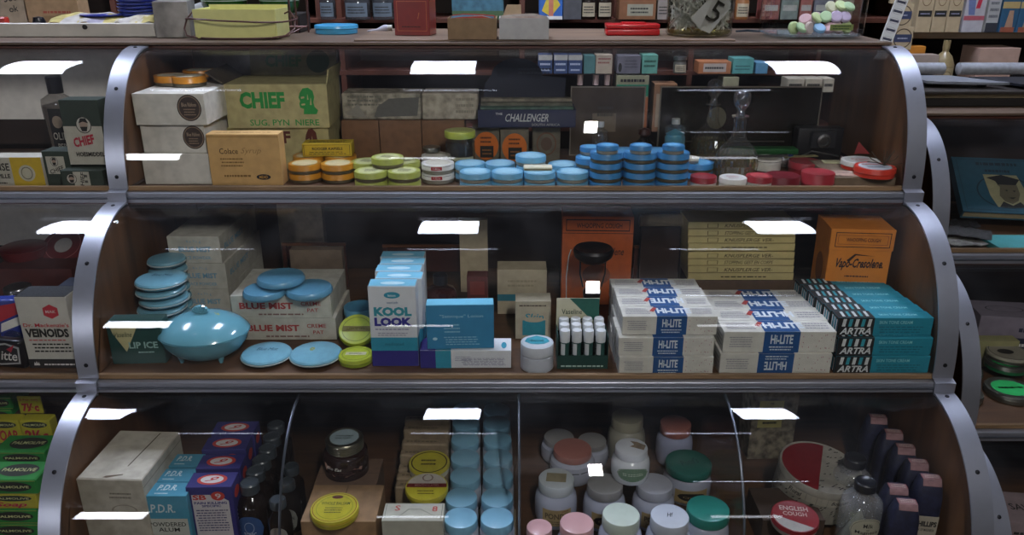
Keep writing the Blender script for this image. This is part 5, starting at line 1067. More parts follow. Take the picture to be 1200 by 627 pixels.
# blue wrapped bottles
WR = mat('#232640', .5, 0, .3, 60, 'paper', 0, .5); WRL = paper('#8c686a', .2)
def wrapped(px, py, label, h=.15, w_=.058, d_=.05, phil=False, rz=R(-8)):
    x, y = on(px, py, Z3 + h); o = empty('wrapped_bottle', (x, y, Z3 + E), rz); tag(o, label, 'wrapped bottle', 'dark blue wrapped bottles')
    mb = MB(); ring = []; lev = [(0, 1, 1), (.55, 1, 1), (.72, .98, .98), (.86, .88, .8), (.97, .72, .62), (1.0, .62, .5)]; seg = 20; vs = []; fs = []
    for (t, a, b) in lev:
        for k in range(seg):
            th = 2 * math.pi * k / seg; c, s_ = math.cos(th), math.sin(th); e = .55
            vs.append((w_ / 2 * a * math.copysign(abs(c) ** e, c), d_ / 2 * b * math.copysign(abs(s_) ** e, s_), h * t + (.002 * math.sin(5 * th + px) if 0 < t < .99 else 0)))
    for i in range(len(lev) - 1):
        for k in range(seg): fs.append([i * seg + k, i * seg + (k + 1) % seg, (i + 1) * seg + (k + 1) % seg, (i + 1) * seg + k])
    fs.append([(len(lev) - 1) * seg + k for k in range(seg)]); fs.append([k for k in range(seg)][::-1]); mb.add(vs, fs, WR, True); mb.build('wrapper', o)
    mb = MB(); ly = [(-d_ / 2 * .75, h * .930), (-d_ / 2 * .64, h * .970), (-d_ / 2 * .50, h + .0012), (d_ / 2 * .20, h + .0014)]; u = .31
    vs = []; fs = []
    for (yy, zz) in ly: vs += [(-w_ * u, yy - .001, zz + .001), (w_ * u, yy - .001, zz + .001)]
    for i in range(len(ly) - 1): fs.append([2 * i, 2 * i + 1, 2 * i + 3, 2 * i + 2])
    mb.add(vs, fs, WRL); fr = lambda a, b: Vector((-w_ * u + a * 2 * w_ * u, ly[2][0] + b * (ly[3][0] - ly[2][0]), h + .0032)); pr(mb, fr, ('l', .1, .15, .9, .9, 3, ink('#b9a09a'))); pr(mb, fr, ('b', .0, .0, 1, 1, .02, ink('#8a2a34'))); mb.build('top_label', o)
    if phil:
        mb = MB(); fr = ((-w_ * .4, -d_ / 2, .0), (1, 0, 0), (0, 0, 1), (0, -1, 0), w_ * .8, h * .5); mb.box(-w_ * .4, w_ * .4, -d_ / 2 - .0016, -d_ / 2 - .0008, .004, h * .52, paper('#a39a8a', .06)); mp = planar(fr, .0022)
        for op in (('t', 'PHILLIPS', .05, .74, .95, .9, BLK, {'bold': .05}), ('t', 'MILK OF MAGNESIA', .1, .6, .9, .68, BLK), ('l', .1, .1, .9, .5, 4, BLK)): pr(mb, mp, op)
        mb.build('front_label', o)
    return o
for k, (px, py, n) in enumerate(((1090, 558, 'nearest of the long row'), (1075, 540, 'second of the long row'), (1060, 522, 'third of the long row'), (1046, 505, 'fourth of the long row'), (1028, 487, 'farthest of the long row'))):
    wrapped(px, py, 'dark blue wrapped bottle, ' + n + (', printed label in front' if k == 0 else ', pink top label'), phil=k == 0, h=.165)
for k, (px, py, n) in enumerate(((1062, 587, 'front one of the short row beside the magnesia bottle'), (1051, 569, 'rear one of the short row beside the magnesia bottle'))):
    wrapped(px, py, 'dark blue wrapped bottle, ' + n, h=.14)

# ================================================================ LEFT CASE
DGN = paper('#2f3a32', .08); RDI = ink('#a8243a')
def beard(face, cx, cy, rx, ry):
    return [('c', face, cx, cy, rx, ry, ink('#b9b4a8')), ('c', face, cx, cy, rx, ry, BLK, {'ring': rx * .1}), ('c', face, cx, cy + ry * .1, rx * .55, ry * .62, ink('#a08a7a')), ('p', face, [(cx - rx * .6, cy + ry * .2), (cx - rx * .3, cy + ry * .8), (cx + rx * .4, cy + ry * .8), (cx + rx * .65, cy + ry * .2), (cx, cy + ry * .4)], BLK), ('p', face, [(cx - rx * .5, cy - ry * .2), (cx + rx * .5, cy - ry * .2), (cx + rx * .3, cy - ry * .75), (cx - rx * .3, cy - ry * .75)], BLK)]
WB = paper('#b3aea0', .06)
carton('ointment_box', 'grey-white lettered box with yellow portrait panel, at the far left', 'box', (-40, 0), (55, 0), T1, h=.074, depth=.05, m=WB, Y=1.79,
       ops=[('r', 'front', .62, 0, 1, 1, ink('#c4a52c')), ('c', 'front', .80, .5, .1, .26, ink('#b9b4a0')), ('c', 'front', .8, .5, .07, .2, ink('#6a665a'), {'ring': .01}), ('t', 'front', 'NSE', .43, .58, .6, .82, BLK, {'bold': .02}), ('t', 'front', 'PILLE', .44, .34, .59, .48, BLK, {'bold': .03}), ('l', 'front', .3, .15, .56, .24, 1, BLK)])
carton('remedy_carton', 'upright dark green and white box with portrait, beside the metal band', 'box', (83, 0), (121, 0), T1 + .055, h=.148, depth=.05, m=DGN, Y=1.80, w=.088, group='small dark green boxes',
       ops=[('r', 'front', 0, 0, 1, .6, WB)] + beard('front', .54, .62, .2, .13) + [('t', 'front', 'CHIEF', .2, .3, .75, .45, RDI, {'rot': .12, 'bold': .04}), ('t', 'front', 'HOESMIDDEL', .22, .13, .95, .2, BLK, {'bold': .03})])
carton('remedy_carton', 'small dark green box with white label under the bottle', 'box', (57, 0), (88, 0), T1, h=.086, depth=.05, m=DGN, Y=1.80, group='small dark green boxes',
       ops=[('r', 'front', .12, .38, .8, .86, WB)] + beard('front', .42, .72, .14, .13) + [('t', 'front', 'CHIEF', .2, .44, .74, .56, BLK, {'rot': .25})])
carton('remedy_carton', 'small green box lying on its side at the foot of the band', 'box', (75, 0), (124, 0), T1, h=.049, depth=.06, m=DGN, Y=1.765, group='small dark green boxes',
       ops=[('r', 'front', .3, .05, .68, .95, WB)] + beard('front', .25, .62, .12, .24) + [('t', 'front', 'CHIEF', .28, .4, .72, .58, BLK, {'rot': R(80), 'asp': 2}), ('l', 'front', .56, .1, .64, .9, 3, BLK)])
Yb = 1.95
bottle('lotion_bottle', 'clear flat bottle with tall black cap and dark lettered label, standing by the green box', 'bottle', xat(75, Yb, T1 + .1), Yb, T1 + .036, [(0, 0), (.033, 0), (.036, .004), (.042, .13), (.04, .145), (.02, .157), (.014, .16), (.014, .17), (0, .17)], glass((.72, .7, .68), 1, .12, .04, .08), plas('#15141a'), [(.017, .16), (.018, .198), (.016, .2), (0, .2)], sy=.5,
       liquid=(mat('#7d746a', .5), .004, .14), lab=[(.0395, .01, 60, .115, paper('#17161a', .05), [('c', .5, .72, .3, .13, ink('#8a7a6a'), {'curved': 1}), ('t', 'OLIE', .1, .34, .9, .5, ink('#a8a296')), ('t', 'PER', .3, .14, .8, .26, ink('#a8a296'))])])
carton('flat_package', 'brown paper flat package lying in the dim back of the left case', 'package', (-60, 0), (110, 0), T1, h=.035, depth=.12, m=paper('#5a4434', .2), Y=1.92, w=.30)
# tier 2 left
VW = paper('#bcb8ae', .05); VR = ink('#b02634')
hexa = lambda cx, cy, rx, ry: [(cx + rx * math.cos(R(30 + 60 * i)), cy + ry * math.sin(R(30 + 60 * i))) for i in range(6)]
carton('tablet_box', "white tablet box with red hexagon", 'box', (36, 0), (94, 0), T2, h=.165, depth=.06, m=VW, Y=1.52, group=None,
       ops=[('p', 'front', hexa(.66, .80, .17, .1), VR), ('t', 'front', 'MAK', .56, .78, .76, .82, ink('#c9b0ac')), ('t', 'front', "Dr. Mackenzie's", .06, .585, .96, .64, VR, {'bold': .02}), ('t', 'front', 'VEINOIDS', .07, .44, .93, .565, BLK, {'bold': .05}), ('l', 'front', .1, .385, .93, .42, 1, VR), ('l', 'front', .14, .22, .95, .37, 3, BLK), ('r', 'front', .0, 0, 1, .13, ink('#1a181a')), ('p', 'front', [(.1, .04), (.12, .09), (.14, .06), (.16, .1), (.18, .06), (.2, .09), (.22, .04)], WHT), ('l', 'front', .3, .03, .95, .08, 1, WHT)],
       topm=(mat('#2f3136', .6, 0, .5, 300, 'paper'), []))
carton('tablet_box', 'dark navy narrow box tucked behind the white tablet box', 'box', (84, 0), (104, 0), T2, h=.15, depth=.05, m=paper('#1c2236', .1), Y=1.62)
RW1 = tinp('#5e1c1e'); 
x, y = on(27, 287, T2 + .14); 
def rdish(px, py, z, w_, h, label, tilt=None, ring=False):
    x, y = on(px, py, z + h); o = empty('red_dish', (x, y, z + E)); tag(o, label, 'dish', 'dark red dishes'); r = w_ / 2 / ppm(y, z + h)
    if tilt: o.rotation_euler = tilt
    mb = MB(); mb.lathe([(0, 0), (r * .9, 0), (r, h * .5), (r, h * .8), (r * .93, h * .8), (0, h * .78)], RW1, 36); mb.build('body', o)
    mb = MB(); mb.lathe([(r * 1.0, h * .82), (r * 1.02, h * .9), (r * .9, h), (0, h)], tinp('#5a2022'), 36)
    if ring: pr(mb, disc(r, h, .0005), ('c', .5, .5, .2, .2, ink('#8f8a88'))); pr(mb, disc(r, h, .0009), ('c', .5, .5, .4, .4, ink('#8f5a5a'), {'ring': .015}))
    mb.build('lid', o)
yb_ = on(27, 287, T2 + .15)[1]
carton('red_box', 'dark red box carrying the covered red dish', 'box', (0, 0), (90, 0), T2, h=.105, depth=.12, m=paper('#4a1a16', .1), Y=yb_ - .05, w=.20)
rdish(27, 287, T2 + .106, 50, .03, 'round dark red covered dish on the red box')
rdish(77, 283, T2 + .112, 50, .022, 'dark red dish with pale centre tilted upright beside the covered dish', tilt=(R(38), 0, 0), ring=True)
jar('ointment_jar', 'jar with ridged silver lid and dark banded label left of the white tablet box', 'jar', 20, 335, 30, T2, .10, met('#7a7a7e', .3), plas('#4a1a1a'), body=1.15, lidh=.18, foot=.97, shoulder=.12, ridges=3, label_ops=[('l', .1, .5, .9, .8, 2, WHT), ('l', .1, .1, .9, .4, 2, ink('#5f7a8a'))], lab=(.1, .8, 120), lab_m=ink('#17181c'))
Yd = 1.53; o = empty('throat_sweet_box', (xat(14, Yd, T2), Yd, T2 + E), R(-10)); tag(o, 'black rounded packet with white D and script logo at the far left', 'packet')
mb = MB(); mb.box(-.045, .045, -.012, .012, 0, .066, plas('#15151a'), .008); print_ops(mb, .09, .0242, .066, [('p', 'front', [(.08, .2), (.35, .1), (.9, .2), (.95, .8), (.6, .92), (.1, .8)], ink('#a8a8a8')), ('p', 'front', [(.12, .25), (.35, .16), (.86, .25), (.9, .74), (.6, .86), (.14, .75)], ink('#1a1a20')), ('t', 'front', 'D', .16, .28, .36, .74, WHT, {'bold': .06}), ('t', 'front', 'itte', .4, .3, .85, .62, WHT, {'shear': .3}), ('p', 'front', [(.6, .7), (.72, .6), (.85, .9), (.72, .78)], RDI)]); mb.build('body', o)
x = xat(4, 1.56, T2 + .08); mb = MB(); mb.box(-.03, .02, -.015, .015, 0, .13, plas('#2a3a8a'), .004); print_ops(mb, .05, .032, .13, [('p', 'front', [(.0, .6), (.9, .75), (.9, .95), (.1, .9)], ink('#a82430')), ('p', 'front', [(.0, .42), (.9, .55), (.9, .7), (.1, .58)], WHT)])
tag(mb.build('sweet_packet', None, (x, 1.60, T2 + E), R(4)), 'blue red and white glossy packet cut by the left edge', 'packet')
bottle('medicine_bottle', 'small clear jar with dark label between the packets at far left', 'bottle', xat(24, 1.6, T2), 1.6, T2, [(0, 0), (.022, 0), (.024, .003), (.024, .05), (.013, .06), (.012, .065), (0, .065)], glass((.6, .62, .66), 1, .1, .04, .08), plas('#3a4a5a'), [(.015, .062), (.015, .078), (0, .078)], lab=[(.024, .01, 120, .035, ink('#1d2d3a'), [('l', .1, .2, .9, .8, 3, WHT)])])
# tier 3 left: soaps
PG = paper('#1f7a30', .06); PY = paper('#a8a024', .06); MAR = ink('#6a1a24'); PDK = ink('#20241a')
def soap(px, py, z, label, yellow=False, w=.105, h=.04, d=.06):
    x, y = on(px, py, z); o = empty('soap_box', (x - w / 2, y + d / 2, z + E)); tag(o, label, 'soap', 'green and yellow wrapped soaps'); m_ = PY if yellow else PG
    mb = MB(); mb.box(-w / 2, w / 2, -d / 2, d / 2, 0, h, m_, .003)
    print_ops(mb, w, d, h, [('c', 'front', .62, .5, .3, .28, PDK), ('t', 'front', 'PALMOLIVE', .36, .42, .88, .58, ink('#c2c48a'), {'bold': .03}), ('r', 'front', 0, .88, 1, .94, ink('#8f9a3a')), ('r', 'front', 0, .06, 1, .12, ink('#8f9a3a')), ('c', 'top', .6, .5, .3, .3, PDK), ('t', 'top', 'PALMOLIVE', .35, .42, .85, .58, ink('#c2c48a'))]); mb.build('body', o)
    if yellow == 2: pass
    return o
yr = 1.27
def sp(name, px1, Y, z, lab, yellow=0, w=.11, h=.04, d=.065, ops=None):
    x1 = xat(px1, Y, z + h / 2); mb = MB(); m_ = PY if yellow else PG; mb.box(-w / 2, w / 2, -d / 2, d / 2, 0, h, m_, .0025)
    ops = ops if ops is not None else [('c', 'front', .55, .52, .36, .33, PDK), ('t', 'front', 'PALMOLIVE', .24, .43, .86, .6, ink('#c2c48a'), {'bold': .03}), ('r', 'front', 0, .9, 1, .95, ink('#7f8a3a')), ('r', 'front', 0, .05, 1, .1, ink('#7f8a3a')), ('c', 'top', .55, .5, .36, .33, PDK), ('t', 'top', 'PALMOLIVE', .24, .43, .86, .6, ink('#c2c48a'))]
    print_ops(mb, w, d, h, ops); tag(mb.build(name, None, (x1 - w / 2, Y + d / 2, z + E)), lab, 'soap', 'wrapped soaps in the left case')
Yq = 1.33
lv = ['bottom', 'second', 'third', 'fourth', 'fifth']
for k in range(5):      # front pile
    y_ = k in (3,)
    sp('soap_bar', 47 - k * 1.0, Yq, T3 + .0 + k * .036, ('yellow wrapped soap with red script' if k == 3 else 'green wrapped soap bar') + ', %s level of the front pile' % lv[k], y_, h=.035, ops=None if k != 3 else [('c', 'front', .55, .75, .36, .2, PDK), ('t', 'front', 'PALMOLIVE', .24, .68, .86, .82, ink('#c2c48a')), ('t', 'front', 'Soap', .2, .1, .8, .5, RDI, {'shear': .3, 'bold': .03})])
for k in range(4):      # middle pile, behind
    sp('soap_bar', 56 - k, Yq + .085, T3 + .06 + k * .032, 'green soap bar in the middle pile, %s level' % lv[k], 0, h=.031)
carton('soap_stand', 'plain carton under the middle soap pile', 'carton', (-30, 0), (54, 0), T3, h=.0590, depth=.06, m=paper('#6a5238', .1), Y=Yq + .085, w=.14)
DW2 = ink('#a02430')
for k, (px1, n) in enumerate(((60, 'right one'), (24, 'left one'))):
    sp('price_carton', px1, Yq + .165, T3 + .155, 'yellow soap price box, ' + n, 1, w=.065, h=.058, d=.03, ops=[('c', 'front', .5, .82, .42, .14, PDK), ('t', 'front', 'PALMOLIVE', .14, .77, .86, .87, ink('#c2c48a')), ('t', 'front', '2½c', .12, .12, .9, .6, DW2, {'bold': .05})] if k == 0 else [('c', 'front', .5, .82, .42, .14, PDK), ('t', 'front', 'PALMOLIVE', .14, .77, .86, .87, ink('#c2c48a')), ('t', 'front', 'SOAP', .12, .12, .9, .6, DW2, {'bold': .03, 'shear': .2})])
carton('soap_stand', 'tall plain carton under the yellow price boxes', 'carton', (-30, 0), (60, 0), T3, h=.154, depth=.11, m=paper('#5f4a34', .1), Y=Yq + .165, w=.16)
for k in range(3):
    sp('soap_bar', 14, Yq + .205, T3 + .156 + k * .031, 'green soap bar at the back left, %s level' % lv[k], 0, h=.030, w=.07)
sp('price_card', 49, Yq + .205, T3 + .206, 'small yellow price card reading 2 for only 7½c', 1, w=.052, h=.044, d=.004, ops=[('t', 'front', '2 For only', .1, .72, .9, .88, DW2), ('t', 'front', '7½c', .14, .14, .86, .62, DW2, {'bold': .06})])
carton('soap_stand', 'dark flat carton supporting the small yellow price card', 'carton', (20, 0), (50, 0), T3 + .156, h=.049, depth=.03, m=paper('#3f3428', .1), Y=Yq + .2)

# ================================================================ RIGHT CASE
RT1, RT2, RT3 = T1 - .185, T2 - .185, T3 - .185
TLB = paper('#1f4a5c', .08)
x, y = on(1166, 224, RT1 + .085); o = empty('teal_book', (x, y, RT1 + .085), R(6)); tag(o, 'large dark teal book with portrait of a man in graduation cap, propped up', 'book'); o.rotation_euler = (R(34), 0, R(-10))
mb = MB(); mb.box(-.105, .105, -.10, .10, 0, .004, TLB, .001); mb.box(-.105, .105, -.10, .10, .024, .028, TLB, .001); mb.box(-.107, -.103, -.10, .10, 0, .028, TLB)
mp = planar(((-.105, -.10, .028), (1, 0, 0), (0, 1, 0), (0, 0, 1), .21, .20), .0005); mp2 = planar(((-.105, -.10, .028), (1, 0, 0), (0, 1, 0), (0, 0, 1), .21, .20), .0009); mp3 = planar(((-.105, -.10, .028), (1, 0, 0), (0, 1, 0), (0, 0, 1), .21, .20), .0013)
pr(mb, mp, ('b', .04, .04, .96, .96, .008, ink('#12303f'))); pr(mb, mp, ('l', .25, .82, .8, .95, 1, ink('#0f2a38'))); pr(mb, mp, ('l', .35, .7, .7, .81, 1, ink('#0f2a38')))
pr(mb, mp, ('c', .55, .38, .34, .3, ink('#0f2a38'), {'ring': .02})); pr(mb, mp2, ('p', [(.33, .68), (.74, .68), (.82, .3), (.76, .1), (.42, .1), (.36, .3)], paper('#8f8a6a')))
pr(mb, mp3, ('p', [(.36, .62), (.55, .68), (.76, .6), (.72, .54), (.7, .5), (.48, .5), (.46, .56)], ink('#16171a'))); pr(mb, mp3, ('p', [(.47, .5), (.5, .46), (.47, .3), (.52, .2), (.6, .16), (.68, .22), (.72, .34), (.71, .5)], ink('#5a5442'))); pr(mb, lambda a, b: mp3(a, b) + Vector((0, 0, .0004)), ('p', [(.54, .4), (.58, .41), (.58, .38)], BLK)); pr(mb, lambda a, b: mp3(a, b) + Vector((0, 0, .0004)), ('p', [(.64, .4), (.68, .4), (.66, .37)], BLK)); pr(mb, lambda a, b: mp3(a, b) + Vector((0, 0, .0004)), ('p', [(.57, .27), (.66, .28), (.62, .245)], BLK)); pr(mb, mp3, ('p', [(.44, .1), (.5, .2), (.6, .13), (.7, .2), (.76, .1)], ink('#1d1d20')))
mb.build('cover', o)
mb = MB(); mb.box(-.1025, .102, -.0975, .098, .0042, .0238, paper('#a89a78', .05)); mb.build('pages', o)
for k, (px, py, lab, c_, rz, w_, d_) in enumerate(((1128, 275, 'crumpled dark printed leaflets at the left of the right case', '#3c3a3a', -.5, .13, .08), (1122, 262, 'dark grey folded leaflet half under the teal book', '#2a2a30', -.3, .10, .06), (1140, 281, 'grey newspaper sheet under the leaflets', '#77736c', .1, .16, .07))):
    x, y = on(px, py, RT1 + .01); mb = MB(); n = 8; vs = []; fs = []; rnd = random.Random(k)
    for i in range(n + 1):
        for j in range(5): vs.append((w_ * (i / n - .5), d_ * (j / 4 - .5), .004 + .006 * math.sin(i * 1.7 + k) ** 2 + rnd.uniform(0, .003) + (.012 - .006 * k)))
    for i in range(n):
        for j in range(4): a = i * 5 + j; fs.append([a, a + 1, a + 6, a + 5])
    b_ = len(vs); vs += [(v[0], v[1], v[2] - .0015) for v in vs]; fs += [[b_ + q for q in f[::-1]] for f in fs[:n * 4]]
    mb.add(vs, fs, mat(c_, .7, 0, .5, 90, 'paper'), True); tag(mb.build('leaflet', None, (x, y, RT1), rz), lab, 'leaflet')
carton('flat_box', 'pale teal flat box lying before the teal book', 'box', (1170, 0), (1250, 0), RT1, h=.016, depth=.10, m=paper('#3f8a8c', .08), Y=1.855, ops=[('r', 'front', 0, .0, 1, .25, ink('#a8b0a8'))])
# lower tier of the right case
GR = tinp('#1f9a52'); TLM = met('#7a7a72', .35)
for k, (px, py, w_, lab, z) in enumerate(((1133, 459, 36, 'flat tin with bright green label at the left end of the lower right tier', 0), (1184, 454, 54, 'large flat tin with bright green label in front', 0), (1130, 432, 40, 'green labelled tin in the second row, left', .014), (1180, 422, 46, 'raised tin with green side under the pale tin', .022))):
    x, y = on(px, py, RT2 + z + .02); round_tin('green_label_tin', lab, 'tin', x, y, RT2 + z, w_ / 2 / ppm(y, RT2 + z), .02, TLM, TLM if k != 3 else tinp('#17603a'), 'green labelled tins', .6, toptxt=[('c', .5, .5, .38, .34, ink('#22b35c')), ('l', .22, .44, .78, .6, 1, ink('#0d4a2a')), ('c', .5, .5, .46, .46, ink('#4a4a40'), {'ring': .02})])
x, y = on(1182, 411, RT2 + .062); round_tin('ointment_tin', 'pale tin with dark oval mark, stacked on the raised green tin', 'tin', x, y, RT2 + .043, 23 / ppm(y, RT2 + .06), .018, paper('#8a8474'), TLM, toptxt=[('c', .42, .5, .2, .14, BLK), ('c', .5, .5, .46, .46, ink('#4a4a40'), {'ring': .02})])
x, y = on(1128, 412, RT2 + .05); round_tin('ointment_tin', 'dark lidded tin behind the green ones on the left', 'tin', x, y, RT2 + .0, 20 / ppm(y, RT2 + .06), .045, mat('#3a302a', .4), TLM)
carton('cream_box', 'plain cream flat box behind the green tins', 'box', (1125, 0), (1188, 0), RT2, h=.075, depth=.035, m=paper('#8f8a60', .06), Y=1.87)
carton('cream_box', 'pinkish grey box with dark oval print in the back of the lower right tier', 'box', (1140, 0), (1225, 0), RT2, h=.11, depth=.11, m=paper('#7d7480', .08), Y=1.955, ops=[('c', 'top', .4, .5, .25, .2, ink('#3a3440'), {'ring': .02}), ('l', 'front', .5, .55, .9, .8, 1, ink('#1f2038')), ('r', 'front', .4, .1, 1, .45, ink('#1f2038')), ('l', 'front', .5, .18, .9, .36, 1, WHT)], rot=R(-8))
carton('cream_box', 'pinkish white lettered box deep in the lowest right tier', 'box', (1168, 0), (1240, 0), RT3, h=.11, depth=.12, m=paper('#8f7d80', .08), Y=1.52, ops=[('t', 'top', 'SAVE', .2, .4, .6, .6, BLK), ('l', 'front', .1, .2, .8, .8, 4, BLK)], rot=R(-8))
# paper roller things on the right counter
RCT = CT - .185
ST2 = mat('#b9bcc4', .25, .5)
def onc(px, py, z): return on(px, py, z)
for k, (pa, pb, py, lab) in enumerate(((1060, 1106, 80, 'short silver metal roller tube just behind the display case band'), (1122, 1240, 80, 'long silver metal roller tube at the right edge'))):
    Y = 2.35; z = zat(py, Y); xa, xb = xat(pa, Y, z), xat(pb, Y, z); o = empty('metal_roller', ((xa + xb) / 2, Y, z)); tag(o, lab, 'roller', 'silver rollers')
    L2 = (xb - xa) / 2; M = Matrix.Rotation(R(90), 4, 'Y'); mb = MB(); mb.lathe([(.0, -L2), (.012, -L2), (.0175, -L2 + .003), (.0175, L2 - .003), (.014, L2), (0, L2)], ST2, 28, M=M); mb.build('tube', o)
    mb = MB(); mb.box(L2 * .2 - .015, L2 * .2 + .015, -.008, .008, RCT - z, -.0168, mat('#1d1d22', .5), .002); mb.build('bracket', o)
Y = 2.2
for (pa, pb, py, rz, lab, c_, tilt) in ((1082, 1172, 96, -.05, 'grey steel cutter plate with pointed corner', '#82868e', 5), (1158, 1230, 100, .0, 'black slanting cutter plate at the right edge', '#24262e', -8)):
    z = max(zat(py, Y), RCT + .052); xa, xb = xat(pa, Y, z), xat(pb, Y, z); mb = MB(); mb.prism([(xa, -.02), (xa, .10), (xb - .09, .10), (xb, -.045), (xb - .02, -.05), (xa + .03, -.03)] if tilt > 0 else [(xa, .10), (xb, .10), (xb, -.06), (xa + .06, -.05)], 'z', 0, .006, mat(c_, .35, .3))
    mb.box(xa + .02, xa + .035, .02, .04, RCT + .0455 - z, 0, mat('#1d1d22', .5)); mb.box(xb - .05, xb - .035, .0, .02, RCT + .0455 - z, 0, mat('#1d1d22', .5))
    tag(mb.build('cutter_plate', None, (0, Y, z)), lab, 'cutter')
mb = MB(); mb.box(-.22, .36, 0, .18, 0, .022, mat('#1d1a1a', .5, 0, .1, 30, 'wood'), .002); mb.box(-.22, .36, .0, .18, .0225, .034, paper('#8f8468', .1), .002); mb.box(-.225, .36, -.02, .18, .0345, .044, mat('#2a2420', .5), .002)
tag(mb.build('cutter_board', None, (1.3, 2.14, RCT + E)), 'dark layered board on the counter of the right case, under the cutter plates', 'board')

# ================================================================ ON THE COUNTER
def onct(px, py): return on(px, py, CT)
def ccarton(name, label, cat, L, Rp, top, D, m, ops=(), **k): return carton(name, label, cat, L, Rp, CT, top, D, m, ops, **k)
# white tray at the left
TW = mat('#b9b5ac', .5, 0, .15, 12, 'painted_wood')
Yt = 2.07; x1 = xat(184, Yt, CT); x0 = x1 - 1.1; z0 = zat(42, Yt); o = empty('wooden_tray', ((x0 + x1) / 2, Yt + .14, CT + .001)); tag(o, 'long grey-white painted tray with a dark knob hole, on the left counter', 'tray'); hw = (x1 - x0) / 2; zh = zat(27, Yt) - CT
zl = max(z0 - CT, .0)
mb = MB(); mb.box(-hw, hw, -.14, -.13, 0, zh, TW, .002); mb.box(-hw, hw, .13, .14, 0, zh, TW, .002); mb.box(hw - .01, hw, -.13, .13, 0, zh, TW, .002); mb.box(-hw, -hw + .01, -.13, .13, 0, zh, TW, .002); mb.box(-hw + .01, hw - .01, -.13, .13, 0, .004, TW)
mb.build('tray_frame', o)
mb = MB(); mb.lathe([(.0, 0), (.006, 0), (.006, .003), (0, .003)], ink('#14100e'), 14, M=Matrix.Translation((xat(102, Yt, CT) - (x0 + x1) / 2, -.14, zh * .72)) @ Matrix.Rotation(R(90), 4, 'X')); mb.build('hole', o)
# crumpled printed cloth/paper over the tray edge
zt_ = CT + zh
def sheet(name, label, cat, x0, x1, y0, y1, z, m, amp=.004, nx=20, ny=6, drop=None, ops=None):
    vs = []; fs = []; rnd = random.Random(len(label))
    for i in range(nx + 1):
        for j in range(ny + 1):
            zz = z + amp * (math.sin(i * .9) * math.cos(j * 1.3) + rnd.uniform(-.3, .3)) + amp
            vs.append((x0 + (x1 - x0) * i / nx, y0 + (y1 - y0) * j / ny, zz - (drop[j] if drop else 0)))
    for i in range(nx):
        for j in range(ny): a = i * (ny + 1) + j; fs.append([a, a + ny + 1, a + ny + 2, a + 1])
    b_ = len(vs); vs += [(v[0], v[1], v[2] - .001) for v in vs]; fs += [[b_ + q for q in f[::-1]] for f in fs]
    mb = MB(); cols = m if isinstance(m, list) else [m]
    nf = len(fs) // 2; n0 = len(mb.v); mb.add(vs, fs, cols[0], True)
    for q in range(nf): mb.m[q] = cols[(q // ny) * len(cols) // nx % len(cols)] if len(cols) > 1 else cols[0]
    return tag(mb.build(name), label, cat)
YP = paper('#a89a5a', .2); GP = paper('#a5a09a', .15)
ys = 2.075
sheet('printed_wrapper', 'creased white and yellow printed wrapper lying along the tray edge', 'wrapper', xat(54, ys, zt_), xat(180, ys, zt_), ys, ys + .16, zt_ + .004, [YP, GP, GP, paper('#8f8a9a', .2), YP, GP, paper('#b5ad9a', .2), YP], .006, 24, 6, drop=[.012, 0, -.004, -.006, -.006, -.004, 0])
for (pa, pb, ptop, c_, lab, txt) in ((-12, 36, -30, '#8a7a68', 'brown cardboard box with handwritten numbers at the top left corner', 1), (34, 96, -32, '#8f7355', 'brown cardboard box right of the handwritten one', 0)):
    Y = 2.27; carton('cardboard_box', lab, 'box', (pa, 0), (pb, 0), CT + .0055, h=.17, depth=.06, m=paper(c_, .12), Y=Y, ops=[('t', 'front', '386', .5, .42, .82, .54, BLK, {'rot': .1}), ('t', 'front', 'ok', .58, .26, .8, .36, BLK, {'rot': .1}), ('t', 'front', '25', .52, .7, .8, .82, BLK)] if txt else [('l', 'front', .3, .22, .9, .3, 1, ink('#8a3a2a')), ('r', 'front', .3, .12, .8, .2, ink('#7a5f40'))], group='cardboard boxes in the tray')
Y = 2.12
mb = MB(); mb.lathe([(0, 0), (.014, 0), (.016, .006), (.012, .018), (0, .02)], plas('#12141c'), 16); tag(mb.build('bottle_cap', None, (xat(46, Y, zt_), Y, zt_ - .006)), 'small round black cap beside the printed wrapper', 'cap')
mb = MB(); mb.box(-.012, .01, 0, .02, 0, .018, plas('#9a2a22'), .003); tag(mb.build('red_clip', None, (xat(2, Y, zt_), Y, zt_ - .006)), 'small red plastic clip in the tray at the left edge', 'clip')
BLP = plas('#23307f')
src = None
for k in range(5):
    Y = 2.17; h = .0085; r = 22 / ppm(Y, CT + .08); lab = 'dark blue stacking plate, %s of the stack above the wrapper' % ['lowest', 'second', 'middle', 'fourth', 'topmost'][k]; loc = (xat(162, Y, zt_ + .02), Y, zt_ + .012 + k * h)
    if src is None:
        src = empty('plastic_plate', loc); tag(src, lab, 'plate', 'stack of dark blue plates'); mb = MB(); mb.lathe([(0, 0), (r * .8, 0), (r * .95, .003), (r, .0075), (r * .96, .0078), (r * .85, .004), (0, .003)], BLP, 36); mb.build('dish', src); mb = MB(); mb.lathe([(r * .97, .0075), (r * 1.01, .0078), (r * .97, .0083)], plas('#5a68a8'), 36); mb.build('rim', src)
    else: dup(src, loc, lab)
mb = MB(); mb.lathe([(0, 0), (.05, 0), (.055, .003), (.05, .004), (0, .003)], BLP, 30, sy=.6); tag(mb.build('plastic_dish', None, (xat(120, 2.13, zt_), 2.13, zt_ + .014)), 'flat dark blue dish lying left of the blue plates', 'dish')
sheet('plastic_bag', 'crumpled white plastic bag behind the blue plates', 'bag', xat(122, 2.15, CT + .1), xat(225, 2.15, CT + .1), 2.26, 2.33, zt_ + .02, plas('#b5b5b8'), .010, 14, 6)
Y = 2.0
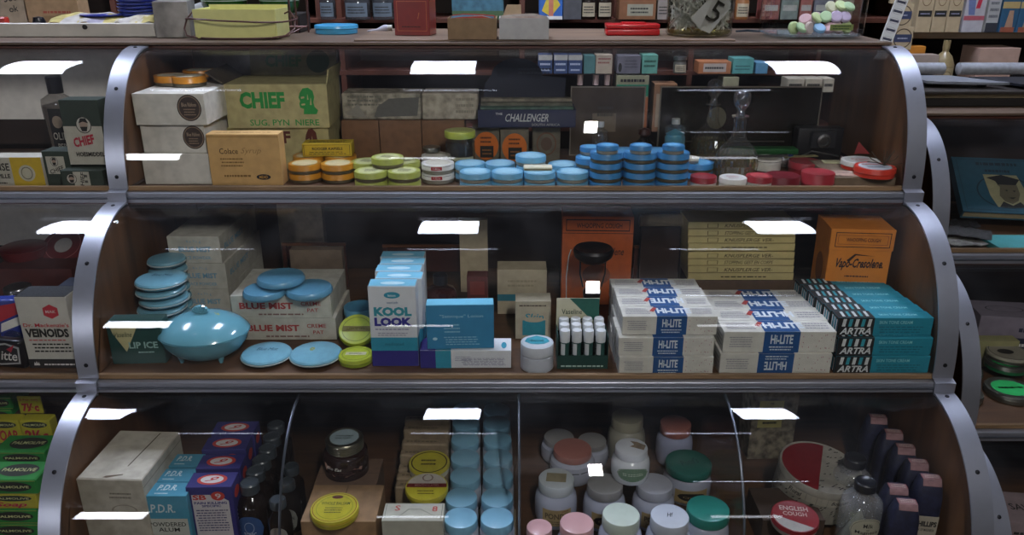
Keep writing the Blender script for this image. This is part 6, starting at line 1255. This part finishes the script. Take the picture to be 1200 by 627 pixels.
carton('metal_box', 'battered grey-white metal box with slanting top beside the yellow bin', 'box', (184, 0), (222, 0), CT + .001, h=.085, depth=.15, m=mat('#8d8985', .45, 0, .35, 14, 'painted_metal'), Y=2.04, rot=R(14))
# yellow bin with wire
YBN = plas('#c4c27c'); Yb = 2.02; xa, xb = xat(233, Yb, CT), xat(328, Yb, CT); hb = zat(12, Yb) - CT
o = empty('yellow_bin', ((xa + xb) / 2, Yb + .04, CT + .004)); tag(o, 'pale yellow open plastic bin in a brown wire holder', 'bin'); W = xb - xa; mb = MB()
t_ = .003; mb.prism([(-W / 2 + .004, 0), (W / 2 - .004, 0), (W / 2, hb), (-W / 2, hb)], 'y', -.06, -.057, YBN); mb.prism([(-W / 2 + .004, 0), (W / 2 - .004, 0), (W / 2, hb + .006), (-W / 2, hb + .006)], 'y', .057, .06, YBN)
mb.box(-W / 2, -W / 2 + t_, -.057, .057, 0, hb, YBN); mb.box(W / 2 - t_, W / 2, -.057, .057, 0, hb, YBN); mb.box(-W / 2 + .004, W / 2 - .004, -.057, .057, 0, t_, YBN); mb.build('tub', o)
BRW = mat('#4a2c28', .4, .2, .1, 60, 'wire')
def oval(z, ry, rx, n=40, cx=0, wob=0): return [(cx + rx * math.copysign(abs(math.cos(2 * math.pi * i / n)) ** .8, math.cos(2 * math.pi * i / n)), -.002 + ry * math.sin(2 * math.pi * i / n), z + wob * math.sin(4 * math.pi * i / n)) for i in range(n)]
mb = MB(); mb.tube(oval(hb * .62, .085, W / 2 + .035, wob=.004), .0021, BRW, 8, True); mb.build('wire_ring', o)
mb = MB(); mb.tube(oval(.001, .082, W / 2 + .012), .0021, BRW, 8, True); mb.build('wire_ring', o)
for s_ in (-1, 1): mb = MB(); mb.tube([(s_ * (W / 2 - .01), -.075, .002), (s_ * (W / 2 + .02), -.06, .006), (s_ * (W / 2 + .036), -.03, hb * .3), (s_ * (W / 2 + .034), -.01, hb * .62), (s_ * (W / 2 + .02), .0, hb * .9), (s_ * (W / 2 + .004), .01, hb * .8)], .002, BRW, 8); mb.build('wire_handle', o)
# green bottles behind
for (px, w_, lab) in ((270, 50, 'dark green glass bowl behind the yellow bin, left'), (333, 44, 'green glass bowl with white lines behind the yellow bin, right')):
    Y = 2.28; r = w_ / 2 / ppm(Y, CT); mb = MB(); mb.lathe([(0, 0), (r * .8, 0), (r, .02), (r, .09), (r * .9, .1), (0, .1)], mat('#1f4a1a', .2, 0, .1, 30, 'green_glass', .3), 32)
    for q in (.030, .038): mb.lathe([(r * 1.003, q), (r * 1.003, q + .002)], ink('#9aa89a'), 32)
    tag(mb.build('green_bowl', None, (xat(px, Y, CT), Y - .02, CT + .05)), lab, 'bowl')
mb = MB(); mb.box(-.14, .14, -.06, .06, 0, .048, mat('#1c1614', .6), .002); tag(mb.build('dark_crate', None, (xat(300, 2.27, CT), 2.26, CT + .0005)), 'low dark crate under the green bowls', 'crate')
mb = MB(); Yw = 2.2
for px in (342, 349, 362):
    xx = xat(px, Yw, CT); mb.tube([(xx, Yw, CT + .002), (xx, Yw, CT + .15)], .0025, BRW)
mb.tube([(xat(318, Yw, CT), Yw - .03, CT + .02), (xat(362, Yw, CT), Yw - .02, CT + .018)], .0022, mat('#8a6a68', .4)); mb.tube([(xat(345, Yw, CT), Yw - .05, CT + .002), (xat(362, Yw, CT), Yw, CT + .02), (xat(362, Yw, CT), Yw + .02, CT + .10)], .0022, BRW)
tag(mb.build('wire_rack'), 'thin dark wire rack standing right of the yellow bin', 'rack')
x, y = onct(391, 40); round_tin('plastic_dish', 'round bright blue plastic lid lying flat on the counter', 'dish', x, y + .04, CT, 25 / ppm(y + .04, CT), .022, plas('#3f8fb8'), plas('#3f8fb8'), lidh=.5)  # a loose blue lid on the counter
mb = MB(); mb.tube([(-.035, 0, .003), (-.01, 0, .005), (.012, 0, .010), (.02, 0, .011)], [.0015, .004, .010, .009], plas('#a5a3b0'), 12); mb.tube([(.0205, 0, .011), (.032, 0, .011)], .008, plas('#b9b5ac'), 12)
tag(mb.build('ointment_tube', None, (xat(446, 2.22, CT), 2.22, CT + .001)), 'small white and purple ointment tube lying left of the red tin', 'tube')
mb = MB(); mb.box(-.29, .62, -.165, .165, 0, .004, mat('#6f5a48', .6, 0, .2, 40, 'wood'), .001); tag(mb.build('thin_board', None, (xat(560, 2.1, CT), 2.125, CT + .0004)), 'thin brown board lying on the counter under the red tin and boxes', 'board')
C2 = CT + .0046
# red tin
RT_ = tinp('#741710'); x0, y0 = on(463, 41, C2); W = (515 - 463) / ppm(y0, CT + .05); 
def redtop(o, W, D, H):
    mb = MB(); mb.box(-W / 2 - .001, W / 2 + .001, -D / 2 - .001, D / 2 + .001, H + .0003, H + .012, mat('#1c1414', .4), .002); mb.build('lid', o)
carton('tea_tin', 'square dark red tin with gold outline standing on the counter', 'tin', (463, 0), (505, 0), C2, h=.088, depth=.07, m=RT_, Y=y0, ops=[('b', 'front', .08, .12, .92, .93, .012, ink('#b0603a')), ('l', 'front', .2, .2, .8, .28, 1, ink('#3a0c0a')), ('b', 'right', .1, .12, .9, .93, .012, ink('#b0603a')), ('p', 'front', [(.66, .45), (.68, .45), (.72, .62), (.70, .62)], ink('#a8603a'))], rot=R(-8), extra=redtop)
# open boxes
def openbox(name, lab, pa, pb, py, ptop, m, D=.09, papers=('#a8382e', '#5f8fb0', '#b9b5ac')):
    x0, y0 = on(pa, py, C2); x1 = xat(pb, y0, C2); H = zat(ptop, y0) - C2; W = x1 - x0; o = empty(name, ((x0 + x1) / 2, y0 + D / 2, C2 + E)); tag(o, lab, 'box', 'open boxes of papers on the counter'); mb = MB(); t = .0018
    mb.box(-W / 2, W / 2, -D / 2, -D / 2 + t, 0, H, m); mb.box(-W / 2, W / 2, D / 2 - t, D / 2, 0, H, m); mb.box(-W / 2, -W / 2 + t, -D / 2 + t, D / 2 - t, 0, H, m); mb.box(W / 2 - t, W / 2, -D / 2 + t, D / 2 - t, 0, H, m); mb.box(-W / 2 + t, W / 2 - t, -D / 2 + t, D / 2 - t, 0, t, m); mb.build('box_tray', o)
    rnd = random.Random(len(lab))
    for k in range(7):
        c_ = papers[k % len(papers)]; mb = MB(); yy = -D / 2 + .01 + k * .011; hh = H + rnd.uniform(-.002, .008); xs = rnd.uniform(-.01, .01)
        pts = [(-W / 2 + .006 + xs * .3, .003), (W / 2 - .008, .003), (W / 2 - .008 + xs * .3, hh - .004), (W * .2, hh + rnd.uniform(-.002, .003)), (-W * .2, hh), (-W / 2 + .006, hh - .003)]
        mb.prism(pts, 'y', yy, yy + .0012, paper(c_, .15)); q = mb.build('paper_sachet', o)
    return o, y0
openbox('open_carton', 'brown open cardboard box filled with papers, right of the red tin', 525, 582, 46, 21, paper('#7d6448', .1))
o_, yw = openbox('open_carton', 'white open box of papers, right of the brown one', 585, 643, 46, 21, paper('#a5a3a2', .06), papers=('#b9a8a0', '#a33a34', '#b5b2ac'))
mb = MB(); mb.prism([(-.02, 0), (.024, 0), (.022, .075), (-.012, .075), (-.022, .05)], 'y', 0, .003, paper('#b09a7d', .08)); tag(mb.build('folded_card', None, (xat(600, yw + .1, CT), yw + .093, C2)), 'tan folded card standing behind the white open box', 'card')
# red stapler-like case
x0, y0 = onct(742, 44); o = empty('red_case', (x0, y0 + .03, CT + .0052)); tag(o, 'bright red plastic case lying on the counter beside the pin jar', 'case'); W = 63 / ppm(y0, CT)
RP = mat('#b3141c', .3, 0, .03, 30, 'plastic', .3); mb = MB(); mb.box(-W / 2, W / 2, -.025, .025, 0, .016, RP, .004); mb.build('base', o); mb = MB(); mb.box(-W / 2, W / 2, -.025, .025, .0165, .028, RP, .005); mb.box(-W * .2, W * .24, -.02, .02, .0281, .031, RP, .003); mb.build('lid', o)
# pin jar
Yj = 2.08; xj = xat(818, Yj, CT); rj = 38 / ppm(Yj, CT); o = empty('pin_jar', (xj, Yj, CT + .0052)); tag(o, 'large glass jar packed with safety pins and a handwritten 5 tag', 'jar')
mb = MB(); mb.lathe([(0, 0), (rj * .93, 0), (rj, .006), (rj, .20)], glass((.9, .9, .86), 1, 0, .02, .06), 48); mb.lathe([(0, .005), (rj * .9, .005), (rj * .97, .010), (rj * .97, .198)], glass((.95, .95, .9), .6, 0, .02, .03), 48); mb.build('glass_body', o)
q = MB(); q.lathe([(0, .0052), (rj * .9, .0052), (rj * .95, .012), (0, .013)], glass((.75, .7, .35), .5, .1, .05, .04), 32); q.build('glass_base', o)
rnd = random.Random(11); PIN = mat('#b9b9b6', .3, .35); 
pins = MB()
for k in range(700):
    a = rnd.uniform(0, 2 * math.pi); rr = rj * math.sqrt(rnd.uniform(.3, .72)); p = Vector((rr * math.cos(a), rr * math.sin(a), rnd.uniform(.018, .16))); d = Vector((rnd.uniform(-1, 1), rnd.uniform(-.5, .5), rnd.uniform(-1, 1))).normalized(); L_ = rnd.uniform(.012, .018)
    e = [p - d * L_, p + d * L_]; e = [Vector((v.x * min(1, rj * .9 / max(1e-6, math.hypot(v.x, v.y))), v.y * min(1, rj * .9 / max(1e-6, math.hypot(v.x, v.y))), max(.014, v.z))) for v in e]
    n_ = d.orthogonal().normalized() * .003; pins.tube([e[0], e[1], e[1] + n_, e[0] + n_ * .7], .0008, PIN, 4)
pp = pins.build('safety_pins', o); pp['kind'] = 'stuff'
mb = MB(); f = cyl(rj * .95, .010, R(84), .10, 0, R(14)); Mt = None
pts = [(.0, .35), (.2, .1), (.42, .0), (.95, .55), (1, .68), (.62, 1), (.5, 1)]
n_ = 10; 
card_ = [f(a, b) for a, b in pts]; mb.add(card_, [list(range(len(card_)))], paper('#b5b5be', .04))
f2 = cyl(rj * .95 + .0012, .010, R(84), .10, 0, R(14)); pr(mb, f2, ('t', '5', .38, .25, .66, .75, BLK, {'rot': R(-28), 'bold': .0}))
mb.build('price_tag', o)
# small scissors
mb = MB(); BS = met('#3a4450', .35); mb.tube([(-.03, 0, .003), (0, .004, .004), (.03, -.002, .003)], .002, BS); mb.tube([(-.03, .008, .003), (0, .004, .006), (.034, .010, .003)], .002, BS)
for s_ in (0, 1): mb.tube([(.036 + .008 * math.cos(t * math.pi / 6), .001 + s_ * .013 + .005 * math.sin(t * math.pi / 6), .003) for t in range(12)], .0015, BS, 6, True)
tag(mb.build('small_scissors', None, (xat(876, 2.15, CT), 2.15, CT + .0052)), 'small dark scissors lying between the two glass jars', 'scissors')
# sweets jar: squarish
Yj = 2.09; xj = xat(948, Yj, CT); o = empty('sweets_jar', (xj, Yj, CT + .0052)); tag(o, 'large rounded square glass jar holding pastel sweets', 'jar'); W = 107 / ppm(Yj, CT) ; G = glass((.88, .92, .92), 1, 0, .02, .07)
def rsq(wx, wy, z, n=40, e=.45): return [(wx * math.copysign(abs(math.cos(2 * math.pi * i / n)) ** e, math.cos(2 * math.pi * i / n)), wy * math.copysign(abs(math.sin(2 * math.pi * i / n)) ** e, math.sin(2 * math.pi * i / n)), z) for i in range(n)]
mb = MB(); lv_ = [(.45, .001), (.5, .006), (.5, .2)]; vs = []; fs = []
for a, z in lv_: vs += rsq(W * a, W * a * .8, z)
for i in range(2):
    for k in range(40): fs.append([i * 40 + k, i * 40 + (k + 1) % 40, i * 40 + 40 + (k + 1) % 40, i * 40 + 40 + k])
fs.append(list(range(40))[::-1]); mb.add(vs, fs, G, True); mb.build('glass_body', o)
mb = MB(); vs = rsq(W * .47, W * .37, .0015) + rsq(W * .47, W * .37, .006); fs = [list(range(40))[::-1], [40 + k for k in range(40)]] + [[k, (k + 1) % 40, 40 + (k + 1) % 40, 40 + k] for k in range(40)]; mb.add(vs, fs, glass((.8, .86, .88), 1, .25, .03, .1), True); mb.build('glass_base', o)
cols = ['#b9c48f', '#c9a0a4', '#b5a0b8', '#7fa3c4', '#c4bfa0', '#a3b98f', '#c8b0a8']
cn = ['pale green', 'pink', 'mauve', 'blue', 'cream', 'green', 'peach']
spots = [(-.020, -.04, .012, 0), (-.008, -.052, .013, 5), (.008, -.05, .012, 6), (.028, -.05, .012, 3), (.048, -.046, .012, 1), (.066, -.042, .013, 6), (.086, -.036, .013, 0), (.002, -.035, .03, 1), (.024, -.036, .033, 0), (.043, -.034, .035, 5), (.062, -.038, .035, 2), (.080, -.034, .035, 2), (.055, -.02, .055, 4), (.074, -.02, .058, 0), (.090, -.02, .056, 5), (.033, .0, .03, 6), (.012, .0, .02, 4), (.085, .0, .05, 0)]
for k, (dx, dy, dz_, ci) in enumerate(spots):
    rr = .0155; rnd = random.Random(k); x_ = -.055 + (dx + .02) * 1.25; M = Matrix.Rotation(rnd.uniform(.5, 1.5), 4, 'X') @ Matrix.Rotation(rnd.uniform(-.6, .6), 4, 'Y')
    mb = MB(); mb.lathe([(0, -.0055), (rr * .8, -.005), (rr, -.002), (rr, .002), (rr * .8, .005), (0, .0055)], mat(cols[ci], .6, 0, .05, 60, 'sugar'), 20, M=M)
    xx = min(x_, W / 2 - .022); rown = 'bottom layer' if dz_ < .02 else ('upper heap' if dz_ > .045 else 'middle layer')
    side = '%s from the left' % ['first', 'second', 'third', 'fourth', 'fifth', 'sixth', 'seventh'][k if k < 7 else (k - 7 if k < 12 else (k - 12 if k < 15 else k - 15))]
    tag(mb.build('round_sweet', None, (xj + xx, Yj + dy, CT + .0052 + dz_ * 1.12 + .006)), '%s round sweet in the jar, %s%s, %s' % (cn[ci], rown, ' rear' if k > 14 else '', side), 'sweet', 'pastel sweets in the jar')
mb = MB(); mb.box(-.028, .028, -.002, 0, 0, .014, paper('#8f9a5a')); pr(mb, planar(((-.028, -.002, 0), (1, 0, 0), (0, 0, 1), (0, -1, 0), .056, .014), .0004), ('l', .1, .1, .9, .9, 2, ink('#2a4a2a'))); tag(mb.build('paper_slip', None, (xj + .045, Yj - W * .37, CT + .022)), 'small green printed slip inside the sweets jar', 'slip')
# white strip with stickers at the case corner
Yp = 1.97; pa = (1031, 50); pb = (1050, 50); pc = (1062, -15); pd = (1043, -15)
x0, x1 = xat(1031, Yp, CT), xat(1046, Yp, CT); H = .12; o = empty('sticker_strip', (x0, Yp, CT + .001)); tag(o, 'bright white leaning strip with round printed stickers at the counter corner', 'sticker strip'); Wd = x1 - x0
M = Matrix.Rotation(R(13), 4, 'Y'); mb = MB(); mb.box(0, Wd, 0, .003, 0, H, mat('#d9dce2', .3, 0, .02, 30, 'plastic'), .0005, M)
fr = planar(((0, 0, 0), (1, 0, 0), (0, 0, 1), (0, -1, 0), Wd, H), .0006)
for k in range(6):
    b = .06 + k * .18; mp = lambda u, v: M @ fr(u, v); pr(mb, mp, ('c', .5, b, .42, .055, ink('#8a8e98'), {'ring': .03})); pr(mb, lambda u, v: M @ (fr(u, v) + Vector((0, -.0004, 0))), ('r', .15, b - .022, .85, b + .022, ink('#3a4058')))
mb.build('strip', o)

# ================================================================ WALL SHELVES BEHIND
S1 = zat(20.5, WY); S2 = zat(82, WY); S3 = zat(148, WY)
def wbox(label, a, b, top, m, ops=(), s=S1, d=.08, cat='box', name='product_box', group=None):
    Y = WY - .10; x0, x1 = xat(a, Y, s), xat(b, Y, s); base = s; h = zat(top, Y) - s
    return carton(name, label, cat, (a, 0), (b, 0), s, h=h, depth=d, m=m, ops=ops, Y=Y, group=group)
def wbottle(label, px, w_, top, s, m, capm, labm, name='shelf_bottle', cat='bottle', group='bottles on the wall shelves', neck=.4):
    Y = WY - .08; r = w_ / 2 / ppm(Y, s); h = zat(top, Y) - s
    return bottle(name, label, cat, xat(px, Y, s), Y, s, [(0, 0), (r * .95, 0), (r, .003), (r, h * .6), (r * .9, h * .68), (r * neck, h * .78), (r * neck, h * .84), (0, h * .84)], m, capm, [(r * neck * 1.15, h * .82), (r * neck * 1.15, h), (0, h)], group, lab=[(r, h * .1, 110, h * .45, labm, [('l', .1, .2, .9, .8, 3, BLK)])])
BRG = mat('#1f1612', .12, 0, .05, 40, 'brown_glass', 0, 0)
CRL = paper('#a89c84', .06)
wbox('blue and white packet with yellow splash on the upper wall shelf', 632, 659, -12, paper('#2f5fa8', .06), [('p', 'front', [(.1, .3), (.5, .1), (.9, .5), (.6, .9), (.3, .7)], ink('#c9b13a')), ('p', 'front', [(.4, .1), (.6, .1), (.6, .9), (.4, .8)], ink('#b9705a')), ('r', 'front', 0, 0, 1, .12, WHT)])
wbox('plain grey box on the upper wall shelf beside the blue packet', 660, 681, -12, paper('#4a4a4e', .1))
wbottle('dark bottle with cream label on the upper shelf, left of a pair', 689, 17, -14, S1, BRG, plas('#1a1414'), CRL)
wbottle('dark bottle with cream label on the upper shelf, right of a pair', 708, 17, -14, S1, BRG, plas('#1a1414'), CRL)
wbox('brown box with grey label on the upper wall shelf', 725, 768, -14, paper('#7a4f30', .08), [('r', 'front', .22, .12, .92, .5, paper('#8f8a78')), ('l', 'front', .3, .18, .85, .42, 2, BLK)])
wbox('small white-grey box right of the brown box on the upper shelf', 770, 782, -5, paper('#8a8078', .08), [('l', 'front', .1, .2, .9, .6, 3, BLK)])
wbottle('orange-brown jar on the upper shelf between the glass jars', 868, 16, -12, S1, mat('#8a5a34', .3), plas('#8a5a34'), CRL, neck=.8)
for i, (a, b, c_) in enumerate(((893, 912, '#8a4a44'), (914, 934, '#7a8078'), (936, 950, '#a05a50'), (952, 974, '#6a6470'), (976, 998, '#8f7a6a'))):
    wbox('tall narrow packet behind the sweets jar, %s' % ['reddish, first', 'grey green, second', 'salmon, third', 'mauve grey, fourth', 'tan, fifth'][i], a, b, -12, paper(c_, .15), [('r', 'front', .1, .3, .9, .5, paper('#a8a098'))], group='packets behind the sweets jar')
for i, (px, w_) in enumerate(((385, 18), (420, 30), (450, 26))):
    wbottle('dim glass jar on the shelf left of the red tin, %s' % ['leftmost', 'middle', 'rightmost'][i], px, w_, -14, S1, glass((.55, .6, .66), 1, .14, .05, .1), met('#9aa4ad', .25), paper('#5f6a74'), 'shelf_jar', 'jar', 'dim glass jars', neck=.85)
wbox('pale blue-green box glimpsed above the brown open box', 530, 590, -12, paper('#3f6a7c', .2), [('r', 'front', 0, 0, 1, .3, ink('#3f5a3a'))])
# second shelf row (seen through the top tier)
for i, a in enumerate((631, 649, 666)):
    wbox('small navy and white printed box through the glass, %s of three' % ['left', 'middle', 'right'][i], a, a + 16, 64, paper('#2a3c62', .06), [('r', 'front', 0, .72, 1, 1, paper('#a8a49c')), ('l', 'front', .1, .4, .9, .64, 1, ink('#a8b0c0')), ('l', 'front', .15, .1, .85, .32, 1, ink('#a8b0c0'))], s=S2, group='navy boxes on the second wall shelf')
wbox('small teal box right of the three navy boxes', 684, 697, 65, paper('#3f6a68', .08), s=S2); wbox('cream printed box on the second wall shelf', 698, 717, 64, paper('#a0907c', .06), [('l', 'front', .1, .5, .9, .9, 2, ink('#7a3a34'))], s=S2)
wbox('wide grey box with dark drop mark on the second wall shelf', 723, 750, 65, paper('#66626a', .08), [('c', 'front', .12, .35, .08, .25, BLK), ('l', 'front', .3, .3, .9, .8, 3, ink('#4a464e'))], s=S2)
wbox('mint and white box on the second wall shelf', 752, 770, 64, paper('#5f9a88', .06), [('l', 'front', .1, .3, .9, .8, 2, ink('#2f5a4c'))], s=S2)
wbottle('small silver lidded jar on the second wall shelf', 796, 15, 66, S2, mat('#55524c', .3), met('#9a9a98', .3), CRL, 'shelf_jar', 'jar', None, neck=.9)
wbox('orange box with white label under a purple one on the second shelf', 818, 856, 72, paper('#a0623a', .08), [('r', 'front', .15, .15, .85, .85, paper('#a89a90')), ('l', 'front', .2, .3, .8, .7, 1, BLK)], s=S2)
wbox('pale teal box on the second wall shelf behind the decanter', 858, 882, 68, paper('#4f8f8a', .06), [('l', 'front', .1, .2, .9, .6, 2, ink('#2a5a5a'))], s=S2)
wbox('small sky blue packet at the right on the second wall shelf', 885, 899, 73, paper('#4f7f9a', .06), s=S2)
for i, (px) in enumerate((678, 696, 709)): wbottle('dark bottle with white cap and arched label on the third wall shelf, %s' % ['left', 'middle', 'right'][i], px, 15, 87, S3, BRG, plas('#a8908a'), paper('#9a9aa4'), group='white capped bottles')
wbox('green banded box stacked over an orange band on the third wall shelf', 720, 757, 88, paper('#8f8a6a', .06), [('r', 'front', 0, .64, 1, .84, ink('#1f7a58')), ('r', 'front', 0, .0, 1, .62, ink('#a05a34')), ('l', 'front', .1, .86, .9, .97, 1, BLK)], s=S3)
wbox('tan box tilted at the third wall shelf between the plaques', 764, 790, 98, paper('#8a6040', .08), [('r', 'front', .1, .1, .5, .8, paper('#a08a70'))], s=S3)
wbox('cream small box behind the decanter stopper', 842, 860, 90, paper('#8a8468', .06), s=S3)
for i, (a, b) in enumerate(((922, 941), (943, 962), (964, 976))): wbox('small cream box with dark lettering above the black plaque, %s of three' % ['left', 'middle', 'right'][i], a, b, 92, paper('#a09684', .06), [('l', 'front', .1, .3, .9, .8, 1, BLK)], s=zat(103, WY), group='cream boxes above the plaque')
# right-hand shelving stock
R1 = zat(35, WY)
TB = paper('#a89678', .06); OV = ink('#2a3350')
def rbox(label, a, b, top, m, ops=(), base=R1, Y=WY - .1, group=None, d=.08): return carton('product_box', label, 'box', (a, 0), (b, 0), base, h=zat(top, Y) - base, depth=d, m=m, ops=ops, Y=Y, group=group, rot=R(1))
Yr_ = 2.9
zz = CAMZ - .36
for k in range(6):
    Yq_ = WY - .19; z_ = zat(58, Yq_) + k * .077
    carton('oval_label_box', 'tan box with round dark blue oval label in the column beside the white strip, %s' % ['lowest', 'second', 'third', 'fourth', 'fifth', 'topmost'][k], 'box', (1044, 0), (1067, 0), z_, h=.0765, depth=.02, m=TB, Y=Yq_, ops=[('c', 'front', .5, .5, .46, .44, ink('#4a3a2a'), {'ring': .05}), ('r', 'front', .06, .34, .94, .68, OV), ('l', 'front', .2, .44, .8, .58, 1, ink('#9a9aa8'))], group='column of oval labelled boxes')
mb = MB(); zs_ = zat(58, WY - .19); mb.box(-.04, .03, -.0, .028, 0, zs_, DWZ, .001); tag(mb.build('wooden_post', None, (xat(1056, WY - .19, zs_), WY - .19, 0)), 'dark wooden post carrying the column of oval labelled boxes', 'post')
for i, (a, b) in enumerate(((1071, 1089), (1090, 1106), (1107, 1123))): rbox('tan box with black arched label, %s of three on the right shelf' % ['left', 'middle', 'right'][i], a, b, -14, TB, [('r', 'front', .08, .36, .95, .5, BLK), ('l', 'front', .2, .4, .85, .46, 1, ink('#8a8aa0')), ('c', 'front', .5, .75, .3, .15, ink('#6a543a'), {'ring': .04})], group='tan boxes with black labels')
rbox('white and grey box with red band on the right shelf', 1126, 1150, -14, paper('#a3a0a4', .06), [('r', 'front', 0, .28, 1, .38, ink('#a0505a')), ('p', 'front', [(.2, .4), (.5, .4), (.4, 1), (0, 1)], ink('#5f6a90')), ('p', 'front', [(.5, .55), (.7, .55), (.8, .9), (.6, .95)], RDI)])
rbox('narrow white box on the right shelf', 1153, 1167, -14, paper('#9a9a98', .06), [('r', 'front', 0, 0, 1, .22, ink('#2a2c34')), ('l', 'front', .1, .3, .9, .9, 4, ink('#5a5a60'))])
for i, (a, b) in enumerate(((1169, 1189), (1190, 1210))): rbox('blue box with tan figure on the right shelf, %s' % ['left', 'right'][i], a, b, -14, paper('#1f4a66', .06), [('r', 'front', 0, .55, 1, .7, ink('#a08a5a')), ('p', 'front', [(.3, .05), (.8, .05), (.7, .5), (.45, .5)], ink('#9a7a64')), ('r', 'front', .1, .0, .9, .12, ink('#8a4a34'))], group='blue boxes on the right shelf')
R2 = zat(98, WY)
rbox('small orange box under the right shelf', 1062, 1081, 54, paper('#b0701c', .05), base=zat(76, WY), d=.05); rbox('pale box beneath the small orange box', 1060, 1092, 64, paper('#9a8a80', .06), base=zat(98, WY) - .03, Y=WY - .16, d=.05)
rbox('pinkish cardboard box in the shadow under the right shelf', 1140, 1187, 56, paper('#a5887a', .06), base=zat(98, WY), d=.12)
Yl = WY - .1; bottle('liquor_bottle', 'cream labelled bottle with narrow neck under the right shelf', 'bottle', xat(1108, Yl, 1.3), Yl, zat(98, Yl), [(0, 0), (.034, 0), (.037, .004), (.037, .07), (.025, .10), (.011, .115), (.010, .13), (0, .13)], mat('#8a7a58', .3), plas('#8a7a58'), [(.012, .125), (.012, .155), (0, .155)], lab=[(.037, .01, 100, .05, paper('#a89878'), [('c', .5, .5, .25, .3, ink('#7a6a4a'), {'ring': .05})])])
o = empty('low_shelf', (2.20, WY, zat(98, WY) - .0205)); tag(o, 'dim lower board behind the metal rollers', 'shelf'); mb = MB(); mb.box(-.72, .9, -.19, .1, 0, .02, mat('#3a2a20', .6, 0, .2, 30, 'wood')); mb.build('board', o)
mb = MB(); mb.box(-.7, -.66, -.12, -.08, -(zat(98, WY) - .021), 0, mat('#3a2a20', .6, 0, .2, 30, 'wood')); mb.box(.8, .84, -.15, -.11, -(zat(98, WY) - .021), 0, mat('#3a2a20', .6, 0, .2, 30, 'wood')); mb.build('legs', o)
